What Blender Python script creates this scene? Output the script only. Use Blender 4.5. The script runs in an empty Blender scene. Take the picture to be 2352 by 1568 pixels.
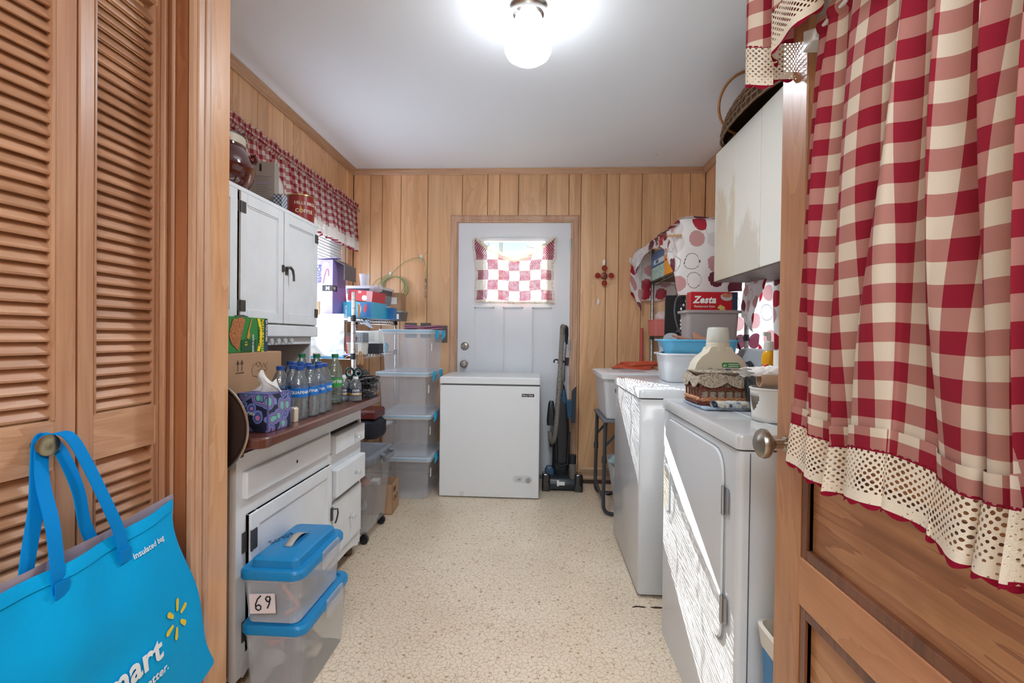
import bpy, bmesh, math, random
from mathutils import Vector, Matrix, noise
random.seed(7)
SC = bpy.context.scene
COL = SC.collection
PI = math.pi
R = math.radians
# ---------------------------------------------------------------- camera, light, exposure
cd = bpy.data.cameras.new('camera'); cam = bpy.data.objects.new('camera', cd); COL.objects.link(cam)
cd.sensor_width = 36; cd.lens = 1110 / 2352 * 36; cd.clip_start = .02
cam.location = (0, 0, 1.11)
cam.rotation_euler = (Matrix.Rotation(R(3.1), 3, 'Z') @ Matrix.Rotation(PI / 2 - R(.55), 3, 'X') @ Matrix.Rotation(R(.7), 3, 'Z')).to_euler()
SC.camera = cam
SC.view_settings.view_transform = 'Standard'; SC.view_settings.look = 'None'
SC.view_settings.gamma = 1; SC.view_settings.use_curve_mapping = False
SC.view_settings.exposure = 0.28
w = bpy.data.worlds.new('sky'); SC.world = w; w.use_nodes = True
w.node_tree.nodes['Background'].inputs[0].default_value = (.52, .76, .92, 1)
w.node_tree.nodes['Background'].inputs[1].default_value = 1.05
def light(name, kind, loc, energy, color=(1, 1, 1), size=.2, sy=None, direction=None, **kw):
    l = bpy.data.lights.new(name, kind); l.energy = energy; l.color = color
    if kind == 'AREA':
        l.size = size
        if sy: l.shape = 'RECTANGLE'; l.size_y = sy
    elif kind == 'POINT': l.shadow_soft_size = size
    elif kind == 'SUN': l.angle = size
    o = bpy.data.objects.new(name, l); COL.objects.link(o); o.location = loc
    if direction: o.rotation_euler = Vector(direction).to_track_quat('-Z', 'Y').to_euler()
    return o
light('sun', 'SUN', (0, 0, 5), 46, (1, .98, .95), R(.13), direction=(.335, -1, -.535))
light('window_daylight', 'AREA', (-1.500, 2.95, 1.52), 15, (.78, .89, 1), 1.0, 1.1, direction=(1, 0, .4))
light('window_daylight', 'AREA', (1.42, 3.02, 1.35), 7, (.78, .89, 1), .85, .85, direction=(-1, 0, 0))
light('hall_fill_light', 'AREA', (-.1, -.9, 2.36), 60, (.80, .91, 1), 1.1, 1.6, direction=(0, .15, -1))  # added fill behind the camera, out of view, to brighten the foreground
light('lamp_bulb', 'POINT', (-.055, 1.95, 2.26), 8.5, (.90, .95, 1), .045)
light('lamp_glow', 'AREA', (-.055, 1.95, 2.192), 11.5, (.84, .93, 1), .17, direction=(0, 0, -1)).data.shape = 'DISK'
SC.cycles.max_bounces = 10; SC.cycles.transparent_max_bounces = 24; SC.cycles.transmission_bounces = 8
SC.cycles.sample_clamp_indirect = 6; SC.cycles.caustics_refractive = False; SC.cycles.caustics_reflective = False
SC.cycles.use_denoising = True

# ---------------------------------------------------------------- materials
def lin(c):
    return tuple(((v / 255) / 12.92 if v / 255 <= .04045 else ((v / 255 + .055) / 1.055) ** 2.4) for v in c) + (1,)
class NT:
    def __init__(s, m): s.t = m.node_tree; s.n = s.t.nodes
    def a(s, kind, **kw):
        nd = s.n.new('ShaderNode' + kind)
        for k, v in kw.items():
            if k[0] == 'i' and k[1:].isdigit(): nd.inputs[int(k[1:])].default_value = v
            else: setattr(nd, k, v)
        return nd
    def l(s, o, i): s.t.links.new(o, i)
    def math(s, op, x, y=None, z=None):
        nd = s.a('Math', operation=op)
        for k, v in enumerate((x, y, z)):
            if v is None: continue
            if hasattr(v, 'links'): s.l(v, nd.inputs[k])
            else: nd.inputs[k].default_value = v
        return nd.outputs[0]
    def mix(s, f, a, b):
        nd = s.a('MixRGB')
        for k, v in enumerate((f, a, b)):
            if hasattr(v, 'links'): s.l(v, nd.inputs[k])
            else: nd.inputs[k].default_value = v
        return nd.outputs[0]
    def ramp(s, f, stops, const=False):
        nd = s.a('ValToRGB'); e = nd.color_ramp.elements
        if const: nd.color_ramp.interpolation = 'CONSTANT'
        e[0].position, e[0].color = stops[0]; e[1].position, e[1].color = stops[1]
        for p, c in stops[2:]: q = e.new(p); q.color = c
        s.l(f, nd.inputs[0]); return nd.outputs[0]
MATS = {}
def newmat(name):
    m = bpy.data.materials.new(name); m.use_nodes = True; MATS[name] = m
    t = NT(m); return m, t, t.n['Principled BSDF']
def mat(name, c, rough=.5, metal=0, spec=.5, bump=0, bs=200, var=0, vs=6, alpha=1, trans=0, ior=1.45, emit=0, coat=0, sheen=0, transl=0):
    if name in MATS: return MATS[name]
    m, t, p = newmat(name); c = lin(c)
    p.inputs['Base Color'].default_value = c; p.inputs['Roughness'].default_value = rough
    p.inputs['Metallic'].default_value = metal; p.inputs['Specular IOR Level'].default_value = spec
    p.inputs['Alpha'].default_value = alpha; p.inputs['Transmission Weight'].default_value = trans
    p.inputs['IOR'].default_value = ior; p.inputs['Coat Weight'].default_value = coat; p.inputs['Sheen Weight'].default_value = sheen
    if emit: p.inputs['Emission Color'].default_value = c; p.inputs['Emission Strength'].default_value = emit
    tc = t.a('TexCoord')
    if var:
        nz = t.a('TexNoise'); nz.inputs['Scale'].default_value = vs; nz.inputs['Detail'].default_value = 5
        t.l(tc.outputs['Object'], nz.inputs['Vector'])
        d = tuple(x * (1 - var) for x in c[:3]) + (1,); u = tuple(min(1, x * (1 + var * .6)) for x in c[:3]) + (1,)
        t.l(t.ramp(nz.outputs[0], [(.3, d), (.7, u)]), p.inputs['Base Color'])
    if bump:
        nz = t.a('TexNoise'); nz.inputs['Scale'].default_value = bs; nz.inputs['Detail'].default_value = 3
        t.l(tc.outputs['Object'], nz.inputs['Vector'])
        b = t.a('Bump'); b.inputs['Strength'].default_value = bump; b.inputs['Distance'].default_value = .002
        t.l(nz.outputs[0], b.inputs['Height']); t.l(b.outputs[0], p.inputs['Normal'])
    if transl:
        tr = t.a('BsdfTranslucent'); tr.inputs[0].default_value = c; mx = t.a('MixShader'); mx.inputs[0].default_value = transl
        t.l(p.outputs[0], mx.inputs[1]); t.l(tr.outputs[0], mx.inputs[2]); t.l(mx.outputs[0], t.n['Material Output'].inputs[0])
    return m
def clear(name, tint, body=.10, rough=.04):
    m, t, p = newmat(name); t.n.remove(p); fr = t.a('Fresnel'); fr.inputs[0].default_value = 1.5
    tc = t.a('TexCoord'); nn = t.a('TexNoise'); nn.inputs['Scale'].default_value = 90; t.l(tc.outputs['Object'], nn.inputs['Vector'])
    bp = t.a('Bump'); bp.inputs['Strength'].default_value = .5; bp.inputs['Distance'].default_value = .004; t.l(nn.outputs[0], bp.inputs['Height'])
    tr = t.a('BsdfTransparent'); tr.inputs[0].default_value = lin(tint); df = t.a('BsdfDiffuse'); df.inputs[0].default_value = lin(tint)
    gl = t.a('BsdfGlossy'); gl.inputs['Roughness'].default_value = rough; t.l(bp.outputs[0], gl.inputs['Normal']); t.l(bp.outputs[0], fr.inputs['Normal'])
    m1 = t.a('MixShader'); m1.inputs[0].default_value = body; t.l(tr.outputs[0], m1.inputs[1]); t.l(df.outputs[0], m1.inputs[2])
    m2 = t.a('MixShader'); t.l(t.math('MINIMUM', t.math('ADD', t.math('MULTIPLY', fr.outputs[0], 1.4), .05), .8), m2.inputs[0]); t.l(m1.outputs[0], m2.inputs[1]); t.l(gl.outputs[0], m2.inputs[2])
    t.l(m2.outputs[0], t.n['Material Output'].inputs[0]); return m
def wood(name, c1, c2, c3=None, axis='Z', scale=1, rough=.38, contrast=1, streak=.5, coat=0, knots=0):
    """grain stretched along an axis; each object gets its own offset"""
    m, t, p = newmat(name)
    tc = t.a('TexCoord'); oi = t.a('ObjectInfo')
    off = t.a('CombineXYZ'); t.l(t.math('MULTIPLY', oi.outputs['Random'], 37.), off.inputs[0]); t.l(t.math('MULTIPLY', oi.outputs['Random'], 11.), off.inputs[1]); t.l(t.math('MULTIPLY', oi.outputs['Random'], 53.), off.inputs[2])
    ad = t.a('VectorMath', operation='ADD'); t.l(tc.outputs['Object'], ad.inputs[0]); t.l(off.outputs[0], ad.inputs[1])
    mp = t.a('Mapping'); s = [7 * scale] * 3; s['XYZ'.index(axis)] = .8 * scale; mp.inputs['Scale'].default_value = s
    t.l(ad.outputs[0], mp.inputs[0])
    n1 = t.a('TexNoise'); n1.inputs['Scale'].default_value = 1; n1.inputs['Detail'].default_value = 6; n1.inputs['Distortion'].default_value = 1.2
    t.l(mp.outputs[0], n1.inputs['Vector'])
    mp2 = t.a('Mapping'); s = [120 * scale] * 3; s['XYZ'.index(axis)] = 3 * scale; mp2.inputs['Scale'].default_value = s
    t.l(ad.outputs[0], mp2.inputs[0])
    n2 = t.a('TexNoise'); n2.inputs['Scale'].default_value = 1; n2.inputs['Detail'].default_value = 2
    t.l(mp2.outputs[0], n2.inputs['Vector'])
    # cathedral bands
    bands = t.math('FRACT', t.math('MULTIPLY', n1.outputs[0], 7.))
    f = t.math('ADD', t.math('MULTIPLY', n1.outputs[0], 1 - .2), t.math('MULTIPLY', bands, .2 * contrast))
    f = t.math('ADD', f, t.math('MULTIPLY', t.math('SUBTRACT', n2.outputs[0], .5), .5 * streak))
    stops = [(.32, lin(c2)), (.62, lin(c1))]
    if c3: stops.append((.78, lin(c3)))
    col = t.ramp(f, stops)
    # object to object tone
    tone = t.math('ADD', t.math('MULTIPLY', oi.outputs['Random'], .18), .91)
    hs = t.a('HueSaturation'); t.l(col, hs.inputs['Color']); t.l(tone, hs.inputs['Value'])
    t.l(hs.outputs[0], p.inputs['Base Color'])
    p.inputs['Roughness'].default_value = rough; p.inputs['Coat Weight'].default_value = coat; p.inputs['Coat Roughness'].default_value = .25
    b = t.a('Bump'); b.inputs['Strength'].default_value = .15; b.inputs['Distance'].default_value = .001
    t.l(n2.outputs[0], b.inputs['Height']); t.l(b.outputs[0], p.inputs['Normal'])
    return m
def gingham(name, red, cream, size, transl=.15):
    m, t, p = newmat(name)
    uv = t.a('UVMap'); sp = t.a('SeparateXYZ'); t.l(uv.outputs[0], sp.inputs[0])
    k = .5 / size
    a = t.math('LESS_THAN', t.math('FRACT', t.math('MULTIPLY', sp.outputs[0], k)), .5)
    b = t.math('LESS_THAN', t.math('FRACT', t.math('MULTIPLY', sp.outputs[1], k)), .5)
    f = t.math('MULTIPLY', t.math('ADD', a, b), .5)
    w1 = t.a('TexNoise'); w1.inputs['Scale'].default_value = 900; t.l(uv.outputs[0], w1.inputs['Vector'])
    mid = tuple((x * .60 + y * .40) for x, y in zip(lin(red), lin(cream)))
    mid = tuple(x * y for x, y in zip(mid, (1, .8, .8, 1)))
    c = t.ramp(f, [(0, lin(cream)), (.3, mid), (.8, lin(red))], True)
    c = t.mix(t.math('MULTIPLY', w1.outputs[0], .22), c, (.25, .08, .08, 1))
    t.l(c, p.inputs['Base Color']); p.inputs['Roughness'].default_value = .9; p.inputs['Specular IOR Level'].default_value = .15
    tr = t.a('BsdfTranslucent'); t.l(c, tr.inputs[0]); mx = t.a('MixShader'); mx.inputs[0].default_value = transl
    t.l(p.outputs[0], mx.inputs[1]); t.l(tr.outputs[0], mx.inputs[2]); t.l(mx.outputs[0], t.n['Material Output'].inputs[0])
    return m
def lace(name, c, cell, thr, edge=None, v0=None, v1=None, transl=.25, diag=True, vsolid=None):
    """openwork knit: a lattice of holes in UV metres; edge colour below v0 / above v1"""
    m, t, p = newmat(name)
    uv = t.a('UVMap'); sp = t.a('SeparateXYZ'); t.l(uv.outputs[0], sp.inputs[0])
    U, V = sp.outputs[0], sp.outputs[1]
    k = PI / cell
    if diag:
        a = t.math('SINE', t.math('MULTIPLY', t.math('ADD', U, V), k)); b = t.math('SINE', t.math('MULTIPLY', t.math('SUBTRACT', U, V), k))
    else:
        a = t.math('SINE', t.math('MULTIPLY', U, k)); b = t.math('SINE', t.math('MULTIPLY', V, k))
    nz = t.a('TexNoise'); nz.inputs['Scale'].default_value = .35 / cell; t.l(uv.outputs[0], nz.inputs['Vector'])
    h = t.math('MULTIPLY', a, b)
    if diag: h = t.math('ABSOLUTE', h)
    h = t.math('ADD', h, t.math('MULTIPLY', t.math('SUBTRACT', nz.outputs[0], .5), .9))
    solid = t.math('LESS_THAN', h, thr)
    if vsolid: solid = t.math('MAXIMUM', solid, t.math('MULTIPLY', t.math('GREATER_THAN', V, vsolid), t.math('LESS_THAN', h, .95)))
    col = lin(c)
    if edge:
        e = t.math('GREATER_THAN', V, v0) if v0 is not None else t.math('LESS_THAN', V, v1)
        if v0 is not None and v1 is not None: e = t.math('MAXIMUM', e, t.math('LESS_THAN', V, v1))
        colo = t.mix(e, col, lin(edge)); t.l(colo, p.inputs['Base Color'])
        if v0 is not None: solid = t.math('MAXIMUM', solid, t.math('GREATER_THAN', V, v0))
    else: p.inputs['Base Color'].default_value = col
    p.inputs['Roughness'].default_value = .95; p.inputs['Specular IOR Level'].default_value = .1
    n3 = t.a('TexNoise'); n3.inputs['Scale'].default_value = 700; t.l(uv.outputs[0], n3.inputs['Vector'])
    bp = t.a('Bump'); bp.inputs['Strength'].default_value = .6; bp.inputs['Distance'].default_value = .002; t.l(n3.outputs[0], bp.inputs['Height']); t.l(bp.outputs[0], p.inputs['Normal'])
    tr = t.a('BsdfTranslucent'); 
    if edge: t.l(colo, tr.inputs[0])
    else: tr.inputs[0].default_value = col
    mx = t.a('MixShader'); mx.inputs[0].default_value = transl
    t.l(p.outputs[0], mx.inputs[1]); t.l(tr.outputs[0], mx.inputs[2])
    tp = t.a('BsdfTransparent'); m2 = t.a('MixShader'); t.l(solid, m2.inputs[0]); t.l(tp.outputs[0], m2.inputs[1]); t.l(mx.outputs[0], m2.inputs[2])
    t.l(m2.outputs[0], t.n['Material Output'].inputs[0])
    return m

# ---------------------------------------------------------------- mesh helpers
class MB:
    def __init__(s): s.v = []; s.f = []; s.uv = {}; s.mi = {}; s.m = 0; s.smooth = False
    def _add(s, vs, fs):
        o = len(s.v); s.v += [Vector(x) for x in vs]
        for f in fs:
            if s.m: s.mi[len(s.f)] = s.m
            s.f.append(tuple(o + i for i in f))
        return s
    def box(s, x0, x1, y0, y1, z0, z1):
        return s._add([(x, y, z) for x in (x0, x1) for y in (y0, y1) for z in (z0, z1)],
            [(0, 1, 3, 2), (4, 6, 7, 5), (0, 4, 5, 1), (2, 3, 7, 6), (0, 2, 6, 4), (1, 5, 7, 3)])
    def cbox(s, c, d): 
        return s.box(c[0] - d[0] / 2, c[0] + d[0] / 2, c[1] - d[1] / 2, c[1] + d[1] / 2, c[2] - d[2] / 2, c[2] + d[2] / 2)
    def obox(s, c, ax, ay, az, d):
        """oriented box: centre, three unit axes, sizes"""
        c = Vector(c); ax, ay, az = [Vector(a).normalized() for a in (ax, ay, az)]
        vs = [c + ax * (i * d[0] / 2) + ay * (j * d[1] / 2) + az * (k * d[2] / 2) for i in (-1, 1) for j in (-1, 1) for k in (-1, 1)]
        return s._add(vs, [(0, 1, 3, 2), (4, 6, 7, 5), (0, 4, 5, 1), (2, 3, 7, 6), (0, 2, 6, 4), (1, 5, 7, 3)])
    def prism(s, poly, fn, a, b):
        """poly of 2-D points, fn(p, h) -> 3-D"""
        n = len(poly); vs = [fn(p, a) for p in poly] + [fn(p, b) for p in poly]
        return s._add(vs, [tuple(range(n))[::-1], tuple(range(n, 2 * n))] + [(i, (i + 1) % n, n + (i + 1) % n, n + i) for i in range(n)])
    def rings(s, rs, cap=True, close=False):
        n = len(rs[0]); vs = [p for r in rs for p in r]; fs = []
        K = len(rs); 
        for k in range(K if close else K - 1):
            for i in range(n):
                j = (i + 1) % n; a = k * n; b = ((k + 1) % K) * n
                fs.append((a + i, a + j, b + j, b + i))
        if cap and not close: fs += [tuple(range(n))[::-1], tuple(range((K - 1) * n, K * n))]
        return s._add(vs, fs)
    def tube(s, pts, r, n=8, close=False):
        pts = [Vector(p) for p in pts]; rs = []; K = len(pts)
        rr = r if isinstance(r, (list, tuple)) else [r] * K
        up = None
        for k, p in enumerate(pts):
            d = (pts[(k + 1) % K] - pts[k - 1]) if close else (pts[min(k + 1, K - 1)] - pts[max(k - 1, 0)])
            if d.length < 1e-9: d = Vector((0, 0, 1))
            d.normalize()
            if up is None:
                up = Vector((0, 0, 1)) if abs(d.z) < .9 else Vector((1, 0, 0))
            a = up - d * up.dot(d)
            if a.length < 1e-6: a = d.orthogonal()
            a.normalize(); up = a; b = d.cross(a)
            rs.append([p + (a * math.cos(2 * PI * i / n) + b * math.sin(2 * PI * i / n)) * rr[k] for i in range(n)])
        s.smooth = True
        return s.rings(rs, not close, close)
    def lathe(s, prof, c=(0, 0, 0), n=20, axis='z', cap=True, fn=None):
        c = Vector(c); rs = []
        for r, h in prof:
            ring = []
            for i in range(n):
                a = 2 * PI * i / n; q = r if fn is None else r * fn(a, h)
                x, y = q * math.cos(a), q * math.sin(a)
                ring.append(c + Vector({'z': (x, y, h), 'x': (h, x, y), '-x': (-h, -x, y), 'y': (-x, h, y), '-y': (x, -h, y)}[axis]))
            rs.append(ring)
        s.smooth = True
        return s.rings(rs, cap)
    def rrect(s, secs, c=(0, 0, 0), n=4, cap=True):
        """loft of rounded rectangles: (z, half x, half y, radius[, dx, dy])"""
        c = Vector(c); rs = []
        for q in secs:
            z, hx, hy, r = q[:4]; dx, dy = q[4:6] if len(q) > 4 else (0, 0); r = min(r, hx * .999, hy * .999); ring = []
            for sx, sy, a0 in ((1, 1, 0), (-1, 1, PI / 2), (-1, -1, PI), (1, -1, 1.5 * PI)):
                for i in range(n + 1):
                    a = a0 + PI / 2 * i / n
                    ring.append(c + Vector((dx + sx * (hx - r) + r * math.cos(a), dy + sy * (hy - r) + r * math.sin(a), z)))
            rs.append(ring)
        return s.rings(rs, cap)
    def grid(s, fn, nu, nv, uv=None):
        vs = []; o = len(s.v)
        for j in range(nv + 1):
            for i in range(nu + 1):
                u, v = i / nu, j / nv; vs.append(fn(u, v))
                if uv: s.uv[o + len(vs) - 1] = uv(u, v)
        s.smooth = True
        return s._add(vs, [(j * (nu + 1) + i, j * (nu + 1) + i + 1, (j + 1) * (nu + 1) + i + 1, (j + 1) * (nu + 1) + i) for j in range(nv) for i in range(nu)])
    def ball(s, c, r, n=10, m=7):
        r = r if hasattr(r, '__len__') else (r, r, r); c = Vector(c)
        rs = [[c + Vector((r[0] * math.sin(PI * (k + .02) / (m + .04)) * math.cos(2 * PI * i / n), r[1] * math.sin(PI * (k + .02) / (m + .04)) * math.sin(2 * PI * i / n), -r[2] * math.cos(PI * (k + .02) / (m + .04)))) for i in range(n)] for k in range(m + 1)]
        s.smooth = True
        return s.rings(rs)
    def xf(s, M, start=0):
        for k in range(start, len(s.v)): s.v[k] = M @ s.v[k]
        return s
    def build(s, name, m, parent=None, world=False, bevel=0, smooth=None, solid=0, weld=False):
        me = bpy.data.meshes.new(name)
        vs = s.v
        if world and parent is not None:
            inv = INV[parent.name]; vs = [inv @ v for v in vs]
        me.from_pydata([tuple(v) for v in vs], [], s.f)
        ms = m if isinstance(m, (list, tuple)) else [m]
        for q in ms: me.materials.append(q)
        for k, i in s.mi.items(): me.polygons[k].material_index = i
        if s.uv:
            L = me.uv_layers.new(name='UVMap')
            for lp in me.loops: L.data[lp.index].uv = s.uv.get(lp.vertex_index, (0, 0))
        bm = bmesh.new(); bm.from_mesh(me)
        if weld: bmesh.ops.remove_doubles(bm, verts=bm.verts, dist=1e-5)
        if not s.uv: bmesh.ops.recalc_face_normals(bm, faces=bm.faces)
        bm.to_mesh(me); bm.free()
        if s.smooth if smooth is None else smooth:
            me.polygons.foreach_set('use_smooth', [True] * len(me.polygons))
            try: me.set_sharp_from_angle(angle=R(38))
            except Exception: pass
        o = bpy.data.objects.new(name, me); COL.objects.link(o)
        if parent is not None:
            o.parent = parent
            if parent.name in INV: INV[o.name] = INV[parent.name]
        else: INV[o.name] = Matrix.Identity(4)
        if solid:
            q = o.modifiers.new('solidify', 'SOLIDIFY'); q.thickness = solid; q.offset = 0
        if bevel:
            q = o.modifiers.new('bevel', 'BEVEL'); q.width = bevel; q.segments = 2; q.limit_method = 'ANGLE'; q.angle_limit = R(40)
        return o
INV = {}
def thing(name, label, cat, loc=(0, 0, 0), rz=0, group=None, rot=None):
    o = bpy.data.objects.new(name, None); COL.objects.link(o); o.empty_display_size = .05
    o.location = loc; o.rotation_euler = rot or (0, 0, rz)
    o['label'] = label; o['category'] = cat
    if group: o['group'] = group
    M = Matrix.Translation(Vector(loc)) @ (Matrix.Rotation(rz, 4, 'Z') if not rot else o.rotation_euler.to_matrix().to_4x4())
    INV[o.name] = M.inverted()
    return o
def tag(o, label, cat, group=None):
    o['label'] = label; o['category'] = cat
    if group: o['group'] = group
    return o
def struct(name, label=None):
    o = bpy.data.objects.new(name, None); COL.objects.link(o); o.empty_display_size = .05; INV[o.name] = Matrix.Identity(4)
    o['kind'] = 'structure'
    if label: o['label'] = label
    return o
def S(o, label=None):
    o['kind'] = 'structure'
    if label: o['label'] = label
    return o
def copy_tree(o, parent=None, loc=None, rz=None, label=None):
    c = o.copy(); COL.objects.link(c); c.parent = parent
    if loc is not None: c.location = loc
    if rz is not None: c.rotation_euler = (0, 0, rz)
    if label: c['label'] = label
    for ch in list(o.children): copy_tree(ch, c)
    return c
def text(body, loc, xd, up, size, m, parent, align='LEFT', bold=0, name='lettering', squash=1, ext=.0004, world=False, shear=0):
    cu = bpy.data.curves.new('lettering', 'FONT'); cu.body = body; cu.size = size; cu.align_x = align; cu.offset = bold * size
    cu.extrude = ext; cu.space_character = 1 + bold * 2; cu.shear = shear; cu.resolution_u = 3
    ob = bpy.data.objects.new('lettering_source', cu); COL.objects.link(ob)
    me = bpy.data.meshes.new_from_object(ob.evaluated_get(bpy.context.evaluated_depsgraph_get()))
    bpy.data.objects.remove(ob); 
    X = Vector(xd).normalized(); U = Vector(up); U = (U - X * U.dot(X)).normalized(); N = X.cross(U)
    M = Matrix((X * squash, U, N)).transposed().to_4x4(); M.translation = Vector(loc)
    if world: M = INV[parent.name] @ M
    me.transform(M); me.materials.clear(); me.materials.append(m)
    o = bpy.data.objects.new(name, me); COL.objects.link(o); o.parent = parent
    return o
def arc(c, r, a0, a1, n, plane='xz'):
    out = []
    for i in range(n + 1):
        a = a0 + (a1 - a0) * i / n; p, q = r * math.cos(a), r * math.sin(a)
        out.append(Vector(c) + Vector({'xz': (p, 0, q), 'yz': (0, p, q), 'xy': (p, q, 0)}[plane]))
    return out
def nz(x, y=0, z=0): return noise.noise(Vector((x, y, z)))

WHITE = mat('white_enamel', (226, 228, 228), .25, spec=.5, coat=.2)
CHROME = mat('chrome', (200, 200, 202), .18, 1)
BLACK = mat('black_plastic', (26, 28, 32), .35)
PAPERW = mat('white_paper', (235, 235, 232), .8)
INK = mat('black_ink', (22, 22, 26), .7)
BOARD = mat('cardboard', (178, 142, 110), .85, var=.08, bump=.1)
# ---------------------------------------------------------------- the room shell
PANEL = wood('plywood_panelling', (236, 190, 144), (208, 158, 114), (242, 204, 162), 'Z', .55, .34, .8, .35, .15)
CROWN = wood('crown_oak', (204, 168, 138), (178, 140, 108), None, 'X', 1.2, .45, .5, .8)
CROWNY = wood('crown_oak_side', (204, 168, 138), (178, 140, 108), None, 'Y', 1.2, .45, .5, .8)
CASING = wood('casing_oak', (214, 178, 150), (190, 148, 118), None, 'Z', 1.3, .42, .6, .8)
CEILM = mat('ceiling_paint', (238, 244, 252), .8, bump=.05, bs=40)
PLAIN = mat('hall_wall_paint', (214, 204, 188), .8)
def floor_mat():
    m, t, p = newmat('crackle_vinyl')
    tc = t.a('TexCoord'); v = tc.outputs['Object']
    dn = t.a('TexNoise'); dn.inputs['Scale'].default_value = 60; dn.inputs['Detail'].default_value = 2; t.l(v, dn.inputs['Vector'])
    vm = t.a('VectorMath', operation='SCALE'); t.l(dn.outputs['Color'], vm.inputs[0]); vm.inputs['Scale'].default_value = .012
    va = t.a('VectorMath', operation='ADD'); t.l(v, va.inputs[0]); t.l(vm.outputs[0], va.inputs[1])
    vo = t.a('TexVoronoi', feature='DISTANCE_TO_EDGE'); vo.inputs['Scale'].default_value = 54; t.l(va.outputs[0], vo.inputs['Vector'])
    crack = t.ramp(vo.outputs['Distance'], [(.03, (1, 1, 1, 1)), (.085, (0, 0, 0, 1))])
    wn = t.a('TexNoise'); wn.inputs['Scale'].default_value = 90; t.l(v, wn.inputs['Vector'])
    crack = t.math('MULTIPLY', crack, t.ramp(wn.outputs[0], [(.34, (.15, .15, .15, 1)), (.6, (1, 1, 1, 1))]))
    fl = t.a('TexVoronoi'); fl.inputs['Scale'].default_value = 36; t.l(va.outputs[0], fl.inputs['Vector'])
    fs = t.a('SeparateColor'); t.l(fl.outputs['Color'], fs.inputs[0])
    fleck = t.math('MULTIPLY', t.math('LESS_THAN', fl.outputs['Distance'], t.math('ADD', .12, t.math('MULTIPLY', fs.outputs[2], .22))), t.math('GREATER_THAN', fs.outputs[0], .66))
    bn = t.a('TexNoise'); bn.inputs['Scale'].default_value = 2.4; bn.inputs['Detail'].default_value = 4; t.l(v, bn.inputs['Vector'])
    base = t.ramp(bn.outputs[0], [(.3, lin((216, 196, 172))), (.7, lin((228, 211, 188)))])
    c = t.mix(t.math('MULTIPLY', crack, .7), base, lin((150, 120, 92)))
    c = t.mix(t.math('MULTIPLY', fleck, .85), c, lin((164, 130, 88)))
    t.l(c, p.inputs['Base Color']); p.inputs['Roughness'].default_value = .33; p.inputs['Coat Weight'].default_value = .15
    b = t.a('Bump'); b.inputs['Strength'].default_value = .2; b.inputs['Distance'].default_value = .001; b.invert = True; t.l(crack, b.inputs['Height']); t.l(b.outputs[0], p.inputs['Normal'])
    return m
FLOORM = floor_mat()
fl = struct('floor', 'beige crackle vinyl floor')
MB().box(-1.56, 1.4, -3.0, 2.021, -.04, 0).build('vinyl_sheet', FLOORM, fl)
MB().box(-1.56, 1.4, 2.0235, 3.95, -.04, -.001).build('vinyl_sheet', FLOORM, fl)
b = MB()
b.prism([(.40, 2.006), (.425, 2.012), (.445, 2.008), (.46, 2.011), (.452, 2.019), (.42, 2.022), (.405, 2.014)], lambda p, h: (p[0], p[1], h), .0003, .0009)
b.prism([(.475, 2.012), (.50, 2.007), (.54, 2.010), (.54, 2.018), (.50, 2.022), (.482, 2.018)], lambda p, h: (p[0], p[1], h), .0003, .0009)
b.build('torn_seam', mat('torn_backing', (60, 42, 30), .9), fl)
ce = S(MB().box(-1.56, 1.4, -3.0, 3.95, 2.435, 2.5).build('ceiling', CEILM), 'smooth white painted ceiling')

def planks(wall, fn, edges, z0, z1, holes=()):
    """vertical boards with chamfered edges; fn(a, depth, z) -> world point"""
    for a, b_ in zip(edges[:-1], edges[1:]):
        cuts = sorted({a, b_} | {h for H in holes for h in H[:2] if a < h < b_})
        for p, q in zip(cuts[:-1], cuts[1:]):
            if q - p < .004: continue
            zz = [(z0, z1)]
            for H in holes:
                if p >= H[0] - 1e-6 and q <= H[1] + 1e-6:
                    zz = [(z0, H[2])] if H[2] > z0 + .01 else []
                    if H[3] < z1 - .01: zz.append((H[3], z1))
            e0 = .0016 if p == a else 0; e1 = .0016 if q == b_ else 0; t = .010
            for u, v in zz:
                m = MB(); m.prism([(p + e0, 0), (q - e1, 0), (q - e1, t - (.003 if e1 else 0)), (q - e1 - (.0025 if e1 else 0), t), (p + e0 + (.0025 if e0 else 0), t), (p + e0, t - (.003 if e0 else 0))],
                    lambda P, h: fn(P[0], P[1], h), u, v)
                m.build('plank', PANEL, wall)
DARKG = mat('groove_shadow', (70, 44, 28), .9)
# back wall: inner face of the boards at Y = 3.83
wb = struct('wall_back', 'orange wood plank panelling of the far wall')
DX0, DX1, DZ = -.668, .272, 2.022      # door rough opening
b = MB(); b.box(-1.6, DX0, 3.84, 3.95, 0, 2.5).box(DX1, 1.4, 3.84, 3.95, 0, 2.5).box(DX0, DX1, 3.84, 3.95, DZ, 2.5).build('backing', DARKG, wb)
planks(wb, lambda a, d, z: (a, 3.84 - d, z), [-1.5, -1.361, -1.265, -1.113, -.894, -.617, -.415, -.318, -.17, .054, .228, .323, .523, .621, .796, 1.016, 1.166, 1.28], .0, 2.434, [(DX0, DX1, 0, DZ)])
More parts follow.
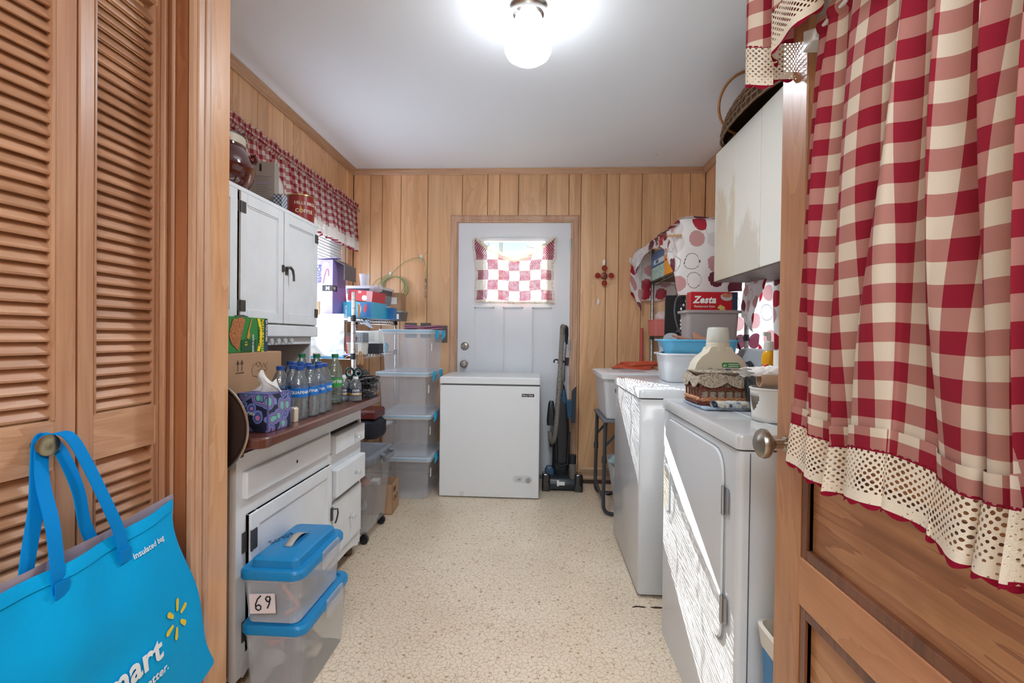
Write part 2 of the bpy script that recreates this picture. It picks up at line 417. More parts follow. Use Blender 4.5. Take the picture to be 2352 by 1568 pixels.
# left wall, inner face at X = -1.5, window opening
WY0, WY1, WZ0, WZ1 = 2.34, 3.68, 1.0, 2.04
wl = struct('wall_left', 'wood plank panelling of the left wall')
b = MB(); b.box(-1.6, -1.51, 1.2, WY0, 0, 2.5).box(-1.6, -1.51, WY1, 3.95, 0, 2.5).box(-1.6, -1.51, WY0, WY1, WZ1, 2.5).box(-1.6, -1.51, WY0, WY1, 0, WZ0).build('backing', DARKG, wl)
planks(wl, lambda a, d, z: (-1.51 + d, a, z), [1.32, 1.44, 1.55, 1.70, 1.80, 1.98, 2.08, 2.283, 2.495, 2.595, 2.755, 2.866, 3.019, 3.248, 3.424, 3.53, 3.729, 3.828], 0, 2.434, [(WY0, WY1, WZ0, WZ1)])
# right wall, inner face at X = 1.28, window opening
VY0, VY1, VZ0, VZ1 = 2.62, 3.42, .95, 1.85
wr = struct('wall_right', 'wood plank panelling of the right wall')
b = MB(); b.box(1.29, 1.4, .85, VY0, 0, 2.5).box(1.29, 1.4, VY1, 3.95, 0, 2.5).box(1.29, 1.4, VY0, VY1, VZ1, 2.5).box(1.29, 1.4, VY0, VY1, 0, VZ0).build('backing', DARKG, wr)
planks(wr, lambda a, d, z: (1.29 - d, a, z), [.99, 1.15, 1.32, 1.45, 1.66, 1.78, 1.98, 2.12, 2.30, 2.42, 2.62, 2.78, 2.95, 3.1, 3.28, 3.42, 3.55, 3.66, 3.828], 0, 2.434, [(VY0, VY1, VZ0, VZ1)])
# front walls of the laundry room and the little hall
HP = wood('hall_plywood', (220, 172, 130), (202, 148, 104), (228, 186, 144), 'Z', .9, .3, 1.1, .3, .3)
wf = struct('wall_front')
MB().box(-1.6, -.89, 1.20, 1.325, 0, 2.5).build('wall_board', HP, wf); MB().box(.64, 1.4, .86, .98, 0, 2.5).build('wall_board', HP, wf)
wh = struct('wall_hall_left', 'glossy orange plywood end of the hall wall')
MB().box(-.98, -.88, 1.19, 1.33, 0, 2.5).build('plywood_board', HP, wh, bevel=.002)
MB().box(-1.02, -.90, -3, .36, 0, 2.5).build('plywood_board', PLAIN, wh)
MB().box(-1.02, -.90, .36, 1.2, 2.06, 2.5).build('plywood_board', HP, wh)
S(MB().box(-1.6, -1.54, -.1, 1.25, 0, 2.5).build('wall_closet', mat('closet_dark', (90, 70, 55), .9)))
wq = struct('wall_hall_right'); MB().box(.62, .74, -3, .98, 0, 2.5).build('plywood_board', HP, wq)
S(MB().box(-1.6, 1.4, -3.1, -3, 0, 2.5).build('wall_rear', PLAIN))

def moulding(name, prof, fn, a, b_, m, mitre=(0, 0), label=None, parent=None):
    """prof: (out from wall, z) outline; mitre adds out * k to each end"""
    n = len(prof); k0, k1 = mitre
    vs = [fn(a + k0 * p[0], *p) for p in prof] + [fn(b_ + k1 * p[0], *p) for p in prof]
    q = MB()._add(vs, [tuple(range(n))[::-1], tuple(range(n, 2 * n))] + [(i, (i + 1) % n, n + (i + 1) % n, n + i) for i in range(n)])
    o = q.build(name, m, parent)
    return S(o, label) if parent is None else o
CR = [(0, 2.395), (.006, 2.393), (.010, 2.400), (.016, 2.404), (.018, 2.412), (.026, 2.420), (.034, 2.424), (.036, 2.434), (0, 2.434)]
moulding('trim_1', CR, lambda s, o, z: (s, 3.83 - o, z), -1.5, 1.28, CROWN, (1, -1), 'light oak crown moulding over the far wall')
moulding('trim_2', CR, lambda s, o, z: (-1.5 + o, s, z), 1.33, 3.83, CROWNY, (0, -1), 'light oak crown moulding over the left wall')
moulding('trim_3', CR, lambda s, o, z: (1.28 - o, s, z), .98, 3.83, CROWNY, (0, -1), 'light oak crown moulding over the right wall')
BB = [(0, .0), (.022, 0), (.022, .012), (.016, .020), (.013, .024), (.013, .078), (.008, .088), (0, .09)]
moulding('baseboard_back', BB, lambda s, o, z: (s, 3.83 - o, z), .34, 1.28, CROWN, label='wooden baseboard right of the back door')
moulding('baseboard_left', BB, lambda s, o, z: (-1.5 + o, s, z), 1.33, 3.83, CROWNY)
moulding('baseboard_rear', BB, lambda s, o, z: (s, 3.83 - o, z), -1.5, -.72, CROWN)

# door casing of the back door (fluted oak)
CP = [(0, 0), (.004, .014), (.010, .017), (.014, .012), (.022, .012), (.024, .015), (.036, .015), (.038, .012), (.046, .012), (.050, .010), (.056, .005), (.058, 0)]
def casing(parent, pts, fn, m=CASING):
    """architrave run around corner points (2-D), fn(x, z, depth)"""
    for k in range(len(pts) - 1):
        (ax, az, nx0, nz0), (bx, bz, nx1, nz1) = pts[k], pts[k + 1]
        vs = [fn(ax + nx0 * p[0], az + nz0 * p[0], p[1]) for p in CP] + [fn(bx + nx1 * p[0], bz + nz1 * p[0], p[1]) for p in CP]
        n = len(CP)
        MB()._add(vs, [tuple(range(n))[::-1], tuple(range(n, 2 * n))] + [(i, (i + 1) % n, n + (i + 1) % n, n + i) for i in range(n)]).build('casing_board', m, parent)
tr = struct('trim_4', 'light oak fluted casing around the white back door')
casing(tr, [(-.652, 0, -1, 0), (-.652, 2.014, -1, 1), (.254, 2.014, 1, 1), (.254, 0, 1, 0)], lambda x, z, d: (x, 3.83 - d, z))
b = MB(); b.box(-.668, -.645, 3.822, 3.93, 0, 2.022).box(.247, .272, 3.822, 3.93, 0, 2.022).box(-.668, .272, 3.822, 3.93, 2.012, 2.03).build('jamb', CASING, tr)
MB().box(-.668, .272, 3.80, 3.95, -.002, .018).build('threshold', mat('aluminium', (150, 150, 150), .4, 1), tr)
# back door with three tall recessed panels and a window
DW = mat('door_paint', (222, 225, 230), .4, var=.02)
dr = struct('door_1', 'white painted back door with a curtained window above three panels')
y0, y1 = 3.826, 3.866
def front_panels(rects, x0, x1, z0, z1, y0, y1, name, m, par):
    xs = sorted({x0, x1} | {v for r_ in rects for v in r_[:2]}); zs = sorted({z0, z1} | {v for r_ in rects for v in r_[2:]})
    b = MB()
    for i in range(len(xs) - 1):
        for j in range(len(zs) - 1):
            cx, cz = (xs[i] + xs[i + 1]) / 2, (zs[j] + zs[j + 1]) / 2
            if not any(r_[0] < cx < r_[1] and r_[2] < cz < r_[3] for r_ in rects): b.box(xs[i], xs[i + 1], y0, y1, zs[j], zs[j + 1])
    return b.build(name, m, par)
win = (-.445, .052, 1.40, 1.872)
rp = [(-.51, -.352, .26, 1.345), (-.282, -.121, .26, 1.345), (-.050, .108, .26, 1.345)]
front_panels([win] + rp, -.643, .245, .02, 2.010, y0, y1, 'door_slab', DW, dr)
for r_ in rp:
    x0, x1, z0, z1 = r_; b = MB()
    b.box(x0, x1, y0 + .014, y1, z0, z1)
    for (a0, a1, c0, c1) in ((x0, x0 + .008, z0, z1), (x1 - .008, x1, z0, z1), (x0, x1, z0, z0 + .008), (x0, x1, z1 - .008, z1)): b.box(a0, a1, y0 + .006, y1 - .002, c0, c1)
    b.build('panel', DW, dr)
x0, x1, z0, z1 = win; b = MB()
for q in ((x0 - .02, x0 + .006, z0 - .02, z1 + .02), (x1 - .006, x1 + .02, z0 - .02, z1 + .02), (x0, x1, z0 - .02, z0 + .006), (x0, x1, z1 - .006, z1 + .02)): b.box(q[0], q[1], y0 - .006, y1 + .002, q[2], q[3])
b.build('window_bead', DW, dr, bevel=.002)
GLASS = mat('window_glass', (235, 245, 250), .02, alpha=.12)
MB().box(x0, x1, 3.845, 3.849, z0, z1).build('pane', GLASS, dr)
NICK = mat('satin_nickel', (165, 160, 150), .3, 1)
k = MB().lathe([(.030, 0), (.030, .006), (.024, .010), (.012, .014), (.012, .028), (.020, .036), (.028, .046), (.028, .054), (.020, .062), (.004, .064)], (-.585, 3.826, .893), 20, '-y').build('door_knob', NICK, dr)
k = MB().lathe([(.032, 0), (.032, .006), (.028, .012), (.022, .014), (.004, .015)], (-.584, 3.826, 1.032), 20, '-y').build('deadbolt', NICK, dr)
MB().cbox((-.584, 3.806, 1.032), (.009, .012, .03)).build('thumb_turn', NICK, k, bevel=.002)
HNG = mat('painted_hinge', (190, 190, 186), .5, .3)
for z in (1.84, 1.05, .28):
    b = MB(); b.tube([(.249, 3.822, z - .045), (.249, 3.822, z + .045)], .007, 8); b.box(.236, .25, 3.822, 3.8255, z - .045, z + .045); b.build('hinge', HNG, dr)
MB().obox((.085, 3.81, 1.385), (1, 0, -.28), (0, 1, 0), (0, 0, 1), (.085, .012, .010)).build('curtain_bracket', mat('raw_pine', (214, 190, 165), .6), dr)

# outside: ground, a distant line of shrubs, a power pole and wires seen through the pane
GR = mat('lawn', (120, 125, 80), .95, var=.2)
S(MB().box(-14, 14, 4.2, 30, -.65, -.6).build('ground', GR), 'pale grass yard')
pl = thing('utility_pole', 'grey utility pole seen through the pane above the crochet door curtain', 'pole', (-1.52, 19, -.6))
MB().lathe([(.10, 0), (.09, 5.6), (.085, 5.68), (.04, 5.72)], n=10).build('shaft', mat('weathered_wood', (150, 148, 140), .9), pl)
MB().cbox((0, -.13, 5.35), (.12, .10, .5)).build('meter_can', mat('pole_grey', (150, 160, 165), .6), pl)
wi = MB(); wi.tube([(-.6, 0, 5.9), (-.45, 0, 5.2), (-.14, 0, 4.9)], .012, 5)
wi.build('service_wire', BLACK, pl)
b = MB()
for i in range(14):
    a = -.10 + .19 * i / 13; b.ball((a, 4.25, 1.905 - .018 * math.sin(PI * i / 13)), (.0075, .0075, .006), 6, 4)
b.build('hanging_chain', BLACK, pl, True)['kind'] = 'stuff'

# left window with blinds
wn = struct('window_1', 'window behind white blinds on the left wall')
WF = mat('window_white', (235, 236, 236), .4)
b = MB()
for q in ((WY0, WY0 + .04, WZ0, WZ1), (WY1 - .04, WY1, WZ0, WZ1), (WY0, WY1, WZ0, WZ0 + .04), (WY0, WY1, WZ1 - .04, WZ1), (WY0, WY1, 1.5, 1.54)): b.box(-1.585, -1.55, *q)
b.build('sash', WF, wn)
MB().box(-1.575, -1.571, WY0, WY1, WZ0, WZ1).build('pane', GLASS, wn)
for (a0, a1, c0, c1) in ((WY1, WY1 + .065, WZ0 - .03, WZ1 + .065), (WY0 - .065, WY0, WZ0 - .03, WZ1 + .065)):
    MB().box(-1.502, -1.482, a0, a1, c0, c1).build('casing_board', CASING, wn, bevel=.004)
MB().box(-1.502, -1.482, WY0, WY1, WZ1, WZ1 + .065).build('casing_board', CASING, wn, bevel=.004)
MB().box(-1.59, -1.46, WY0 - .08, WY1 + .08, WZ0 - .03, WZ0).build('sill', CASING, wn, bevel=.004)
MB().box(-1.595, -1.50, WY1 - .012, WY1 + .001, WZ0, WZ1).box(-1.595, -1.50, WY0 - .001, WY0 + .012, WZ0, WZ1).build('jamb', CASING, wn)
bl = thing('window_blind', 'white horizontal blind glowing with daylight on the left window', 'blind', (-1.525, 3.0, WZ0))
BLM = mat('blind_vinyl', (242, 243, 245), .5, transl=.10)
MB().box(-.02, .02, WY0 + .02 - 3, WY1 - .02 - 3, 1.0, 1.035).build('headrail', BLM, bl)
b = MB()
for i in range(46):
    z = .03 + i * .0212; b.obox((0, (WY0 + WY1) / 2 - 3, z), (1, 0, -3), (0, 1, 0), (3, 0, 1), (.025, WY1 - WY0 - .05, .0008))
o = b.build('slats', BLM, bl); o['kind'] = 'stuff'
for yy in (-.45, .1, .5): MB().tube([(.008, yy, .02), (.008, yy, 1.0)], .0008, 4).build('cord', PAPERW, bl)
# right window
wn = struct('window_2', 'window behind the dotted cloth on the right wall')
b = MB()
for q in ((VY0, VY0 + .04, VZ0, VZ1), (VY1 - .04, VY1, VZ0, VZ1), (VY0, VY1, VZ0, VZ0 + .04), (VY0, VY1, VZ1 - .04, VZ1), (VY0, VY1, 1.38, 1.42)): b.box(1.34, 1.37, *q)
b.build('sash', WF, wn)
MB().box(1.355, 1.359, VY0, VY1, VZ0, VZ1).build('pane', GLASS, wn)
for (a0, a1) in ((VY1, VY1 + .06), (VY0 - .06, VY0)): MB().box(1.262, 1.282, a0, a1, VZ0 - .03, VZ1 + .06).build('casing_board', CASING, wn, bevel=.004)

# ---------------------------------------------------------------- bifold closet doors (louvred)
LOUV = wood('louver_pine_slat', (200, 156, 124), (174, 126, 94), (210, 168, 136), 'Y', 1.4, .42, .6, .6)
STILE = wood('louver_pine_stile', (196, 154, 122), (172, 124, 94), (208, 170, 138), 'Z', 1.2, .4, .5, .7)
RAIL = wood('louver_pine_rail', (206, 166, 134), (182, 138, 106), (218, 182, 152), 'Y', 1.4, .42, .9, .6)
def louver_leaf(name, label, w, org, rz, fs=.4):
    """local: width along +Y from 0 to w, front face toward +X at x = 0"""
    o = struct(name, label); M = Matrix.Translation(Vector(org)) @ Matrix.Rotation(rz, 4, 'Z')
    o.matrix_world = M; INV[o.name] = M.inverted(); o.location = org; o.rotation_euler = (0, 0, rz)
    s = .034; t = .03
    MB().box(-t, 0, 0, s, .02, 2.0).build('stile', STILE, o, bevel=.002); MB().box(-t, 0, w - s * fs, w, .02, 2.0).build('stile', STILE, o, bevel=.002)
    for z0, z1 in ((1.912, 2.0), (.835, .934), (.02, .16)): MB().box(-t + .002, -.001, s, w - s * fs, z0, z1).build('rail', RAIL, o)
    for ya, yb in ((s, s + .004), (w - s * fs - .006, w - s * fs)):
        MB().box(-t + .002, .0015, ya, yb, .16, .835).box(-t + .002, .0015, ya, yb, .934, 1.912).build('bead', STILE, o)
    proto = MB().prism([(-.003, 0), (.001, .001), (.002, .005), (-.016, .0315), (-.019, .0335), (-.022, .0325), (-.021, .028)], lambda p, h: (p[0] - .004, h, p[1]), s + .003, w - s * fs - .005).build('louver_slat', LOUV, o)
    first = True
    for z0, z1 in ((.166, .822), (.938, 1.892)):
        n = int((z1 - z0) / .0248)
        for i in range(n):
            z = z0 + (z1 - z0) * i / n
            if first: c = proto; first = False
            else: c = proto.copy(); COL.objects.link(c); c.parent = o
            c.location = (0, 0, z)
    return o
louver_leaf('door_3', 'right leaf of the louvred wooden bifold closet door', .212, (-.947, .948, 0), 0)
lf = louver_leaf('door_4', 'left leaf of the louvred closet door, brass knob on its worn rail', .26, (-.947 - .26 * math.sin(R(9)), .942 - .26 * math.cos(R(9)), 0), -R(9), 1.15)
BRASS = mat('worn_brass', (168, 158, 128), .32, 1, var=.2, vs=60)
MB().lathe([(.010, 0), (.008, .012), (.010, .018), (.018, .024), (.0205, .030), (.020, .033), (.0175, .034), (.004, .031)], (0, .190, .893), 20, 'x').build('knob', BRASS, lf)
ct = struct('trim_5', 'jamb and fluted casing beside the louvred closet door')
MB().box(-1.0, -.885, 1.172, 1.19, 0, 2.08).build('jamb', wood('jamb_dark', (160, 102, 66), (134, 80, 50), None, 'Z', 1, .4, .8, .6), ct)
MB().box(-.955, -.935, 1.162, 1.172, 0, 2.05).build('stop', STILE, ct, bevel=.003)
MB().box(-.925, -.915, 1.166, 1.172, 0, 2.05).build('stop', STILE, ct, bevel=.003)
n = 9; prof = [(1.200, 0), (1.200, .012), (1.206, .016), (1.212, .012), (1.216, .016), (1.234, .016), (1.237, .011), (1.241, .011), (1.244, .016), (1.256, .016), (1.262, .011), (1.272, .008), (1.275, 0)]
MB().prism(prof, lambda p, h: (-.88 + p[1], p[0] - .032, h), 0, 2.1).build('casing_board', CASING, ct)
MB().box(-1.0, -.87, .3, 1.24, 2.04, 2.11).build('casing_board', CASING, ct)

# ---------------------------------------------------------------- the open wooden door on the right
DWD = wood('door_fir', (196, 138, 94), (168, 110, 72), (206, 152, 108), 'Z', 1, .35, .9, .5, .2)
DWR = wood('door_fir_rail', (198, 140, 96), (172, 112, 74), (208, 154, 110), 'Y', 1, .35, .9, .5, .2)
DWO = wood('door_oak_panel', (186, 130, 88), (152, 98, 62), (198, 144, 100), 'Y', .8, .4, 1.6, .4, .15)
DWM = wood('door_bead_dark', (122, 70, 42), (84, 44, 26), None, 'Z', 1, .3, .8, .6, .3)
dd = struct('door_2', 'open wooden door on the right with a gingham curtain over its window')
X0, X1 = .5, .536
MB().box(X0, X1, .943, 1.036, .01, 2.03).build('stile', DWD, dd, bevel=.002); MB().box(X0, X1, .26, .35, .01, 2.03).build('stile', DWD, dd, bevel=.002)
for z0, z1 in ((.01, .2), (.61, .70), (.90, .98), (1.90, 2.03)): MB().box(X0, X1, .35, .943, z0, z1).build('rail', DWR, dd, bevel=.0015)
for z0, z1 in ((.2, .61), (.70, .90)):
    MB().box(X0 + .014, X1 - .014, .35, .943, z0, z1).build('panel', DWO, dd)
    for (ya, yb, za, zb) in ((.923, .943, z0, z1), (.35, .37, z0, z1)):
        b = MB()
        for i in range(3): b.box(X0 + .003 + i * .004, X0 + .016, ya + (i * .0065 if ya < .5 else 0), yb - (i * .0065 if ya > .5 else 0) , za, zb)
        b.build('bead', DWM, dd, bevel=.001)
    for za, zb, up in ((z0, z0 + .02, 1), (z1 - .02, z1, 0)):
        b = MB()
        for i in range(3): b.box(X0 + .003 + i * .004, X0 + .016, .37, .923, za if up else za + i * .0065, zb - (i * .0065 if up else 0))
        b.build('bead', DWM, dd, bevel=.001)
MB().box(X0 + .015, X0 + .019, .35, .943, .98, 1.90).build('pane', mat('frosted_pane', (225, 225, 220), .5, alpha=.6), dd)
kk = MB().lathe([(.015, 0), (.015, .005), (.010, .009), (.009, .024), (.016, .030), (.0285, .040), (.0300, .047), (.027, .054), (.016, .060), (.003, .061)], (.5, .995, .902), 24, '-x')
kk.build('door_knob', mat('antique_nickel', (172, 164, 150), .28, 1), dd)
# ================================================================ LEFT SIDE
CAB = mat('painted_cabinet', (226, 230, 234), .42, var=.05, vs=9)
CABE = mat('cabinet_gap', (128, 120, 104), .8)
BROWN = mat('brown_enamel_top', (96, 54, 44), .28, var=.1, vs=14, coat=.3)
HINGE = mat('dark_iron', (92, 88, 86), .5, .7, bump=.3, bs=300)
CRYST = mat('knob_glass', (225, 228, 225), .08, spec=.9, alpha=.55)
h = thing('kitchen_hutch', 'off-white painted kitchen hutch cabinet with brown work top and glass knobs', 'cabinet', (-1.2, 1.9, 0))
XF = -.90
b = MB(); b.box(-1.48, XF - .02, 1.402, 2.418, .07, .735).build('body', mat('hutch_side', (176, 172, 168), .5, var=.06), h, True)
# face frame
front = MB()
def yz(b, x0, x1, y0, y1, z0, z1): return b.box(x0, x1, y0, y1, z0, z1)
for (a, c, d, e) in ((1.40, 1.449, .055, .74), (2.405, 2.42, .055, .74), (2.045, 2.058, .118, .686), (1.449, 2.405, .686, .74), (1.449, 2.045, .548, .598), (2.058, 2.405, .517, .583), (2.058, 2.405, .372, .393), (1.449, 2.405, .075, .118)):
    yz(front, XF - .02, XF, a, c, d, e)
front.build('face_frame', CAB, h, True)
b = MB(); n = 14
pts = [(1.44 + .96 * i / n, .045 + .038 * math.sin(PI * i / n) ** .35) for i in range(n + 1)]
b.prism([(1.44, .118)] + pts[::1] + [(2.40, .118)], lambda p, t: (t, p[0], p[1]), XF - .018, XF - .001).build('apron', CAB, h, True)
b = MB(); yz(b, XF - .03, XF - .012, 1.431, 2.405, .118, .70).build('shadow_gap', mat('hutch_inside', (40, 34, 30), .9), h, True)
# work top with rounded corners
b = MB(); b.rrect([(.768, .335, .533, .03), (.773, .34, .538, .05), (.794, .34, .538, .05), (.80, .335, .533, .05)], (-1.14, 1.915, 0), 8)
b.build('work_top', BROWN, h, True, bevel=.002)
MB().box(-1.40, -.875, 1.385, 1.40, .74, .768).box(-1.40, -.905, 1.40, 2.41, .74, .768).build('slide_runner', BROWN, h, True, bevel=.003)
def door(y0, y1, z0, z1, x, t=.018, inset=.045, name='door', parent=None):
    b = MB(); b.box(x - t, x - .006, y0, y1, z0, z1); i = inset
    for q in ((y0, y0 + i, z0, z1), (y1 - i, y1, z0, z1), (y0 + i, y1 - i, z0, z0 + i), (y0 + i, y1 - i, z1 - i, z1)): b.box(x - t, x, *q)
    b.box(x - t, x - .003, y0 + i, y0 + i + .006, z0 + i, z1 - i).box(x - t, x - .003, y1 - i - .006, y1 - i, z0 + i, z1 - i).box(x - t, x - .003, y0 + i, y1 - i, z1 - i - .006, z1 - i).box(x - t, x - .003, y0 + i, y1 - i, z0 + i, z0 + i + .006)
    return b.build(name, CAB, h, True, bevel=.0015)
def gknob(x, y, z, par, r=.013):
    k = MB().lathe([(.010, 0), (.010, .003), (.005, .005), (.005, .012), (r * .8, .015), (r, .020), (r * .9, .025), (.003, .027)], (x, y, z), 12, 'x').build('glass_knob', CRYST, par, True, smooth=False)
    MB().lathe([(.0015, 0), (.0015, .028)], (x, y, z), 6, 'x').build('knob_screw', CHROME, par, True); return k
dw = MB().box(XF - .30, XF + .016, 1.431, 2.03, .601, .685).build('drawer', CAB, h, True, bevel=.004)
MB().lathe([(.006, 0), (.006, .001)], (XF + .016, 1.737, .640), 10, 'x').build('keyhole', INK, dw, True)
d = door(1.452, 2.043, .125, .5475, XF + .016)
for z in (.466, .19):
    b = MB(); b.cbox((XF + .017, 1.468, z), (.003, .03, .062)).cbox((XF + .002, 1.440, z), (.003, .022, .062)); b.tube([(XF + .018, 1.4515, z - .032), (XF + .018, 1.4515, z + .032)], .004, 6)
    b.build('hinge', HINGE, d, True)
b = MB(); b.cbox((XF + .02, 2.035, .335), (.006, .016, .055)); b.tube([(XF + .02, 2.05, .352), (XF + .035, 2.06, .350), (XF + .036, 2.062, .33), (XF + .028, 2.066, .30), (XF + .022, 2.066, .285)], .004, 6); b.build('latch', HINGE, d, True)
for (z0, z1, po, zk) in ((.586, .667, .028, .626), (.396, .516, .032, .452)):
    dw = MB().box(XF - .28, XF + po, 2.062, 2.403, z0, z1).build('drawer', CAB, h, True, bevel=.004); gknob(XF + po, 2.272, zk, dw)
d = MB().box(XF - .015, XF + .012, 2.062, 2.404, .124, .365).build('door', CAB, h, True, bevel=.004); gknob(XF + .012, 2.256, .245, d)
for x, y in ((-.95, 1.45), (-.95, 2.385), (-1.42, 1.45), (-1.42, 2.385)):
    b = MB(); b.lathe([(.020, .035), (.026, .055), (.028, .08), (.026, .10)], (x, y, 0), 10); b.build('foot', CAB, h, True)
    MB().lathe([(.022, 0), (.024, .01), (.024, .028), (.016, .036)], (x, y, 0), 10).build('caster_cup', mat('rusty_cup', (110, 88, 72), .6, .4, var=.3, vs=50), h, True)
# upper part
XU = -1.13
b = MB(); b.box(-1.485, XU - .004, 1.432, 2.40, 1.10, 1.655); b.box(-1.485, XU - .004, 1.432, 1.45, .80, 1.10).box(-1.485, XU - .02, 2.375, 2.39, .80, 1.10).box(-1.485, -1.47, 1.45, 2.39, .80, 1.10); b.build('upper_body', CAB, h, True)
MB().box(-1.485, XU + .012, 1.425, 2.405, 1.645, 1.662).build('cornice', CAB, h, True, bevel=.003)
b = MB()
for y0, y1 in ((1.43, 1.738), (2.378, 2.40)): b.box(XU - .02, XU, y0, y1, 1.10, 1.65)
b.box(XU - .02, XU, 1.738, 2.378, 1.10, 1.156).build('face_frame', CAB, h, True)
b = MB(); b.box(XU - .02, XU + .003, 1.735, 1.747, 1.16, 1.64).build('hinge_stile', CABE, h, True)
MB().box(XU - .02, XU + .014, 1.44, 2.396, 1.098, 1.150).build('lower_rail', CAB, h, True, bevel=.005)
for (y0, y1) in ((1.440, 1.728), (1.748, 2.052), (2.058, 2.375)):
    d = door(y0, y1, 1.156, 1.642, XU + .018, inset=.042, name='upper_door')
    hy = y0 if y0 < 2 else y1; sg = 1 if y0 < 2 else -1
    for z in (1.585, 1.215):
        b = MB(); b.cbox((XU + .0185, hy + sg * .015, z), (.003, .03, .042)).cbox((XU + .006, hy - sg * .012, z), (.012, .016, .042)); b.tube([(XU + .018, hy, z - .021), (XU + .018, hy, z + .021)], .004, 6); b.build('hinge', HINGE, d, True)
    if 2 < y0:
        b = MB(); b.cbox((XU + .021, 2.075, 1.388), (.005, .020, .034)); b.cbox((XU + .021, 2.043, 1.395), (.008, .012, .028)); b.tube([(XU + .03, 2.06, 1.40), (XU + .038, 2.075, 1.402), (XU + .04, 2.09, 1.392), (XU + .042, 2.094, 1.370), (XU + .044, 2.092, 1.345)], [.006, .007, .006, .005, .005], 7); b.build('latch', HINGE, d, True)
MB().tube([(XU - .02, 1.98, 1.16), (XU + .02, 1.76, 1.175), (XU + .03, 1.70, 1.17)], .006, 6).build('old_latch', HINGE, h, True)
b = MB(); b.box(XU - .03, XU - .012, 1.45, 2.375, 1.062, 1.098).build('tambour_rail', CAB, h, True, bevel=.003)
for i in range(4): gknob(XU - .012, 1.98 + .055 * i, 1.078, h, .014)
MB().rrect([(0, .045, .045, .01), (.09, .045, .045, .01), (.1, .03, .03, .01)], (-1.25, 2.02, .955)).build('spice_jar', CRYST, h, True)

# --- on top of the hutch
ZT = 1.663
AMBER = mat('dark_amber_glass', (74, 22, 18), .06, spec=.8, coat=.6)
t = thing('glass_jar', 'big dark amber glass jar with a cream lid on the hutch top', 'jar', (-1.235, 1.80, ZT))
MB().lathe([(.07, 0), (.098, .008), (.118, .04), (.125, .08), (.120, .12), (.100, .15), (.088, .165), (.088, .172)], n=28).build('jar_body', AMBER, t)
MB().lathe([(.088, .170), (.092, .172), (.092, .205), (.088, .208), (.002, .209)], n=28).build('lid', mat('cream_lid', (196, 186, 168), .45), t)
MB().lathe([(.0935, .203), (.0945, .206), (.0935, .209), (.09, .209)], n=28, cap=False).build('lid_edge', mat('lid_edge', (60, 56, 52), .4), t)
b = MB(); b.tube([(.108, .03, .135), (.122, .035, .14), (.124, .04, .125), (.116, .04, .11)], .008, 6); b.build('ear_handle', AMBER, t)
b = MB()
for i in range(6):
    a = i * 1.05; b.ball((.075 + .012 * math.cos(a), -.078 + .004 * math.sin(i), .165 + .014 * math.sin(a)), (.010, .004, .010), 6, 4)
b.build('paper_flower', mat('orange_paper', (235, 90, 40), .7), t)
t = thing('enamel_teapot', 'pale enamel kettle with a black knob behind the grey box', 'kettle', (-1.325, 2.22, ZT))
MB().lathe([(.075, 0), (.100, .02), (.108, .08), (.106, .15), (.092, .19), (.06, .212), (.02, .220)], n=28).build('pot_body', mat('pale_enamel', (202, 196, 190), .25, coat=.4), t)
MB().lathe([(.010, .215), (.022, .224), (.025, .238), (.018, .250), (.003, .253)], n=14).build('lid_knob', BLACK, t)
b = MB(); b.tube([(.03, .102, .15), (.045, .135, .14), (.05, .145, .10), (.045, .135, .06), (.03, .102, .05)], .008, 7); b.build('handle', mat('gold_trim', (196, 150, 96), .3, .8), t)
t = thing('carton', 'grey printed carton standing on the hutch top beside the amber jar', 'box', (-1.225, 2.10, ZT), R(12))
GREYC = mat('grey_carton', (150, 142, 136), .7)
MB().box(-.048, .048, -.03, .03, 0, .205).build('box', GREYC, t, bevel=.001)
MB().cbox((-.010, -.0306, .178), (.009, .0006, .032)).build('printed_bar', INK, t)
MB().cbox((.004, -.0306, .112), (.068, .0006, .008)).build('printed_band', mat('print_lilac', (150, 134, 160), .7), t)
b = MB()
for i in range(13):
    if i in (3,): continue
    b.cbox((.004 - (.006 if i % 3 else 0), -.0304, .140 - i * .0095), (.062 - (.012 if i % 3 else 0), .0004, .0016))
o = b.build('printed_lines', mat('print_grey', (112, 106, 104), .7), t); o['kind'] = 'stuff'
t = thing('plaid_tin', 'small blue plaid tin behind the coffee can', 'tin', (-1.148, 2.085, ZT))
m, nt, p = newmat('plaid_tin_print'); c = nt.a('TexChecker'); c.inputs['Scale'].default_value = 110; c.inputs[1].default_value = lin((70, 84, 110)); c.inputs[2].default_value = lin((190, 196, 205)); tc = nt.a('TexCoord'); nt.l(tc.outputs['Object'], c.inputs[0]); nt.l(c.outputs[0], p.inputs[0])
MB().rrect([(0, .022, .022, .004), (.06, .022, .022, .004)]).build('tin_body', m, t)
def wrap_text(body, c, r, ang, z, size, m, parent, bold=.01, name='lettering', ext=.0006):
    """text bent round a vertical cylinder, facing angle ang"""
    o = text(body, (0, 0, 0), (1, 0, 0), (0, 1, 0), size, m, parent, 'CENTER', bold, name, ext=ext)
    for v in o.data.vertices:
        a = ang + v.co.x / r; v.co = Vector((c[0] + (r + .0004 + v.co.z) * math.cos(a), c[1] + (r + .0004 + v.co.z) * math.sin(a), z + v.co.y))
    return o
t = thing('coffee_can', 'old red coffee can with cream lettering on the hutch top', 'can', (-1.200, 2.372, ZT))
RED = mat('can_red', (138, 38, 34), .35)
MB().lathe([(.064, 0), (.064, .13)], n=28).build('can_body', RED, t)
GOLD = mat('can_rim', (176, 156, 92), .3, .8)
MB().lathe([(.0652, 0), (.0652, .008)], n=28, cap=False).build('bottom_band', mat('can_navy', (40, 46, 66), .4), t)
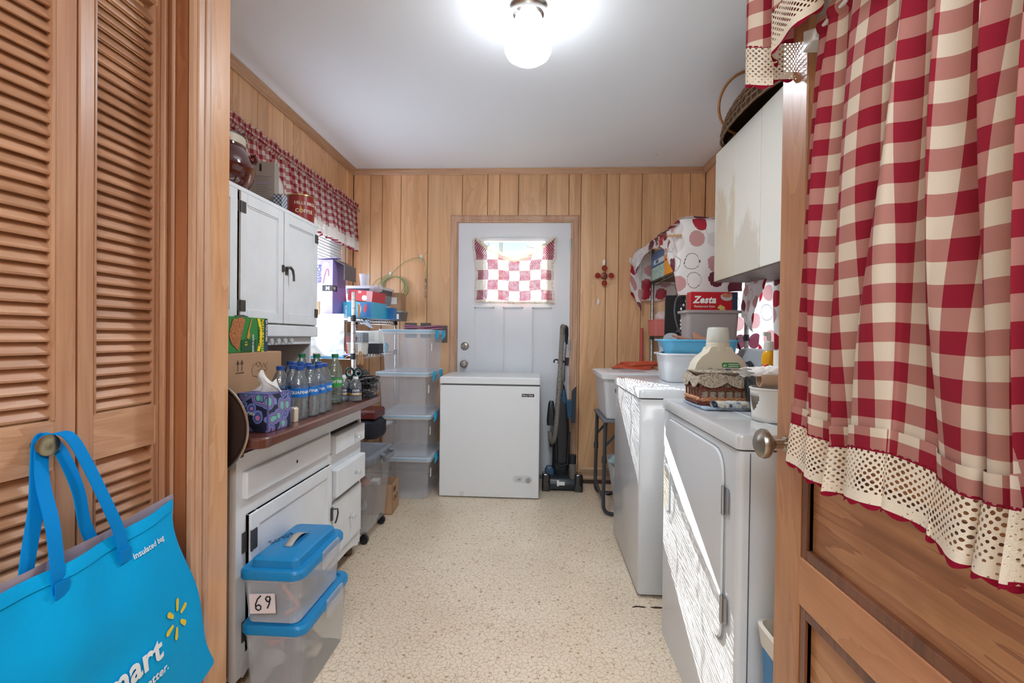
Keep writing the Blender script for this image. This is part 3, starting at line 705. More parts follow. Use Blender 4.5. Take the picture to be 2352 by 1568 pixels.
MB().lathe([(.064, .128), (.067, .129), (.067, .134), (.064, .135), (.05, .134), (.002, .134)], n=28).build('rim', GOLD, t)
CREAM = mat('print_cream', (224, 216, 200), .6)
wrap_text('HILLS BROS', (0, 0), .064, R(-40), .085, .021, CREAM, t); wrap_text('COFFEE', (0, 0), .064, R(-46), .045, .025, CREAM, t)
b = MB()
for i in range(7): a = R(-66 + i); b.obox((.0646 * math.cos(a), .0646 * math.sin(a), .062 - abs(i - 3) * .002), (-math.sin(a), math.cos(a), 0), (0, 0, 1), (math.cos(a), math.sin(a), 0), (.0014, .044 - abs(i - 3) * .008, .0008))
b.build('printed_coffee_drinker_robe', mat('print_yellow', (206, 168, 60), .6), t).name = 'printed_yellow_motif'

# --- left window valance, gathered on a rod
GING = gingham('valance_gingham', (158, 48, 60), (232, 226, 218), .0235, .35)
LACE = lace('valance_lace', (236, 228, 218), .0085, .62, (150, 50, 66), .072, -.001)
t = thing('window_valance', 'gathered red gingham valance with crochet edge over the left window', 'curtain', (-1.465, 3.0, 2.09))
VA, VB = -.86, .76
def vfold(u, v, base=0):
    y = VA + (VB - VA) * u
    a = .012 + .018 * v
    return a * math.sin(u * 150 + 2.2 * nz(u * 9) + v * .6) * (.6 + .7 * abs(nz(u * 14, 3))) + .012 * math.sin(u * 37 + 1) * v, y + .008 * math.sin(u * 93 + v) * v
def vs_(u, v):
    x, y = vfold(u, v); return (.028 + x + .012 * v, y, -.012 - v * .235)
MB().grid(vs_, 420, 10, lambda u, v: (u * (VB - VA) * 1.9, v * .235)).build('skirt', GING, t)
MB().grid(lambda u, v: (.030 + .0125 * math.cos((v - .5) * PI) + .005 * math.sin(u * 330 + 3 * nz(u * 30)), VA + (VB - VA) * u, .014 - v * .03), 420, 6, lambda u, v: (u * (VB - VA) * 1.9, -.05 + v * .04)).build('rod_pocket', GING, t)
MB().grid(lambda u, v: (.026 + .010 * math.sin(u * 190 + 2 * nz(u * 22, 5)) * v, VA + (VB - VA) * u, .012 + v * (.045 + .016 * nz(u * 28, 2))), 420, 4, lambda u, v: (u * (VB - VA) * 1.9, -.1 - v * .05)).build('header_ruffle', GING, t)
MB().grid(lambda u, v: (vs_(u, 1)[0], vs_(u, 1)[1], vs_(u, 1)[2] - v * (.064 + .020 * abs(math.sin(u * 60)))), 420, 6, lambda u, v: (u * (VB - VA) * 1.7, v * (.064 + .020 * abs(math.sin(u * 60))))).build('crochet_edge', LACE, t)
MB().tube([(.03, VA - .03, 0), (.03, VB + .01, 0), (-.03, VB + .01, 0)], .006, 6).build('rod', WHITE, t)

# --- on the work top
ZC = .801
t = thing('moving_carton', 'brown cardboard carton on the hutch counter under the granola box', 'box', (-1.0, 1.66, ZC), PI / 2)
MB().box(-.15, .175, -.0, .20, 0, .243).build('box', BOARD, t, bevel=.002)
MB().box(-.1505, .1755, .095, .145, .2432, .2436).build('tape', mat('packing_tape', (196, 168, 136), .3), t)
DK = mat('carton_print', (84, 66, 56), .8)
for dx in (-.100, -.078):
    MB()._add([(dx - .009, -.0006, .205), (dx + .009, -.0006, .205), (dx, -.0006, .221)], [(0, 1, 2)]).box(dx - .0015, dx + .0015, -.0008, -.0002, .182, .206).build('printed_arrow', DK, t)
MB().box(-.112, -.066, -.0008, -.0002, .175, .178).build('printed_bar', DK, t)
b = MB(); pts = [(.02 + .032 * math.cos(a * .5) - .008 * a * .2, -.0008, .182 + .026 * math.sin(a * .5) + .003 * math.sin(a * 3)) for a in range(2, 12)]
b.tube(pts, .0006, 4); b.tube([(.0 + i * .007, -.0008, .196 + .010 * math.sin(i * 1.9)) for i in range(12)], .0006, 4); b.tube([(.01 + i * .008, -.0008, .176 + .008 * math.sin(i * 2.6)) for i in range(9)], .0006, 4)
b.build('pen_scribble', mat('pen_ink', (90, 76, 76), .8), t)['kind'] = 'stuff'
GREEN = mat('granola_green', (46, 130, 62), .4)
t = thing('granola_box', 'green granola bar box lying on the cardboard carton', 'box', (-1.01, 1.635, ZC + .244), R(89))
MB().box(-.145, .115, .001, .098, 0, .122).build('box', GREEN, t, bevel=.001)
MB().box(.1152, .1156, .002, .097, .002, .120).box(.098, .1154, -.0005, .0, .002, .120).build('navy_end_panel', mat('granola_navy', (44, 56, 96), .45), t)
YEL = mat('granola_yellow', (240, 208, 40), .4)
b = MB(); n = 10
b.prism([(.050 + .014 * math.sin(PI * i / n), .002 + .118 * i / n) for i in range(n + 1)] + [(.066 + .014 * math.sin(PI * i / n), .002 + .118 * i / n) for i in range(n, -1, -1)], lambda p, q: (p[0], q, p[1]), -.0008, -.0002).build('yellow_band', YEL, t)
OAT = mat('oat_bar_print', (176, 112, 66), .6, var=.45, vs=130)
MB().prism([(-.105, .062), (-.085, .112), (-.036, .121), (-.020, .112), (-.046, .040), (-.055, .006), (-.090, .030), (-.100, .048)], lambda p, q: (p[0], q, p[1]), -.0010, -.0002).build('printed_oat_bar', OAT, t)
MB().prism([(-.010, .05), (.001, .045), (.008, .058), (.004, .072), (.020, .118), (.016, .119), (-.003, .074)], lambda p, q: (p[0], q, p[1]), -.0010, -.0002).build('printed_honey_dipper', mat('honey', (206, 138, 60), .5), t)
MB().box(-.040, .046, -.0009, -.0003, .004, .044).build('printed_dark_band', mat('granola_dark', (26, 84, 50), .45), t)
text('NATURE VALLEY', (.076, -.0008, .118), (0, 0, -1), (1, 0, 0), .021, YEL, t, bold=.02, squash=.82)
text('CRUNCHY', (.056, -.0014, .090), (0, 0, -1), (1, 0, 0), .014, mat('print_green_dark', (20, 80, 40), .5), t, bold=.02)
text("OATS 'N HONEY", (.020, -.0013, .062), (0, 0, -1), (1, 0, 0), .013, PAPERW, t, bold=.02, squash=.65)
text('24 POUCHES', (.102, -.0012, .116), (0, 0, -1), (1, 0, 0), .0135, PAPERW, t, bold=.02)
text('12', (-.020, -.0013, .040), (0, 0, -1), (1, 0, 0), .017, YEL, t, bold=.02)
# tissue box
m, nt, p = newmat('tissue_box_print'); tc = nt.a('TexCoord')
nn = nt.a('TexNoise'); nn.inputs['Scale'].default_value = 9; nt.l(tc.outputs['Object'], nn.inputs['Vector'])
va = nt.a('VectorMath', operation='SCALE'); nt.l(nn.outputs['Color'], va.inputs[0]); va.inputs['Scale'].default_value = .05
vb = nt.a('VectorMath', operation='ADD'); nt.l(tc.outputs['Object'], vb.inputs[0]); nt.l(va.outputs[0], vb.inputs[1])
vo = nt.a('TexVoronoi'); vo.inputs['Scale'].default_value = 24; nt.l(vb.outputs[0], vo.inputs['Vector'])
rg = nt.ramp(nt.math('MULTIPLY', vo.outputs['Distance'], 1.2), [(0, lin((120, 184, 176))), (.30, lin((96, 154, 164))), (.36, lin((60, 78, 128))), (.44, lin((206, 128, 176))), (.50, lin((76, 96, 156))), (.60, lin((120, 134, 196))), (.70, lin((40, 42, 64))), (.9, lin((34, 36, 54)))], True)
nt.l(rg, p.inputs[0]); p.inputs['Roughness'].default_value = .45
t = thing('tissue_box', 'tissue box with swirling purple and teal print at the counter end', 'tissue box', (-.888, 1.53, ZC), R(-6))
MB().box(-.0525, .0525, -.058, .058, 0, .120).build('box', m, t, bevel=.001)
ED = mat('tissue_box_edge', (84, 92, 150), .5)
b = MB()
for x, y in ((.0525, -.058), (-.0525, -.058), (.0525, .058)): b.box(x - .003, x + .0008, y - .0008, y + .003, 0, .12)
b.box(-.0532, .0532, -.0587, .0587, .1175, .1206).build('edge_trim', ED, t)
text('kleenex', (-.046, -.0592, .058), (1, 0, -.12), (0, 0, 1), .017, PAPERW, t, bold=.01)
b = MB()
b.grid(lambda u, v: ((u - .5) * (.085 * (1 - v) ** .8 + .018) + .012 * math.sin(v * 5) + .006 * nz(u * 4, v * 3), .014 * math.sin(u * 9 + v * 3) * (1 - .5 * v), .120 + v * .072 * (1 - .9 * abs(u - .42) ** 1.3)), 16, 10)
b.grid(lambda u, v: ((u - .5) * (.05 * (1 - v) + .02) + .02, .012 + .016 * math.cos(u * 8 + v * 2), .118 + v * .045 * (1 - abs(u - .6))), 12, 8)
b.build('tissue', mat('tissue_paper', (238, 236, 232), .9, transl=.3), t)
MB().rrect([(.1206, .032, .014, .012), (.1212, .031, .013, .012)]).build('slot_film', mat('slot_film', (120, 130, 170), .2), t)
tag(MB().rrect([(0, .018, .010, .004), (.012, .018, .010, .004), (.016, .014, .007, .004)], (-.895, 1.66, ZC + .10)).rrect([(0, .012, .008, .004), (.105, .012, .008, .004)], (-.895, 1.66, ZC)).build('lotion_bottle', BLACK), 'small black capped bottle just behind the tissue box', 'bottle')
tag(MB().rrect([(0, .012, .014, .005), (.045, .013, .014, .005), (.05, .010, .011, .005)], (-.862, 1.665, ZC)).build('ointment_jar', mat('ivory_plastic', (224, 216, 196), .35)), 'little ivory jar between the tissue box and the water bottles', 'jar')

# --- bottles
PET = clear('clear_pet', (232, 241, 247))
WLAB = mat('blue_label', (20, 112, 196), .35); BCAP = mat('blue_cap', (28, 74, 150), .4)
def bottle(name, label, H, r, prof, cap, capm, lab, labm, txt, loc, cat='bottle', liquid=None, group=None, bodym=None):
    t = thing(name, label, cat, loc, group=group)
    rib = lambda a, z: 1 + (.035 * math.sin(5 * a) if z < H * .12 else 0)
    MB().lathe([(q[0] * r, q[1] * H) for q in prof], n=20, fn=rib).build('bottle_body', bodym or PET, t)
    MB().lathe([(cap[0], H * cap[1]), (cap[0], H - .001), (cap[0] - .001, H)], n=14).build('cap', capm, t)
    MB().lathe([(r * lab[2] + .0006, H * lab[0]), (r * lab[2] + .0006, H * lab[1])], n=24, cap=False).build('label_wrap', labm, t)
    for q in txt: wrap_text(q[0], (0, 0), r * lab[2] + .0008, R(q[3]), H * q[1], q[2], PAPERW if len(q) < 5 else q[4], t, .01)
    if liquid: MB().lathe([(r * .86, .004), (r * .90, H * .1), (r * .9, H * .38), (r * .78, H * .5)], n=16).build('drink', liquid, t)
    return t
AQ = [(.55, 0), (.9, .015), (.97, .05), (.90, .10), (.98, .15), (.90, .20), (.98, .25), (.90, .30), (.97, .35), (.93, .38), (.93, .56), (1, .60), (.97, .68), (.80, .77), (.56, .86), (.40, .905), (.40, .93)]
aqp = [(-.872, 1.725, 'second in the front row from the tissue box'), (-.862, 1.792, 'third in the front row'), (-.862, 1.860, 'fourth in the front row'), (-.872, 1.930, 'at the far end of the front row'),
       (-.938, 1.715, 'half hidden behind the tissue box'), (-.932, 1.792, 'second row, nearest the carton face'), (-.930, 1.862, 'in the middle of the second row'), (-.942, 1.938, 'second row, farthest one'),
       (-.995, 1.925, 'third row beside the carton corner'), (-1.003, 1.992, 'third row, its cap between two others'), (-1.068, 2.03, 'deepest in the cluster, by the cabinet wall'), (-.932, 2.01, 'just before the green caps')]
first = None
for i, (x, y, where) in enumerate(aqp):
    lb = 'blue capped water bottle, ' + where
    if first is None:
        first = bottle('water_bottle', lb, .192, .0315, AQ, (.0145, .925), BCAP, (.42, .61, .965), WLAB, [('AQUAFINA', .485, .0155, -70)], (x, y, ZC), group='blue capped water bottles on the counter')
    else: copy_tree(first, loc=(x, y, ZC), rz=random.uniform(-.5, .3), label=lb)
SODA = clear('soda_bottle', (222, 238, 228))
GLAB = mat('green_label', (52, 150, 72), .4); GCAP = mat('green_cap', (30, 110, 70), .4); RCAP = mat('red_cap', (178, 34, 40), .4)
SP = [(.6, 0), (.92, .02), (1, .08), (.98, .3), (.94, .34), (.94, .52), (1, .56), (.92, .68), (.62, .82), (.38, .91), (.38, .94)]
for (x, y, capm, lb, txt) in ((-.915, 2.135, GCAP, 'green capped soda bottle with green label, nearest the small bottles', [('Sprite', .42, .026, -60)]), (-.985, 2.105, GCAP, 'green capped soda bottle, middle one beside the water bottles', [('Sprite', .42, .026, -60)]), (-1.055, 2.11, GCAP, 'green capped soda bottle directly behind the blue capped bottles', []), (-1.02, 2.175, RCAP, 'red capped soda bottle behind the green capped ones', [])):
    bottle('soda_bottle', lb, .222, .033, SP, (.015, .93), capm, (.34, .52, .96), GLAB if capm is GCAP else mat('red_label', (170, 40, 40), .4), txt, (x, y, ZC), bodym=SODA, group='soda bottles on the counter')
DLAB = mat('navy_label', (52, 66, 100), .4); WCAP = mat('white_cap', (232, 234, 234), .4)
MP = [(.6, 0), (.95, .03), (1, .10), (.93, .22), (.93, .55), (1, .6), (.88, .74), (.5, .88), (.42, .92)]
first = None
for (x, y, wh) in ((-.975, 2.24, 'beside the soda bottles, leftmost of the row'), (-.908, 2.215, 'middle one of the front three'), (-.850, 2.215, 'nearest the counter edge'), (-.938, 2.285, 'behind the others, near the scissors')):
    lb = 'small white capped water bottle, ' + wh
    if first is None:
        first = bottle('small_water_bottle', lb, .114, .0285, MP, (.0125, .90), WCAP, (.24, .52, .94), DLAB, [('DEER', .41, .014, -62), ('PARK', .28, .014, -62)], (x, y, ZC), group='small white capped bottles')
        MB().lathe([(.0278, .030), (.0278, .040)], n=16, cap=False).build('label_hills', mat('label_gold', (196, 160, 70), .5), first)
    else: copy_tree(first, loc=(x, y, ZC), rz=random.uniform(-.2, .2), label=lb)

# wire basket of black cutlery, scissors
WIRE = mat('dark_wire', (70, 70, 74), .35, .8); STEEL = mat('steel', (176, 180, 186), .25, 1)
t = thing('cutlery_basket', 'black wire basket crammed with cutlery at the far counter end', 'basket', (-.868, 2.355, ZC))
b = MB()
for z in (.003, .035, .07, .10): b.tube([(-.062, -.07, z), (.062, -.07, z), (.062, .07, z), (-.062, .07, z)], .0016, 5, True)
for i in range(9):
    x = -.062 + .0155 * i; b.tube([(x, -.07, .10), (x, -.07, .003), (x, .07, .003), (x, .07, .10)], .0012, 4)
    y = -.07 + .0175 * i; b.tube([(-.062, y, .10), (-.062, y, .003), (.062, y, .003), (.062, y, .10)], .0012, 4)
b.build('wire_frame', WIRE, t)['kind'] = 'stuff'
b = MB()
for i in range(70):
    x, y, z = random.uniform(-.045, .045), random.uniform(-.055, .055), random.uniform(.01, .085); a = random.uniform(-.5, .5)
    b.obox((x, y, z), (math.cos(a), math.sin(a), random.uniform(-.3, .3)), (-math.sin(a), math.cos(a), .1), (0, 0, 1), (random.uniform(.04, .08), .009, .003))
b.m = 1
for i in range(34):
    x, y, z = random.uniform(-.045, .045), random.uniform(-.055, .055), random.uniform(.04, .105); a = random.uniform(-.6, .6)
    b.obox((x, y, z), (math.cos(a), math.sin(a), random.uniform(-.3, .3)), (-math.sin(a), math.cos(a), .1), (0, 0, 1), (random.uniform(.04, .09), .012, .007))
b.build('cutlery', [STEEL, BLACK], t)['kind'] = 'stuff'
b = MB(); b.tube([(.0, -.06, .118), (.01, 0, .125), (.0, .06, .118)], [.012, .014, .012], 8); b.build('black_handle', BLACK, t)
t = thing('scissors', 'teal and black handled scissors standing in the small bottles', 'scissors', (-.885, 2.288, ZC))
TEAL = mat('scissor_teal', (120, 170, 176), .4)
for sx in (-1, 1):
    b = MB(); b.tube([(sx * .021 + .019 * math.cos(a), 0, .128 + .022 * math.sin(a)) for a in [2 * PI * i / 14 for i in range(14)]], .005, 6, True); b.tube([(sx * .010, 0, .110), (0, 0, .08), (-sx * .004, 0, .055)], [.005, .007, .005], 6)
    o = b.build('handle_loop', mat('scissor_black', (38, 42, 46), .45), t)
    MB().tube([(sx * .021 + .0145 * math.cos(a), 0, .128 + .0175 * math.sin(a)) for a in [2 * PI * i / 14 for i in range(14)]], .0028, 5, True).build('inner_grip', TEAL, o)
    MB().obox((-sx * .006, .0015 * sx, .030), (0, 0, 1), (1, 0, 0), (0, 1, 0), (.06, .010, .0015)).build('blade', STEEL, t)

# round tray hanging by the end of the hutch
t = thing('round_tray', 'dark round tray with a steel rim hanging at the hutch end', 'tray', (-.985, 1.372, .832))
MB().lathe([(.002, 0), (.128, 0), (.138, -.010), (.146, -.012)], n=48, axis='y', cap=False).build('dish', mat('tray_brown', (58, 44, 40), .35), t)
MB().tube([(.145 * math.cos(2 * PI * i / 48), -.012, .145 * math.sin(2 * PI * i / 48)) for i in range(48)], .0035, 6, True).build('rim', mat('tray_rim', (170, 160, 150), .3, .8), t)
MB().tube([(0, .012, .14), (0, -.006, .146), (0, .02, .152)], .003, 6).build('hook', HINGE, t)

# two latching boxes with blue lids
BLUE = mat('lid_blue', (24, 128, 186), .38, var=.06, vs=12); CLR = mat('clear_plastic', (222, 226, 232), .2, alpha=.40, spec=.5)
CLR2 = mat('frosted_plastic', (200, 204, 212), .32, alpha=.40, spec=.4)
def latch_box(name, label, loc, H, hx, hy, raised, rz=0):
    t = thing(name, label, 'storage box', loc, rz)
    MB().rrect([(0, hx - .022, hy - .022, .02), (.004, hx - .018, hy - .018, .025), (H - .03, hx - .006, hy - .006, .03)]).build('tub', CLR, t)
    MB().rrect([(H - .034, hx - .003, hy - .003, .03), (H - .022, hx - .003, hy - .003, .03)], cap=False).build('tub_lip', CLR2, t)
    MB().rrect([(H - .026, hx + .002, hy + .002, .035), (H - .008, hx + .002, hy + .002, .035), (H, hx - .004, hy - .004, .03), (H + .0005, hx - .022, hy - .022, .02), (H - .006 + raised, hx - .026, hy - .026, .02), (H + raised, hx - .034, hy - .034, .018)], n=6).build('lid', BLUE, t, smooth=True)
    b = MB(); b.rrect([(H - .055, .0035, .06, .003), (H - .002, .0045, .06, .003), (H + .002, .003, .058, .003)], (hx + .005, .03, 0)); b.build('latch', CLR2, t, bevel=.001)
    b = MB()
    for i in range(3): b.cbox((hx + .0098, .03, H - .018 - i * .010), (.001, .085, .003))
    b.build('latch_grip', CLR, t)
    return t
t1 = latch_box('latch_box', 'larger clear box with blue lid on the floor, below the numbered one', (-.782, 1.565, 0), .24, .1, .178, .0)
t2 = latch_box('latch_box', 'clear box with raised blue lid, arched handle and number card', (-.786, 1.545, .243), .165, .098, .165, .026)
b = MB()
b.grid(lambda u, v: (-.012 + v * .024, -.055 + u * .11, .192 + .014 * math.sin(PI * u)), 12, 1); b.build('arched_handle', mat('grey_handle', (168, 160, 152), .4), t2, solid=.003)
MB().rrect([(.1915, .024, .062, .024), (.1922, .022, .060, .022)]).build('handle_well', mat('lid_blue_dark', (20, 108, 164), .4), t2)
text('Scraps', (-.062, -.045, .1925), (.35, 1, 0), (-1, .3, 0), .036, mat('marker_faint', (24, 70, 100), .6), t2, shear=.3)
cdx = MB().obox((-.018, -.1655, .070), (1, 0, .06), (0, 1, .02), (-.06, 0, 1), (.078, .0015, .058)).build('number_card', mat('card_pinkish', (222, 210, 212), .8), t2)
mk = MB()
def dig(pts, r=.0021): mk.tube([(x, -.1672, z) for x, z in pts], r, 6)
dig([(-.022, .094), (-.032, .084), (-.038, .068), (-.037, .055), (-.029, .050), (-.022, .055), (-.022, .063), (-.029, .067), (-.036, .062)])
dig([(-.003, .078), (-.008, .086), (-.004, .092), (.005, .092), (.007, .084), (.001, .077), (-.003, .079)]); dig([(.006, .090), (.004, .072), (-.002, .058)])
mk.build('handwritten_number', INK, cdx)
# soft contents seen through the plastic
def rags(parent, n, cols, x0, x1, y0, y1, z0, z1, r):
    for i in range(n):
        c = cols[i % len(cols)]; b = MB(); cx, cy, cz = random.uniform(x0, x1), random.uniform(y0, y1), random.uniform(z0, z1); k = random.uniform(.6, 1) * r; s = random.random() * 9
        b.ball((0, 0, 0), (k, k * random.uniform(.8, 1.5), k * random.uniform(.35, .8)), 14, 9)
        for v in b.v: v += v.normalized() * k * .35 * noise.noise(v * (3.2 / k) + Vector((s, s, s)))
        for v in b.v: v += Vector((cx, cy, cz))
        b.build('folded_cloth', c, parent)
PK = mat('pink_cloth', (206, 110, 96), .9); GC = mat('grey_cloth', (150, 146, 140), .9); DC = mat('plum_cloth', (92, 66, 70), .9); OC = mat('oat_cloth', (190, 178, 150), .9)
rags(t1, 12, [DC, PK, GC, OC], -.05, .045, -.11, .11, .05, .13, .045)
rags(t2, 8, [GC, OC, PK, DC], -.045, .035, -.10, .10, .03, .08, .035)
MB().tube([(.02, -.13, .11), (.045, -.12, .07), (.06, -.10, .03), (.03, -.13, .02)], .005, 6).build('pink_ribbon', PK, t2)

# tote on casters
GL = mat('tote_grey_lid', (104, 106, 112), .35); SM = mat('smoky_plastic', (190, 194, 198), .22, alpha=.32)
t = thing('rolling_tote', 'tall clear tote on black casters with dark grey lid', 'storage bin', (-1.06, 2.65, 0))
MB().rrect([(.06, .165, .165, .03), (.065, .17, .17, .035), (.44, .20, .195, .04)]).build('tub', SM, t)
MB().rrect([(.425, .205, .200, .045), (.452, .210, .205, .05), (.462, .206, .201, .045), (.47, .185, .18, .04), (.462, .17, .165, .03)], n=6).build('lid', GL, t, smooth=True)
b = MB(); b.tube([(.212, -.05, .455), (.226, -.05, .452), (.230, -.05, .43), (.230, .09, .43), (.226, .09, .452), (.212, .09, .455)], .012, 8); b.build('latch', GL, t)
for x in (-.13, .15):
    for y in (-.14, .14):
        b = MB(); b.lathe([(.008, -.011), (.024, -.009), (.024, .009), (.008, .011)], (x, y, .025), 16, 'y'); o = b.build('caster', BLACK, t); MB().cbox((x, y, .050), (.02, .026, .022)).build('fork', BLACK, o)
rags(t, 6, [PK, GC, mat('blush_cloth', (214, 150, 128), .9)], -.10, .12, -.10, .09, .12, .32, .06)

# small carton behind the tote
t = thing('small_carton', 'small brown carton on the floor behind the rolling tote', 'box', (-.985, 3.02, 0), R(4))
b = MB(); b.box(-.09, .09, -.09, .09, 0, .004)
for q in ((-.09, -.087, -.09, .09), (.087, .09, -.09, .09), (-.09, .09, -.09, -.087), (-.09, .09, .087, .09)): b.box(*q, 0, .185)
b.build('box', BOARD, t)
MB().cbox((-.04, .0, .17), (.05, .08, .04)).build('white_packet', PAPERW, t)
text('ONO', (.0905, -.055, .07), (0, 1, 0), (0, 0, 1), .05, DK, t, squash=.9)
MB().box(.0903, .0908, -.06, .0, .13, .16).build('printed_bar', DK, t)

# four clear bins with aqua latches
AQUA = mat('aqua_latch', (40, 160, 200), .35); SEAL = mat('aqua_seal', (120, 184, 214), .4)
CL3 = mat('clear_bin', (224, 230, 240),   .15, alpha=.30, spec=.5); CLLID = mat('clear_bin_lid', (226, 232, 240), .2, alpha=.5)
def clear_bin(loc, label, rz=0):
    t = thing('clear_bin', label, 'storage bin', loc, rz, group='stack of clear bins with aqua latches')
    hx, hy, H = .165, .235, .262
    MB().rrect([(0, hx - .02, hy - .02, .018), (.003, hx - .016, hy - .016, .02), (H, hx, hy, .025)]).build('tub', CL3, t)
    MB().rrect([(H - .004, hx + .018, hy + .018, .03), (H + .012, hx + .020, hy + .020, .03)], cap=False).build('rim', CLLID, t)
    MB().rrect([(H + .0125, hx + .0205, hy + .0205, .03), (H + .0175, hx + .0205, hy + .0205, .03)], cap=False).build('seal', SEAL, t)
    MB().rrect([(H + .018, hx + .020, hy + .020, .03), (H + .026, hx + .018, hy + .018, .03), (H + .0262, hx - .004, hy - .004, .02), (H + .021, hx - .010, hy - .010, .02)]).build('lid', CLLID, t)
    for sy in (-.13, .09):
        b = MB(); b.prism([(hx + .018, H + .028), (hx + .034, H + .022), (hx + .038, H + .0), (hx + .034, H - .022), (hx + .022, H - .040), (hx + .014, H - .036), (hx + .022, H - .012), (hx + .018, H + .008)], lambda p, q: (p[0], q, p[1]), sy, sy + .05)
        b.build('latch', AQUA, t, bevel=.002)
    MB().obox((hx + .001, -.17, .17), (0, 1, 0), (0, 0, 1), (1, 0, 0), (.035, .055, .001)).build('label_strip', PAPERW, t)
    return t
zz = 0
for i, (x, y, rz, lb) in enumerate(((-.895, 3.46, 0, 'lowest clear bin of the stack, standing on the floor'), (-.905, 3.45, R(1.5), 'second clear bin from the bottom, set slightly askew'), (-.91, 3.44, 0, 'third clear bin from the bottom of the stack'), (-.895, 3.45, 0, 'topmost clear bin, the purple cloth on its lid'))):
    clear_bin((x, y, zz), lb, rz); zz += .288
t = thing('purple_cloth', 'folded purple cloth lying on the topmost clear bin', 'cloth', (-.84, 3.50, zz + .002))
PC = mat('purple_terry', (158, 104, 126), .95, bump=.8, bs=260)
for k in range(2):
    MB().grid(lambda u, v: (-.12 + u * .25 + .008 * math.sin(v * 6), -.09 + v * .2, .006 + k * .014 + .010 * abs(nz(u * 4 + k * 3, v * 3)) + .005 * math.sin(u * 7 + k)), 26, 16).build('cloth_fold', PC, t, solid=.011)

# dark case and red box behind the hutch end
t = thing('duffel_bag', 'black bag under the wire shelf behind the hutch', 'bag', (-1.22, 3.14, .443))
MB().rrect([(0, .19, .11, .04), (.02, .2, .12, .05), (.10, .2, .12, .05), (.13, .17, .09, .04)]).build('bag_body', mat('black_nylon', (34, 38, 48), .6, bump=.4, bs=80), t, smooth=True)
MB().tube(arc((.0, -.125, .03), .09, .2, 2.9, 10), .006, 6).build('handle', mat('navy_strap', (44, 56, 80), .7), t)
t = thing('red_case', 'dark red metal case on the black bag behind the hutch', 'case', (-1.19, 3.12, .575))
MB().rrect([(0, .16, .1, .01), (.035, .16, .1, .01), (.038, .162, .102, .01), (.055, .155, .095, .01)]).build('case_body', mat('oxblood', (96, 36, 34), .4), t)
MB().cbox((.09, -.103, .034), (.02, .004, .014)).build('latch', STEEL, t)

# ---------------- left wire rack
def wire_rack(name, label, x0, x1, y0, y1, shelves, top, m, truss_dark=None):
    t = thing(name, label, 'shelf rack', ((x0 + x1) / 2, (y0 + y1) / 2, 0))
    for x in (x0, x1):
        for y in (y0, y1):
            b = MB(); b.lathe([(.0125, .0), (.0125, top), (.010, top + .004)], (x, y, 0), 12)
            p = b.build('post', m, t, True)
            b = MB()
            for k in range(int(top / .05)): b.lathe([(.0128, .02 + k * .05), (.0128, .022 + k * .05)], (x, y, 0), 12, cap=False)
            b.build('post_rings', mat('post_groove', (60, 60, 62), .4, .5), p, True)['kind'] = 'stuff'
            b = MB()
            for z in shelves: b.lathe([(.017, z - .022), (.0145, z + .014)], (x, y, 0), 12)
            b.build('collar', BLACK, p, True)['kind'] = 'stuff'
    for z in shelves:
        s = MB()
        for zz_ in (z, z - .022): s.tube([(x0, y0, zz_), (x1, y0, zz_), (x1, y1, zz_), (x0, y1, zz_)], .003, 6, True)
        sh = s.build('shelf_frame', m, t, True)
        s = MB(); n = int((y1 - y0) / .028)
        for x in (x0, x1):
            s.tube([(x, y0 + (y1 - y0) * i / n, z - (.021 if i % 2 else .001)) for i in range(n + 1)], .0016, 5)
        n = int((x1 - x0) / .028)
        for y in (y0, y1):
            s.tube([(x0 + (x1 - x0) * i / n, y, z - (.021 if i % 2 else .001)) for i in range(n + 1)], .0016, 5)
        s.build('truss_wire', m, sh, True)['kind'] = 'stuff'
        s = MB(); n = int((y1 - y0) / .024)
        for i in range(1, n): y = y0 + (y1 - y0) * i / n; s.tube([(x0, y, z + .002), (x1, y, z + .002)], .0014, 4)
        s.build('deck_wires', m, sh, True)['kind'] = 'stuff'
    return t
LX0, LX1, LY0, LY1 = -1.43, -1.115, 2.86, 3.72
S1, S2 = 1.215, .985
wire_rack('wire_rack', 'chrome wire shelf rack against the left wall', LX0, LX1, LY0, LY1, [S1, S2, .44], 1.365, CHROME)
LIL = mat('glove_lilac', (168, 158, 214), .4, var=.12, vs=7); VIO = mat('glove_violet', (150, 136, 204), .4)
t = thing('glove_box', 'tall lilac printed box with its grey flap open, near the blinds', 'box', (-1.335, 2.955, S1 + .004), R(-4))
MB().box(-.13, .095, -.085, .085, 0, .345).build('box', LIL, t, bevel=.001)
MB().box(.0952, .0958, -.084, .084, .002, .343).build('side_panel', VIO, t)
MB().prism([(-.129, .345), (.02, .345), (-.03, .22), (-.02, .14), (-.129, .10)], lambda p, q: (p[0], q, p[1]), -.0858, -.0852).build('pale_print', mat('glove_pale', (206, 212, 222), .45), t)
FLP = mat('flap_grey', (112, 104, 104), .8)
MB().prism([(.095, .345), (.150, .318), (.16, .312), (.16, .225), (.163, .225), (.163, .315), (.097, .350)], lambda p, q: (p[0], q, p[1]), -.07, .085).build('open_flap', FLP, t)
MB().prism([(-.13, .345), (.10, .355), (.12, .36), (.12, .356), (-.13, .339)], lambda p, q: (p[0], q, p[1]), -.09, -.02).build('open_flap', LIL, t)
text('POWER', (-.006, -.0866, .315), (0, 0, -1), (1, 0, 0), .040, mat('print_slate', (66, 78, 128), .5), t, bold=.012, squash=.8)
text('FLEX', (-.042, -.0866, .305), (0, 0, -1), (1, 0, 0), .040, mat('print_slate', (66, 78, 128), .5), t, bold=.012, squash=.8)
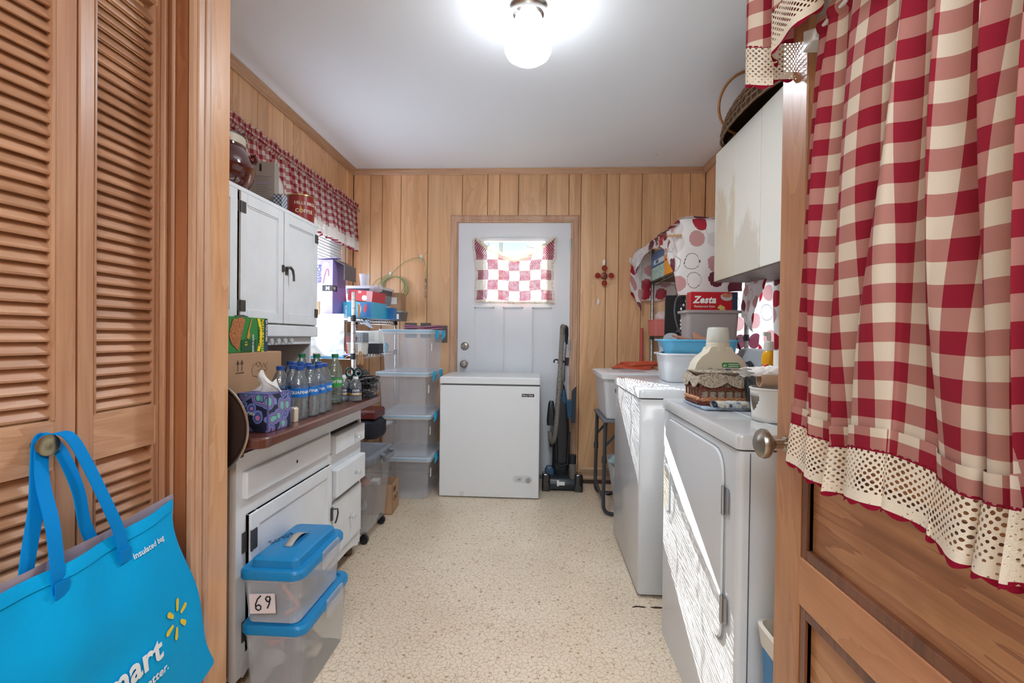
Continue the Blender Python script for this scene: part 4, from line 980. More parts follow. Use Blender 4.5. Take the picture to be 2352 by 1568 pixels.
MB().box(.030, .0955, -.0864, -.0856, .155, .19).build('black_badge', BLACK, t); text('M', (.052, -.0869, .161), (1, 0, 0), (0, 0, 1), .032, PAPERW, t, bold=.02)
MB().box(.0962, .0968, -.084, -.03, .155, .19).build('black_badge', BLACK, t); text('M', (.0971, -.078, .161), (0, 1, 0), (0, 0, 1), .032, PAPERW, t, bold=.02)
b = MB(); b.tube([(.052 + .018 * math.cos(a), -.0868, .245 + .045 * math.sin(a * 1.5)) for a in [i * .45 for i in range(14)]], .0016, 4); b.build('printed_swirl', mat('print_coral', (226, 110, 100), .5), t)
b = MB(); b.lathe([(.017, 0), (.017, .0006)], (.055, -.0858, .315), 16, '-y'); b.build('printed_seal', mat('glove_pale', (206, 212, 222), .45), t)
b = MB()
for i in range(12): a = i * PI / 6; b.tube([(-.05, -.0868, .06), (-.05 + .034 * math.cos(a), -.0868, .06 + .042 * math.sin(a))], .0012, 4)
b.build('printed_burst', mat('print_navy', (50, 54, 96), .5), t)
ABL = mat('zip_blue', (60, 168, 206), .4); AB2 = mat('zip_blue_deep', (36, 108, 168), .4); ZR = mat('zip_red', (196, 46, 60), .4)
t = thing('blue_bag_box', 'aqua box of zip bags behind the near chrome post', 'box', (-1.125, 3.075, S1 + .004), R(-6))
MB().box(-.09, .10, -.11, .11, 0, .098).build('box', ABL, t, bevel=.001)
MB().box(.015, .1004, -.1106, -.1102, .002, .096).build('print_panel', AB2, t)
MB().prism([(.018 + .013 * math.cos(a), .055 + .034 * math.sin(a)) for a in [i * PI / 8 for i in range(16)]], lambda p, q: (p[0], q, p[1]), -.1112, -.1106).build('print_oval', PAPERW, t)
MB().prism([(.045, .05), (.06, .085), (.072, .075), (.066, .04), (.055, .03)], lambda p, q: (p[0], q, p[1]), -.1112, -.1106).build('print_berry', ZR, t)
text('SNACK', (-.062, -.1112, .004), (0, 0, 1), (-1, 0, 0), .022, PAPERW, t, bold=.02)
t = thing('red_bag_box', 'red box of zip bags lying on the aqua one', 'box', (-1.115, 3.07, S1 + .104), R(-5), rot=(0, R(5), R(-5)))
MB().box(-.075, .085, -.10, .10, .004, .072).build('box', ZR, t, bevel=.001)
MB().box(.045, .0854, -.1005, -.1001, .005, .071).build('clear_corner', mat('clear_print', (206, 150, 156), .4), t)
b = MB(); b.lathe([(.017, 0), (.017, .0006)], (.034, -.1003, .026), 16, '-y'); b.build('print_seal', PAPERW, t)
text('40', (.012, -.1008, .068), (-1, 0, 0), (0, 0, -1), .022, PAPERW, t, bold=.02)
t = thing('small_blue_box', 'small blue box between the aqua box and the clear dispenser', 'box', (-1.012, 3.235, S1 + .004))
MB().box(-.075, .04, -.035, .035, 0, .076).build('box', AB2, t, bevel=.001)
MB().box(-.074, .0, -.0355, -.0351, .002, .074).build('print_panel', mat('zip_blue_mid', (48, 142, 196), .4), t)
MB().prism([(-.045 + .014 * math.cos(a), .04 + .022 * math.sin(a)) for a in [i * PI / 8 for i in range(16)]], lambda p, q: (p[0], q, p[1]), -.0362, -.0355).build('print_oval', PAPERW, t)
t = thing('drink_dispenser', 'clear water dispenser with a dark lid wrapped in crinkled film', 'dispenser', (-1.19, 3.35, S1 + .004), R(-4))
MB().rrect([(0, .10, .13, .02), (.17, .115, .15, .03)]).build('tank', CL3, t)
MB().rrect([(.10, .108, .142, .03), (.205, .116, .15, .03)]).build('reservoir', mat('smoke_grey', (74, 78, 90), .25), t)
MB().rrect([(.205, .125, .158, .03), (.222, .128, .162, .03), (.224, .12, .15, .03)]).build('lid', mat('pale_lid', (214, 216, 218), .35), t)
MB().cbox((.105, -.16, .06), (.016, .03, .05)).build('spigot', WHITE, t, bevel=.003); MB().cbox((.105, -.165, .095), (.012, .02, .022)).build('tap_lever', BLACK, t)
b = MB(); b.grid(lambda u, v: (.07 + u * .09 + .008 * nz(u * 9, v * 9), -.165 + .012 * nz(u * 8, v * 8, 4), .225 - v * .07 * (1 - .4 * u)), 14, 10); b.build('crinkled_film', mat('cling_film', (235, 236, 238), .1, alpha=.45), t)
t = thing('measuring_cup', 'clear plastic cup standing on the dispenser lid behind the flap', 'cup', (-1.21, 3.30, S1 + .229))
MB().lathe([(.026, 0), (.036, .085), (.038, .088), (.035, .086), (.025, .004)], n=16).build('cup_wall', CL3, t)
t = thing('tan_box', 'tan cardboard box with two white labels at the rack corner', 'box', (-1.10, 3.62, S1 + .078), R(0))
MB().box(-.10, .075, -.07, .07, 0, .135).build('box', BOARD, t, bevel=.001)
MB().box(.0, .045, -.0706, -.0702, .05, .10).build('white_label', PAPERW, t)
t = thing('small_grey_bin', 'small grey lidded box with white label under the tan box', 'box', (-1.09, 3.60, S1 + .004))
MB().rrect([(0, .078, .078, .01), (.062, .084, .084, .012)]).build('tub', mat('smoky_bin', (96, 100, 108), .3, alpha=.8), t); MB().rrect([(.062, .088, .088, .012), (.073, .088, .088, .012)]).build('lid', mat('sage_lid', (150, 162, 158), .4), t)
MB().box(.02, .062, -.0862, -.0857, .012, .050).build('white_label', PAPERW, t)
# hanging bag of bags with clothes pegs
t = thing('bag_of_bags', 'clear zip bag stuffed with plastic bags, hanging upside down by a peg', 'bag', (-1.275, 2.83, .98))
m, nt, p = newmat('stuffed_bag'); tc = nt.a('TexCoord'); vo = nt.a('TexVoronoi'); vo.inputs['Scale'].default_value = 22; nt.l(tc.outputs['Object'], vo.inputs['Vector'])
nt.l(nt.ramp(vo.outputs['Distance'], [(.1, lin((232, 236, 240))), (.8, lin((206, 216, 222)))]), p.inputs[0]); p.inputs['Roughness'].default_value = .15; p.inputs['Alpha'].default_value = .93
bp = nt.a('Bump'); bp.inputs['Distance'].default_value = .01; bp.inputs['Strength'].default_value = .7; nt.l(vo.outputs['Distance'], bp.inputs['Height']); nt.l(bp.outputs[0], p.inputs['Normal'])
b = MB()
def bagf(s): return lambda u, v: (-.115 + .23 * u + .004 * nz(v * 5, u), s * (.004 + .020 * (4 * u * (1 - u)) ** .6 * math.sin(PI * (.08 + .88 * v)) * (1 + .6 * nz(u * 5, v * 6, s))), v * .255)
b.grid(bagf(-1), 24, 24).grid(bagf(1), 24, 24).build('bag_film', m, t)
MB().box(-.116, .116, -.0055, .0055, -.012, .008).build('zip_strip', mat('zip_strip', (60, 140, 190), .3), t)
PEG = mat('peg_wood', (206, 160, 116), .6)
def peg(loc, label, tilt=0):
    t = thing('clothes_peg', label, 'clothes peg', loc, rot=(0, tilt, 0), group='wooden pegs on the wire shelves')
    for s in (-1, 1): MB().prism([(s * .0015, -.042), (s * .0055, -.036), (s * .0065, .0), (s * .0075, .038), (s * .003, .040), (s * .0015, .0)], lambda p, q: (p[0], q, p[1]), -.0055, .0055).build('half', PEG, t)
    MB().tube([(-.007, 0, .002), (.007, 0, .002)], .0022, 6).build('spring', STEEL, t)
peg((-1.305, 2.805, S1 + .052), 'wooden peg over the top of the stuffed clear bag')
peg((-1.098, 2.905, S1 + .045), 'wooden peg clipped on the upper shelf beside the near post')
peg((-1.100, 2.925, S2 - .015), 'wooden peg hanging below the lower shelf, nearer one', R(9)); peg((-1.100, 2.965, S2 - .018), 'wooden peg hanging below the lower shelf, farther one', R(-5))
t = thing('silver_scissors', 'silver scissors hanging by a loop from the upper wire shelf', 'scissors', (-1.088, 3.02, S1 - .03), rot=(0, R(-52), R(-10)))
for s in (-1, 1):
    MB().tube([(s * .013 + .012 * math.cos(a), 0, .035 + .014 * math.sin(a)) for a in [2 * PI * i / 12 for i in range(12)]], .0035, 6, True).build('handle_loop', BLACK if s > 0 else CHROME, t)
MB().prism([(-.016, .022), (.016, .022), (.010, -.03), (.002, -.055), (-.010, -.03)], lambda p, q: (p[0], q, p[1]), -.003, .003).build('blades', STEEL, t)
tag(MB().box(-.03, .03, -.02, .02, 0, .11).xf(Matrix.Translation((-1.185, 3.02, S2 + .006))).build('snack_bag', mat('snack_red', (190, 44, 44), .3)), 'red and yellow packet behind the near chrome post', 'packet')
t = thing('strainer_basket', 'small white slatted basket on the lower wire shelf', 'basket', (-1.135, 2.99, S2 + .004))
WP = mat('white_plastic', (228, 226, 218), .4)
b = MB(); b.rrect([(.066, .050, .060, .012), (.074, .052, .062, .012)], cap=False).rrect([(0, .040, .050, .01), (.008, .041, .051, .01)])
for i in range(9):
    for s in (-1, 1): x = -.038 + .0095 * i; b.obox((x * 1.08, s * .0545, .036), (1, 0, 0), (0, 1, 0), (0, s * .12, 1), (.005, .0015, .066))
for i in range(10):
    for s in (-1, 1): y = -.048 + .0107 * i; b.obox((s * .0455, y * 1.08, .036), (0, 1, 0), (1, 0, 0), (s * .12, 0, 1), (.005, .0015, .066))
b.build('slatted_wall', WP, t)['kind'] = 'stuff'
t = thing('lattice_cube', 'grey perforated caddy sitting in the white slatted basket', 'caddy', (-1.135, 2.99, S2 + .078))
b = MB(); b.box(-.047, .047, -.05, .05, 0, .003)
for k in range(5): z = .008 + k * .012; b.box(-.048, .048, -.051, -.049, z, z + .005).box(-.048, .048, .049, .051, z, z + .005).box(-.049, -.047, -.05, .05, z, z + .005).box(.047, .049, -.05, .05, z, z + .005)
for k in range(9): x = -.048 + .012 * k; b.box(x - .0018, x + .0018, -.051, -.049, 0, .062).box(x - .0018, x + .0018, .049, .051, 0, .062).box(.047, .049, x - .0018, x + .0018, 0, .062)
b.build('lattice', mat('grid_grey', (120, 132, 138), .4), t)['kind'] = 'stuff'
t = thing('paper_stack', 'folded printed leaflets standing behind the perforated caddy', 'papers', (-1.12, 3.12, S2 + .006))
for k in range(3): MB().obox((.0 + k * .012, .01 * k, .075), (1, 0, .05 * k), (0, 1, .1), (-.05 * k, -.1, 1), (.15, .0015, .145)).build('leaflet', PAPERW, t)
b = MB()
for k in range(6): b.obox((0, -.009, .132 - k * .010), (1, 0, 0), (0, 1, .1), (0, -.1, 1), (.10, .0006, .0022))
b.build('printed_lines', GREYC, t)['kind'] = 'stuff'
tag(MB().box(-.036, .036, -.045, .045, 0, .066).xf(Matrix.Translation((-1.055, 3.09, S2 + .005))).build('black_box', mat('black_card', (40, 42, 50), .5), bevel=.002), 'small black box beside the white slatted basket', 'box')
tag(MB().rrect([(0, .035, .03, .012), (.05, .04, .034, .014), (.068, .03, .02, .01)], (-1.08, 3.30, S2 + .004)).build('wipes_pack', mat('wipes_teal', (70, 160, 180), .3)), 'teal and white wipes pack at the back of the lower shelf', 'wipes')
t = thing('plastic_bag', 'crumpled clear plastic bag below the lower wire shelf', 'bag', (-1.19, 3.08, .632))
b = MB(); b.ball((0, 0, .13), (.15, .10, .10), 20, 12)
for v in b.v: v += v.normalized() * .05 * noise.noise(v * 16)
b.build('film', mat('crumpled_film', (190, 184, 184), .12, alpha=.4), t)
MB().ball((-.02, 0, .11), (.10, .07, .07), 12, 8).build('wrapped_bundle', mat('brown_bundle', (96, 74, 66), .8), t)

# ---------------- on the back wall, left part
HK = mat('hook_white', (236, 236, 234), .3)
def wall_hook(x, z, label, s=1):
    t = thing('wall_hook', label, 'hook', (x, 3.829, z), group='white adhesive hooks on the panelling')
    MB().rrect([(0, .009 * s, .024 * s, .009), (.006, .008 * s, .023 * s, .008)]).xf(Matrix.Rotation(PI / 2, 4, 'X')).build('plate', HK, t)
    b = MB(); b.tube([(0, -.006, -.002), (0, -.016, -.014), (0, -.022, -.020), (0, -.026, -.010)], [.006, .005, .004, .004], 7); b.build('hook_arm', HK, t)
wall_hook(-1.192, 1.595, 'white hook holding the coiled green cord', 1.1); wall_hook(-.943, 1.735, 'white hook carrying the loose end of the green cord')
wall_hook(.712, 1.722, 'small empty white hook nearest the dotted cloth', .8); wall_hook(.467, 1.392, 'empty white oval hook under the red glass cross'); wall_hook(.508, 1.70, 'white hook from which the red glass cross hangs')
t = thing('coiled_cord', 'pale green cord coiled over a hook with its end strung right', 'cord', (-1.19, 3.80, 1.59))
CG = mat('cord_green', (150, 168, 116), .5)
b = MB()
for k in range(6):
    r1, r2 = .082 + .010 * k * random.uniform(.5, 1), .072 + .006 * k; cx = .035 + .012 * random.uniform(-1, 1)
    b.tube([(cx + r1 * math.sin(a), -.006 * math.sin(a + k) - .004 * k + .008, -.012 - r2 + r2 * math.cos(a) - .02 * (k % 2) * (1 - math.cos(a)) * .5) for a in [2 * PI * i / 26 for i in range(26)]], .003, 5, True)
b.build('coil', CG, t)['kind'] = 'stuff'
MB().tube([(0, -.005, 0), (-.05, -.004, -.01), (-.11, .0, -.045), (-.15, .012, -.09), (-.165, .02, -.13)], .003, 5).build('strand', CG, t)
MB().tube([(.01, -.01, .0), (.06, -.005, .055), (.12, -.004, .105), (.19, -.004, .133), (.245, -.012, .138), (.275, -.004, .12), (.295, 0, .07), (.298, 0, .0), (.292, 0, -.03)], .0028, 5).build('strand', CG, t)
b = MB(); b.tube([(.292 + .0065 * math.cos(a), .0065 * math.sin(a), -.045 - a * .00115) for a in [i * .7 for i in range(110)]], .0016, 4); b.build('spring_coil', STEEL, t)
b = MB(); b.tube([(.292, 0, -.028), (.292, 0, -.045)], .006, 7); b.tube([(.292, 0, -.135), (.292, 0, -.155), (.299, 0, -.17), (.292, 0, -.185), (.285, 0, -.17), (.292, 0, -.16)], .002, 5); b.build('end_clip', mat('dark_steel', (90, 88, 84), .4, .9), t)
SWP = mat('switch_plate_slate', (96, 92, 88), .5, bump=.2, bs=60)
for (x, z, wd, lb) in ((-1.02, 1.152, .095, 'slate square wall plate, the leftmost of three'), (-.90, 1.152, .085, 'slate square wall plate in the middle of three'), (-.775, 1.118, .10, 'larger slate wall plate nearest the white back door')):
    t = thing('wall_plate', lb, 'wall plate', (x, 3.829, z)); MB().box(-wd / 2, wd / 2, -.006, 0, -.06, .06 if z > 1.13 else .075).build('plate', SWP, t, bevel=.001)
    MB().lathe([(.003, 0), (.003, .001)], (0, -.006, 0), 8, '-y').build('screw', STEEL, t)
# ================================================================ CENTRE
FRZ = mat('freezer_white', (222, 224, 226), .3, bump=.08, bs=120, coat=.1)
t = thing('chest_freezer', 'white chest freezer standing in front of the back door', 'freezer', (-.328, 3.54, 0))
fx, fy0, fy1 = .345, -.238, .225
MB().rrect([(.006, fx, .232, .008), (.772, fx, .232, .008)], (0, -.006, 0)).build('cabinet', FRZ, t, bevel=.002)
MB().rrect([(.772, fx - .012, .22, .01), (.784, fx - .012, .22, .01)], (0, -.006, 0)).build('gasket', mat('gasket_grey', (120, 122, 124), .6), t)
MB().rrect([(.784, fx + .002, .236, .008), (.826, fx + .002, .236, .01), (.831, fx - .006, .228, .01)], (0, -.006, 0)).build('lid', FRZ, t, smooth=False, bevel=.002)
MB().cbox((.263, -.2395, .711), (.084, .002, .020)).build('name_badge', BLACK, t, bevel=.0008)
text('Magic Chef', (.226, -.2410, .706), (1, 0, 0), (0, 0, 1), .0150, mat('badge_silver', (220, 220, 220), .4), t, bold=.02)
MB().rrect([(0, .066, .0245, .0245), (.0015, .065, .0235, .0235)], n=8).xf(Matrix.Translation((.232, -.238, .135)) @ Matrix.Rotation(PI / 2, 4, 'X')).build('control_plate', mat('control_white', (206, 208, 210), .35), t)
kb = MB().lathe([(.020, 0), (.019, .006), (.015, .012), (.003, .013)], (.271, -.2395, .134), 20, '-y').build('dial', mat('dial_grey', (178, 180, 182), .35), t); MB().cbox((.271, -.2535, .134), (.003, .003, .026)).build('pointer', BLACK, kb)
MB().prism([(.185, .123), (.225, .123), (.232, .146), (.198, .146)], lambda p, q: (p[0], q, p[1]), -.2408, -.2395).build('lamp_window', mat('dial_grey', (178, 180, 182), .35), t)
MB().lathe([(.004, 0), (.004, .003)], (.211, -.240, .134), 10, '-y').build('green_lamp', mat('led_green', (20, 120, 90), .3), t)
MB().lathe([(.017, 0), (.017, .003), (.013, .005), (.002, .004)], (-.187, -.238, .024), 18, '-y').build('drain_cap', mat('control_white', (206, 208, 210), .35), t)
for x in (-.3, .3):
    for y in (-.2, .19): MB().lathe([(.015, 0), (.015, .007)], (x, y, 0), 10).build('foot', BLACK, t)

# crochet curtain on the door window
GRED = lace('granny_red', (150, 52, 78), .0130, .56, transl=.10); GCRM = lace('granny_cream', (238, 232, 220), .0145, .58, transl=.09); EDGEC = lace('granny_edge', (232, 222, 204), .009, .70, transl=.15)
t = thing('door_curtain', 'crochet patchwork curtain of red and cream squares on the back door', 'curtain', (-.195, 3.80, 1.395))
W = .60
def topz(u): return .338 + .150 * abs(2 * u - 1) ** 1.9
def cur(u, zf):
    """u across, zf in rows 0..5"""
    tz = topz(u); z = zf * .0790 if zf <= 4 else 4 * .0790 + (zf - 4) * max(.004, tz - 4 * .0790)
    z = min(z, tz); pinch = 1 - .035 * math.sin(PI * min(1, z / .4))
    x = (u - .5) * W * pinch * (1 + (.05 * (z / .48) if z > .3 else 0)) + .004 * math.sin(z * 40)
    return (x, -.006 - .010 * math.sin(u * 22 + z * 9) * (z < .45) - .012 * math.exp(-((z - tz) / .05) ** 2), z + .006 * math.sin(u * 9))
for j in range(5):
    for i in range(7):
        b = MB(); e = .03
        b.grid(lambda a, c: cur((i + a * (1 - e) + e / 2) / 7, j + c * (1 - e) + e / 2), 6, 6, lambda a, c: (a * .08 + i, c * .08 + j))
        b.build('granny_square', GRED if (i + j) % 2 == 0 else GCRM, t)
b = MB()
for i in range(1, 7): b.grid(lambda a, c: (cur(i / 7 + (a - .5) * .006, c * 5)[0], cur(i / 7, c * 5)[1] - .001, cur(i / 7 + (a - .5) * .006, c * 5)[2]), 1, 20)
for j in range(1, 5): b.grid(lambda a, c: (cur(a, j)[0], cur(a, j)[1] - .001, cur(a, j)[2] + (c - .5) * .003), 40, 1)
b.build('joining_stitches', mat('stitch_cream', (232, 224, 210), .9), t)
b = MB()
def ruf(s): return .006 * math.sin(s * 260) + .003 * math.sin(s * 97)
uvr = lambda a, c: (a * .6, c * .024)
b.grid(lambda a, c: (cur(a, 0)[0], cur(a, 0)[1] - ruf(a) * c, cur(a, 0)[2] - c * (.018 + .005 * abs(math.sin(a * 60)))), 90, 3, uvr)
b.grid(lambda a, c: (cur(a, 5)[0], cur(a, 5)[1] - ruf(a) * c - .003, cur(a, 5)[2] + c * (.014 + .005 * abs(math.sin(a * 60)))), 90, 3, uvr)
b.grid(lambda a, c: (cur(a, 5)[0], cur(a, 5)[1] - .010 - ruf(a) * c, cur(a, 5)[2] + .008 - c * (.036 * (1 - abs(2 * a - 1)) ** .5 + .008)), 90, 4, uvr)
b.grid(lambda c, a: (cur(0, a * 5)[0] - c * (.014 + .005 * abs(math.sin(a * 40))), cur(0, a * 5)[1] - ruf(a) * c, cur(0, a * 5)[2]), 3, 70, lambda c, a: (c * .024, a * .5))
b.grid(lambda c, a: (cur(1, a * 5)[0] + c * (.014 + .005 * abs(math.sin(a * 40))), cur(1, a * 5)[1] - ruf(a) * c, cur(1, a * 5)[2]), 3, 70, lambda c, a: (c * .024, a * .5))
b.build('ruffled_border', EDGEC, t)
for s in (0, 1):
    x, y, z = cur(s, 5); MB().lathe([(.005, 0), (.005, .004), (.002, .006)], (x, -.004, z + .006), 8, '-y').build('push_pin', PAPERW, t)

# upright vacuum cleaner
VB = mat('vacuum_black', (34, 38, 44), .32); VT = mat('vacuum_blue', (30, 74, 104), .35); VH = mat('hose_taupe', (128, 122, 114), .5); VCY = mat('vacuum_cup', (120, 112, 106), .15, alpha=.75)
t = thing('vacuum_cleaner', 'black and blue upright vacuum with a ribbed hose beside the freezer', 'vacuum cleaner', (.195, 3.60, 0))
b = MB(); b.rrect([(.012, .135, .085, .03), (.03, .14, .09, .03), (.075, .13, .08, .03), (.10, .10, .05, .03)], (-.01, -.02, 0)); hd = b.build('floor_head', VB, t, smooth=True)
for s in (-1, 1):
    MB().rrect([(.0, .030, .045, .012), (.11, .030, .043, .014), (.125, .024, .036, .012)], (s * .118 - .008, -.075, 0)).build('side_housing', mat('vacuum_gloss', (30, 32, 36), .12, coat=.6), t, smooth=True)
MB().rrect([(.06, .030, .03, .008), (.13, .035, .03, .01), (.16, .02, .02, .01)], (-.10, -.02, 0)).build('blue_trim', VT, t, smooth=True)
MB().cbox((-.04, -.1135, .06), (.014, .002, .042)).cbox((-.012, -.1135, .058), (.042, .002, .026)).build('white_label', PAPERW, hd)
b = MB(); b.rrect([(.10, .048, .035, .02), (.16, .066, .048, .03), (.36, .064, .05, .03), (.50, .056, .045, .03), (.62, .045, .04, .025), (.70, .032, .03, .02), (.76, .018, .018, .012)], (-.015, .02, 0), 5).build('body', VB, t, smooth=True)
b = MB(); b.tube([(-.05 + .0, -.035, .20), (-.055, -.038, .42)], .012, 6).tube([(.03, -.035, .18), (.04, -.04, .42)], .010, 6).tube([(-.055, -.03, .19), (-.02, -.05, .165), (.03, -.04, .175)], .010, 6); b.build('power_cord', mat('vacuum_cord', (24, 26, 30), .5), t)
MB().rrect([(.0, .026, .026, .02), (.14, .028, .028, .02), (.15, .02, .02, .02)], (.068, -.062, .045)).build('dust_cup', VCY, t, smooth=True)
MB().rrect([(.193, .024, .024, .02), (.255, .026, .026, .02)], (.068, -.062, 0)).build('cup_cap', VB, t, smooth=True)
MB().rrect([(.50, .022, .02, .01), (.68, .020, .018, .01), (.72, .012, .012, .008)], (-.0, .0, 0)).build('blue_shroud', VT, t, smooth=True)
MB().rrect([(.46, .030, .024, .015), (.50, .033, .026, .018), (.62, .022, .02, .015), (.64, .014, .014, .01)], (-.092, -.01, 0)).build('dusting_brush', VB, t, smooth=True)
MB().rrect([(.42, .024, .022, .012), (.47, .028, .024, .015)], (-.088, -.015, -.06)).rrect([(.30, .016, .02, .012), (.40, .026, .022, .015)], (-.085, -.015, 0)).build('tool_clip', VB, t, smooth=True)
MB().prism([(.056, .48), (.086, .48), (.092, .75), (.060, .715)], lambda p, q: (p[0], q, p[1]), -.02, .015).build('crevice_tool', mat('vacuum_slate', (40, 52, 66), .4), t, bevel=.003)
MB().cbox((.045, .0, .58), (.06, .03, .14)).build('tool_bracket', VT, t, bevel=.006)
MB().tube([(-.01, .025, .74), (.0, .03, .95), (.012, .032, 1.14)], .012, 8).build('wand', STEEL, t)
b = MB(); b.tube([(.012, .032, 1.06), (.016, .030, 1.13), (.012, .02, 1.18), (.002, .01, 1.19)], [.014, .016, .018, .018], 8); b.tube([(.0, .03, .78), (.002, .03, 1.02)], .009, 6); b.build('grip', VB, t)
b = MB(); b.tube([(-.058 + .018 * math.cos(a), .0, .93 + .016 * math.sin(a)) for a in [PI * i / 8 - 1 for i in range(13)]], .006, 6); b.tube([(-.045, .01, .93), (.02, .03, .93)], .010, 6); b.tube([(.02, .028, .90), (.024, .028, .96)], .014, 6); b.build('hose_hook', VB, t)
pts = [(-.012, .0, 1.175), (-.014, -.015, 1.19), (-.018, -.028, 1.165), (-.022, -.032, 1.08), (-.028, -.034, .94), (-.036, -.036, .78), (-.045, -.038, .62), (-.052, -.04, .50), (-.062, -.042, .40), (-.078, -.045, .345), (-.095, -.04, .36), (-.10, -.03, .42)]
def spline(pts, n):
    P = [Vector(p) for p in pts]; out = []
    for k in range(len(P) - 1):
        p0, p1, p2, p3 = P[max(k - 1, 0)], P[k], P[k + 1], P[min(k + 2, len(P) - 1)]
        for i in range(n):
            s = i / n; out.append(.5 * ((2 * p1) + (p2 - p0) * s + (2 * p0 - 5 * p1 + 4 * p2 - p3) * s * s + (3 * p1 - p0 - 3 * p2 + p3) * s ** 3))
    return out + [P[-1]]
L_ = spline(pts, 22); b = MB(); b.tube(L_, [.0195 if (i // 1) % 2 else .0165 for i in range(len(L_))], 12); b.build('ribbed_hose', VH, t, smooth=False)

t = thing('floor_register', 'brown slotted floor vent between vacuum and folding table', 'vent', (.49, 3.745, 0))
MB().box(-.16, .16, -.045, .045, 0, .003).build('plate', mat('register_brown', (96, 68, 52), .5, .3), t)
b = MB()
for i in range(18): b.box(-.145 + i * .0165, -.137 + i * .0165, -.035, .035, .003, .005)
b.build('louvre', mat('register_dark', (52, 36, 28), .6), t)['kind'] = 'stuff'

t = thing('glass_cross', 'red glass cup cross hanging on the panelling right of the door', 'ornament', (.508, 3.815, 1.595))
RG = mat('ruby_glass', (176, 44, 34), .08, spec=.9, alpha=.72, coat=.5)
MB().lathe([(.028, 0), (.026, .008), (.006, .012)], (0, .006, 0), 18, '-y').build('centre_disc', mat('copper_brown', (120, 66, 48), .4, .5), t)
for i in range(4):
    a = i * PI / 2; c = (.052 * math.cos(a), -.0, .058 * math.sin(a))
    MB().lathe([(.010, -.006), (.018, .004), (.0225, .020), (.019, .021), (.013, .010)], c, 18, '-y').build('glass_cup', RG, t)
MB().tube([(0, -.004, .03), (0, -.008, .085)], .002, 5).build('wire', STEEL, t)

# ceiling light
t = thing('ceiling_light', 'flush ceiling lamp with a frosted bell shade and chrome canopy', 'lamp', (-.055, 1.95, 2.434))
MB().lathe([(.075, 0), (.075, -.004), (.070, -.010), (.064, -.018), (.062, -.034), (.052, -.040), (.044, -.036)], n=36).build('canopy', mat('brushed_nickel', (186, 182, 176), .25, 1), t)
for a in (.6, 2.6, 4.7): MB().lathe([(.003, 0), (.003, .014), (.005, .015), (.005, .020)], (.058 * math.cos(a), .058 * math.sin(a), -.03), 8).xf(Matrix.Identity(4)).build('thumb_screw', CHROME, t)
m, nt, p = newmat('frosted_shade'); p.inputs['Base Color'].default_value = lin((250, 246, 236)); p.inputs['Roughness'].default_value = .35
p.inputs['Emission Color'].default_value = lin((255, 250, 236)); p.inputs['Emission Strength'].default_value = .85; p.inputs['Alpha'].default_value = .5
tc = nt.a('TexCoord'); wv = nt.a('TexWave', wave_type='RINGS', rings_direction='Z'); wv.inputs['Scale'].default_value = 20; wv.inputs['Distortion'].default_value = 3; nt.l(tc.outputs['Object'], wv.inputs['Vector']); bp = nt.a('Bump'); bp.inputs['Strength'].default_value = .2; bp.inputs['Distance'].default_value = .002; nt.l(wv.outputs['Fac'], bp.inputs['Height']); nt.l(bp.outputs[0], p.inputs['Normal'])
MB().lathe([(.046, -.034), (.054, -.046), (.058, -.060), (.063, -.078), (.076, -.108), (.089, -.136), (.095, -.158), (.094, -.177), (.085, -.196), (.064, -.211), (.036, -.220), (.002, -.222)], n=40).build('shade', m, t)
t = thing('ceiling_hook', 'small wire hook screwed in the ceiling near the back wall', 'hook', (.82, 3.5, 2.434))
MB().tube([(0, 0, 0), (0, 0, -.012), (.010, 0, -.022), (.018, 0, -.016)], .0014, 5).build('wire', STEEL, t)

# ================================================================ RIGHT SIDE
APP = mat('appliance_white', (214, 217, 221), .22, coat=.4)
def slab(b, x0, x1, y0, y1, z0, z1, r): return b.rrect([(z0, (x1 - x0) / 2, (y1 - y0) / 2, r), (z1 - .006, (x1 - x0) / 2, (y1 - y0) / 2, r), (z1 - .001, (x1 - x0) / 2 - .003, (y1 - y0) / 2 - .003, r), (z1, (x1 - x0) / 2 - .008, (y1 - y0) / 2 - .008, r)], ((x0 + x1) / 2, (y0 + y1) / 2, 0), 5)
t = thing('washing_machine', 'white top-loading washer, the farther of two laundry machines', 'washing machine', (.78, 2.425, 0))
b = MB(); b.rrect([(.012, .338, .334, .012), (.02, .342, .338, .014), (.850, .342, .338, .014)], (.78, 2.425, 0), 5).build('cabinet', APP, t, True, smooth=True)
MB().rrect([(.850, .333, .329, .012), (.856, .333, .329, .012)], (.78, 2.425, 0)).build('shadow_seam', mat('seam_grey', (70, 74, 78), .7), t, True)
b = slab(MB(), .432, 1.13, 2.083, 2.768, .856, .895, .018); b.build('top_panel', APP, t, True, smooth=True)
b = MB(); b.rrect([(.895, .24, .25, .04), (.9, .238, .248, .04), (.9015, .22, .23, .04)], (.70, 2.43, 0)).build('lid', APP, t, True, smooth=True)
def console(b, x0, x1, y0, y1, z0, z1): return b.prism([(x0, z0), (x1, z0), (x1, z1), (x0 + .062, z1), (x0 + .048, z1 - .012), (x0 + .004, z0 + .04)], lambda p, q: (p[0], q, p[1]), y0, y1)
c = console(MB(), 1.065, 1.185, 2.10, 2.752, .895, 1.062).build('console', mat('console_grey', (196, 200, 205), .3), t, True, bevel=.008)
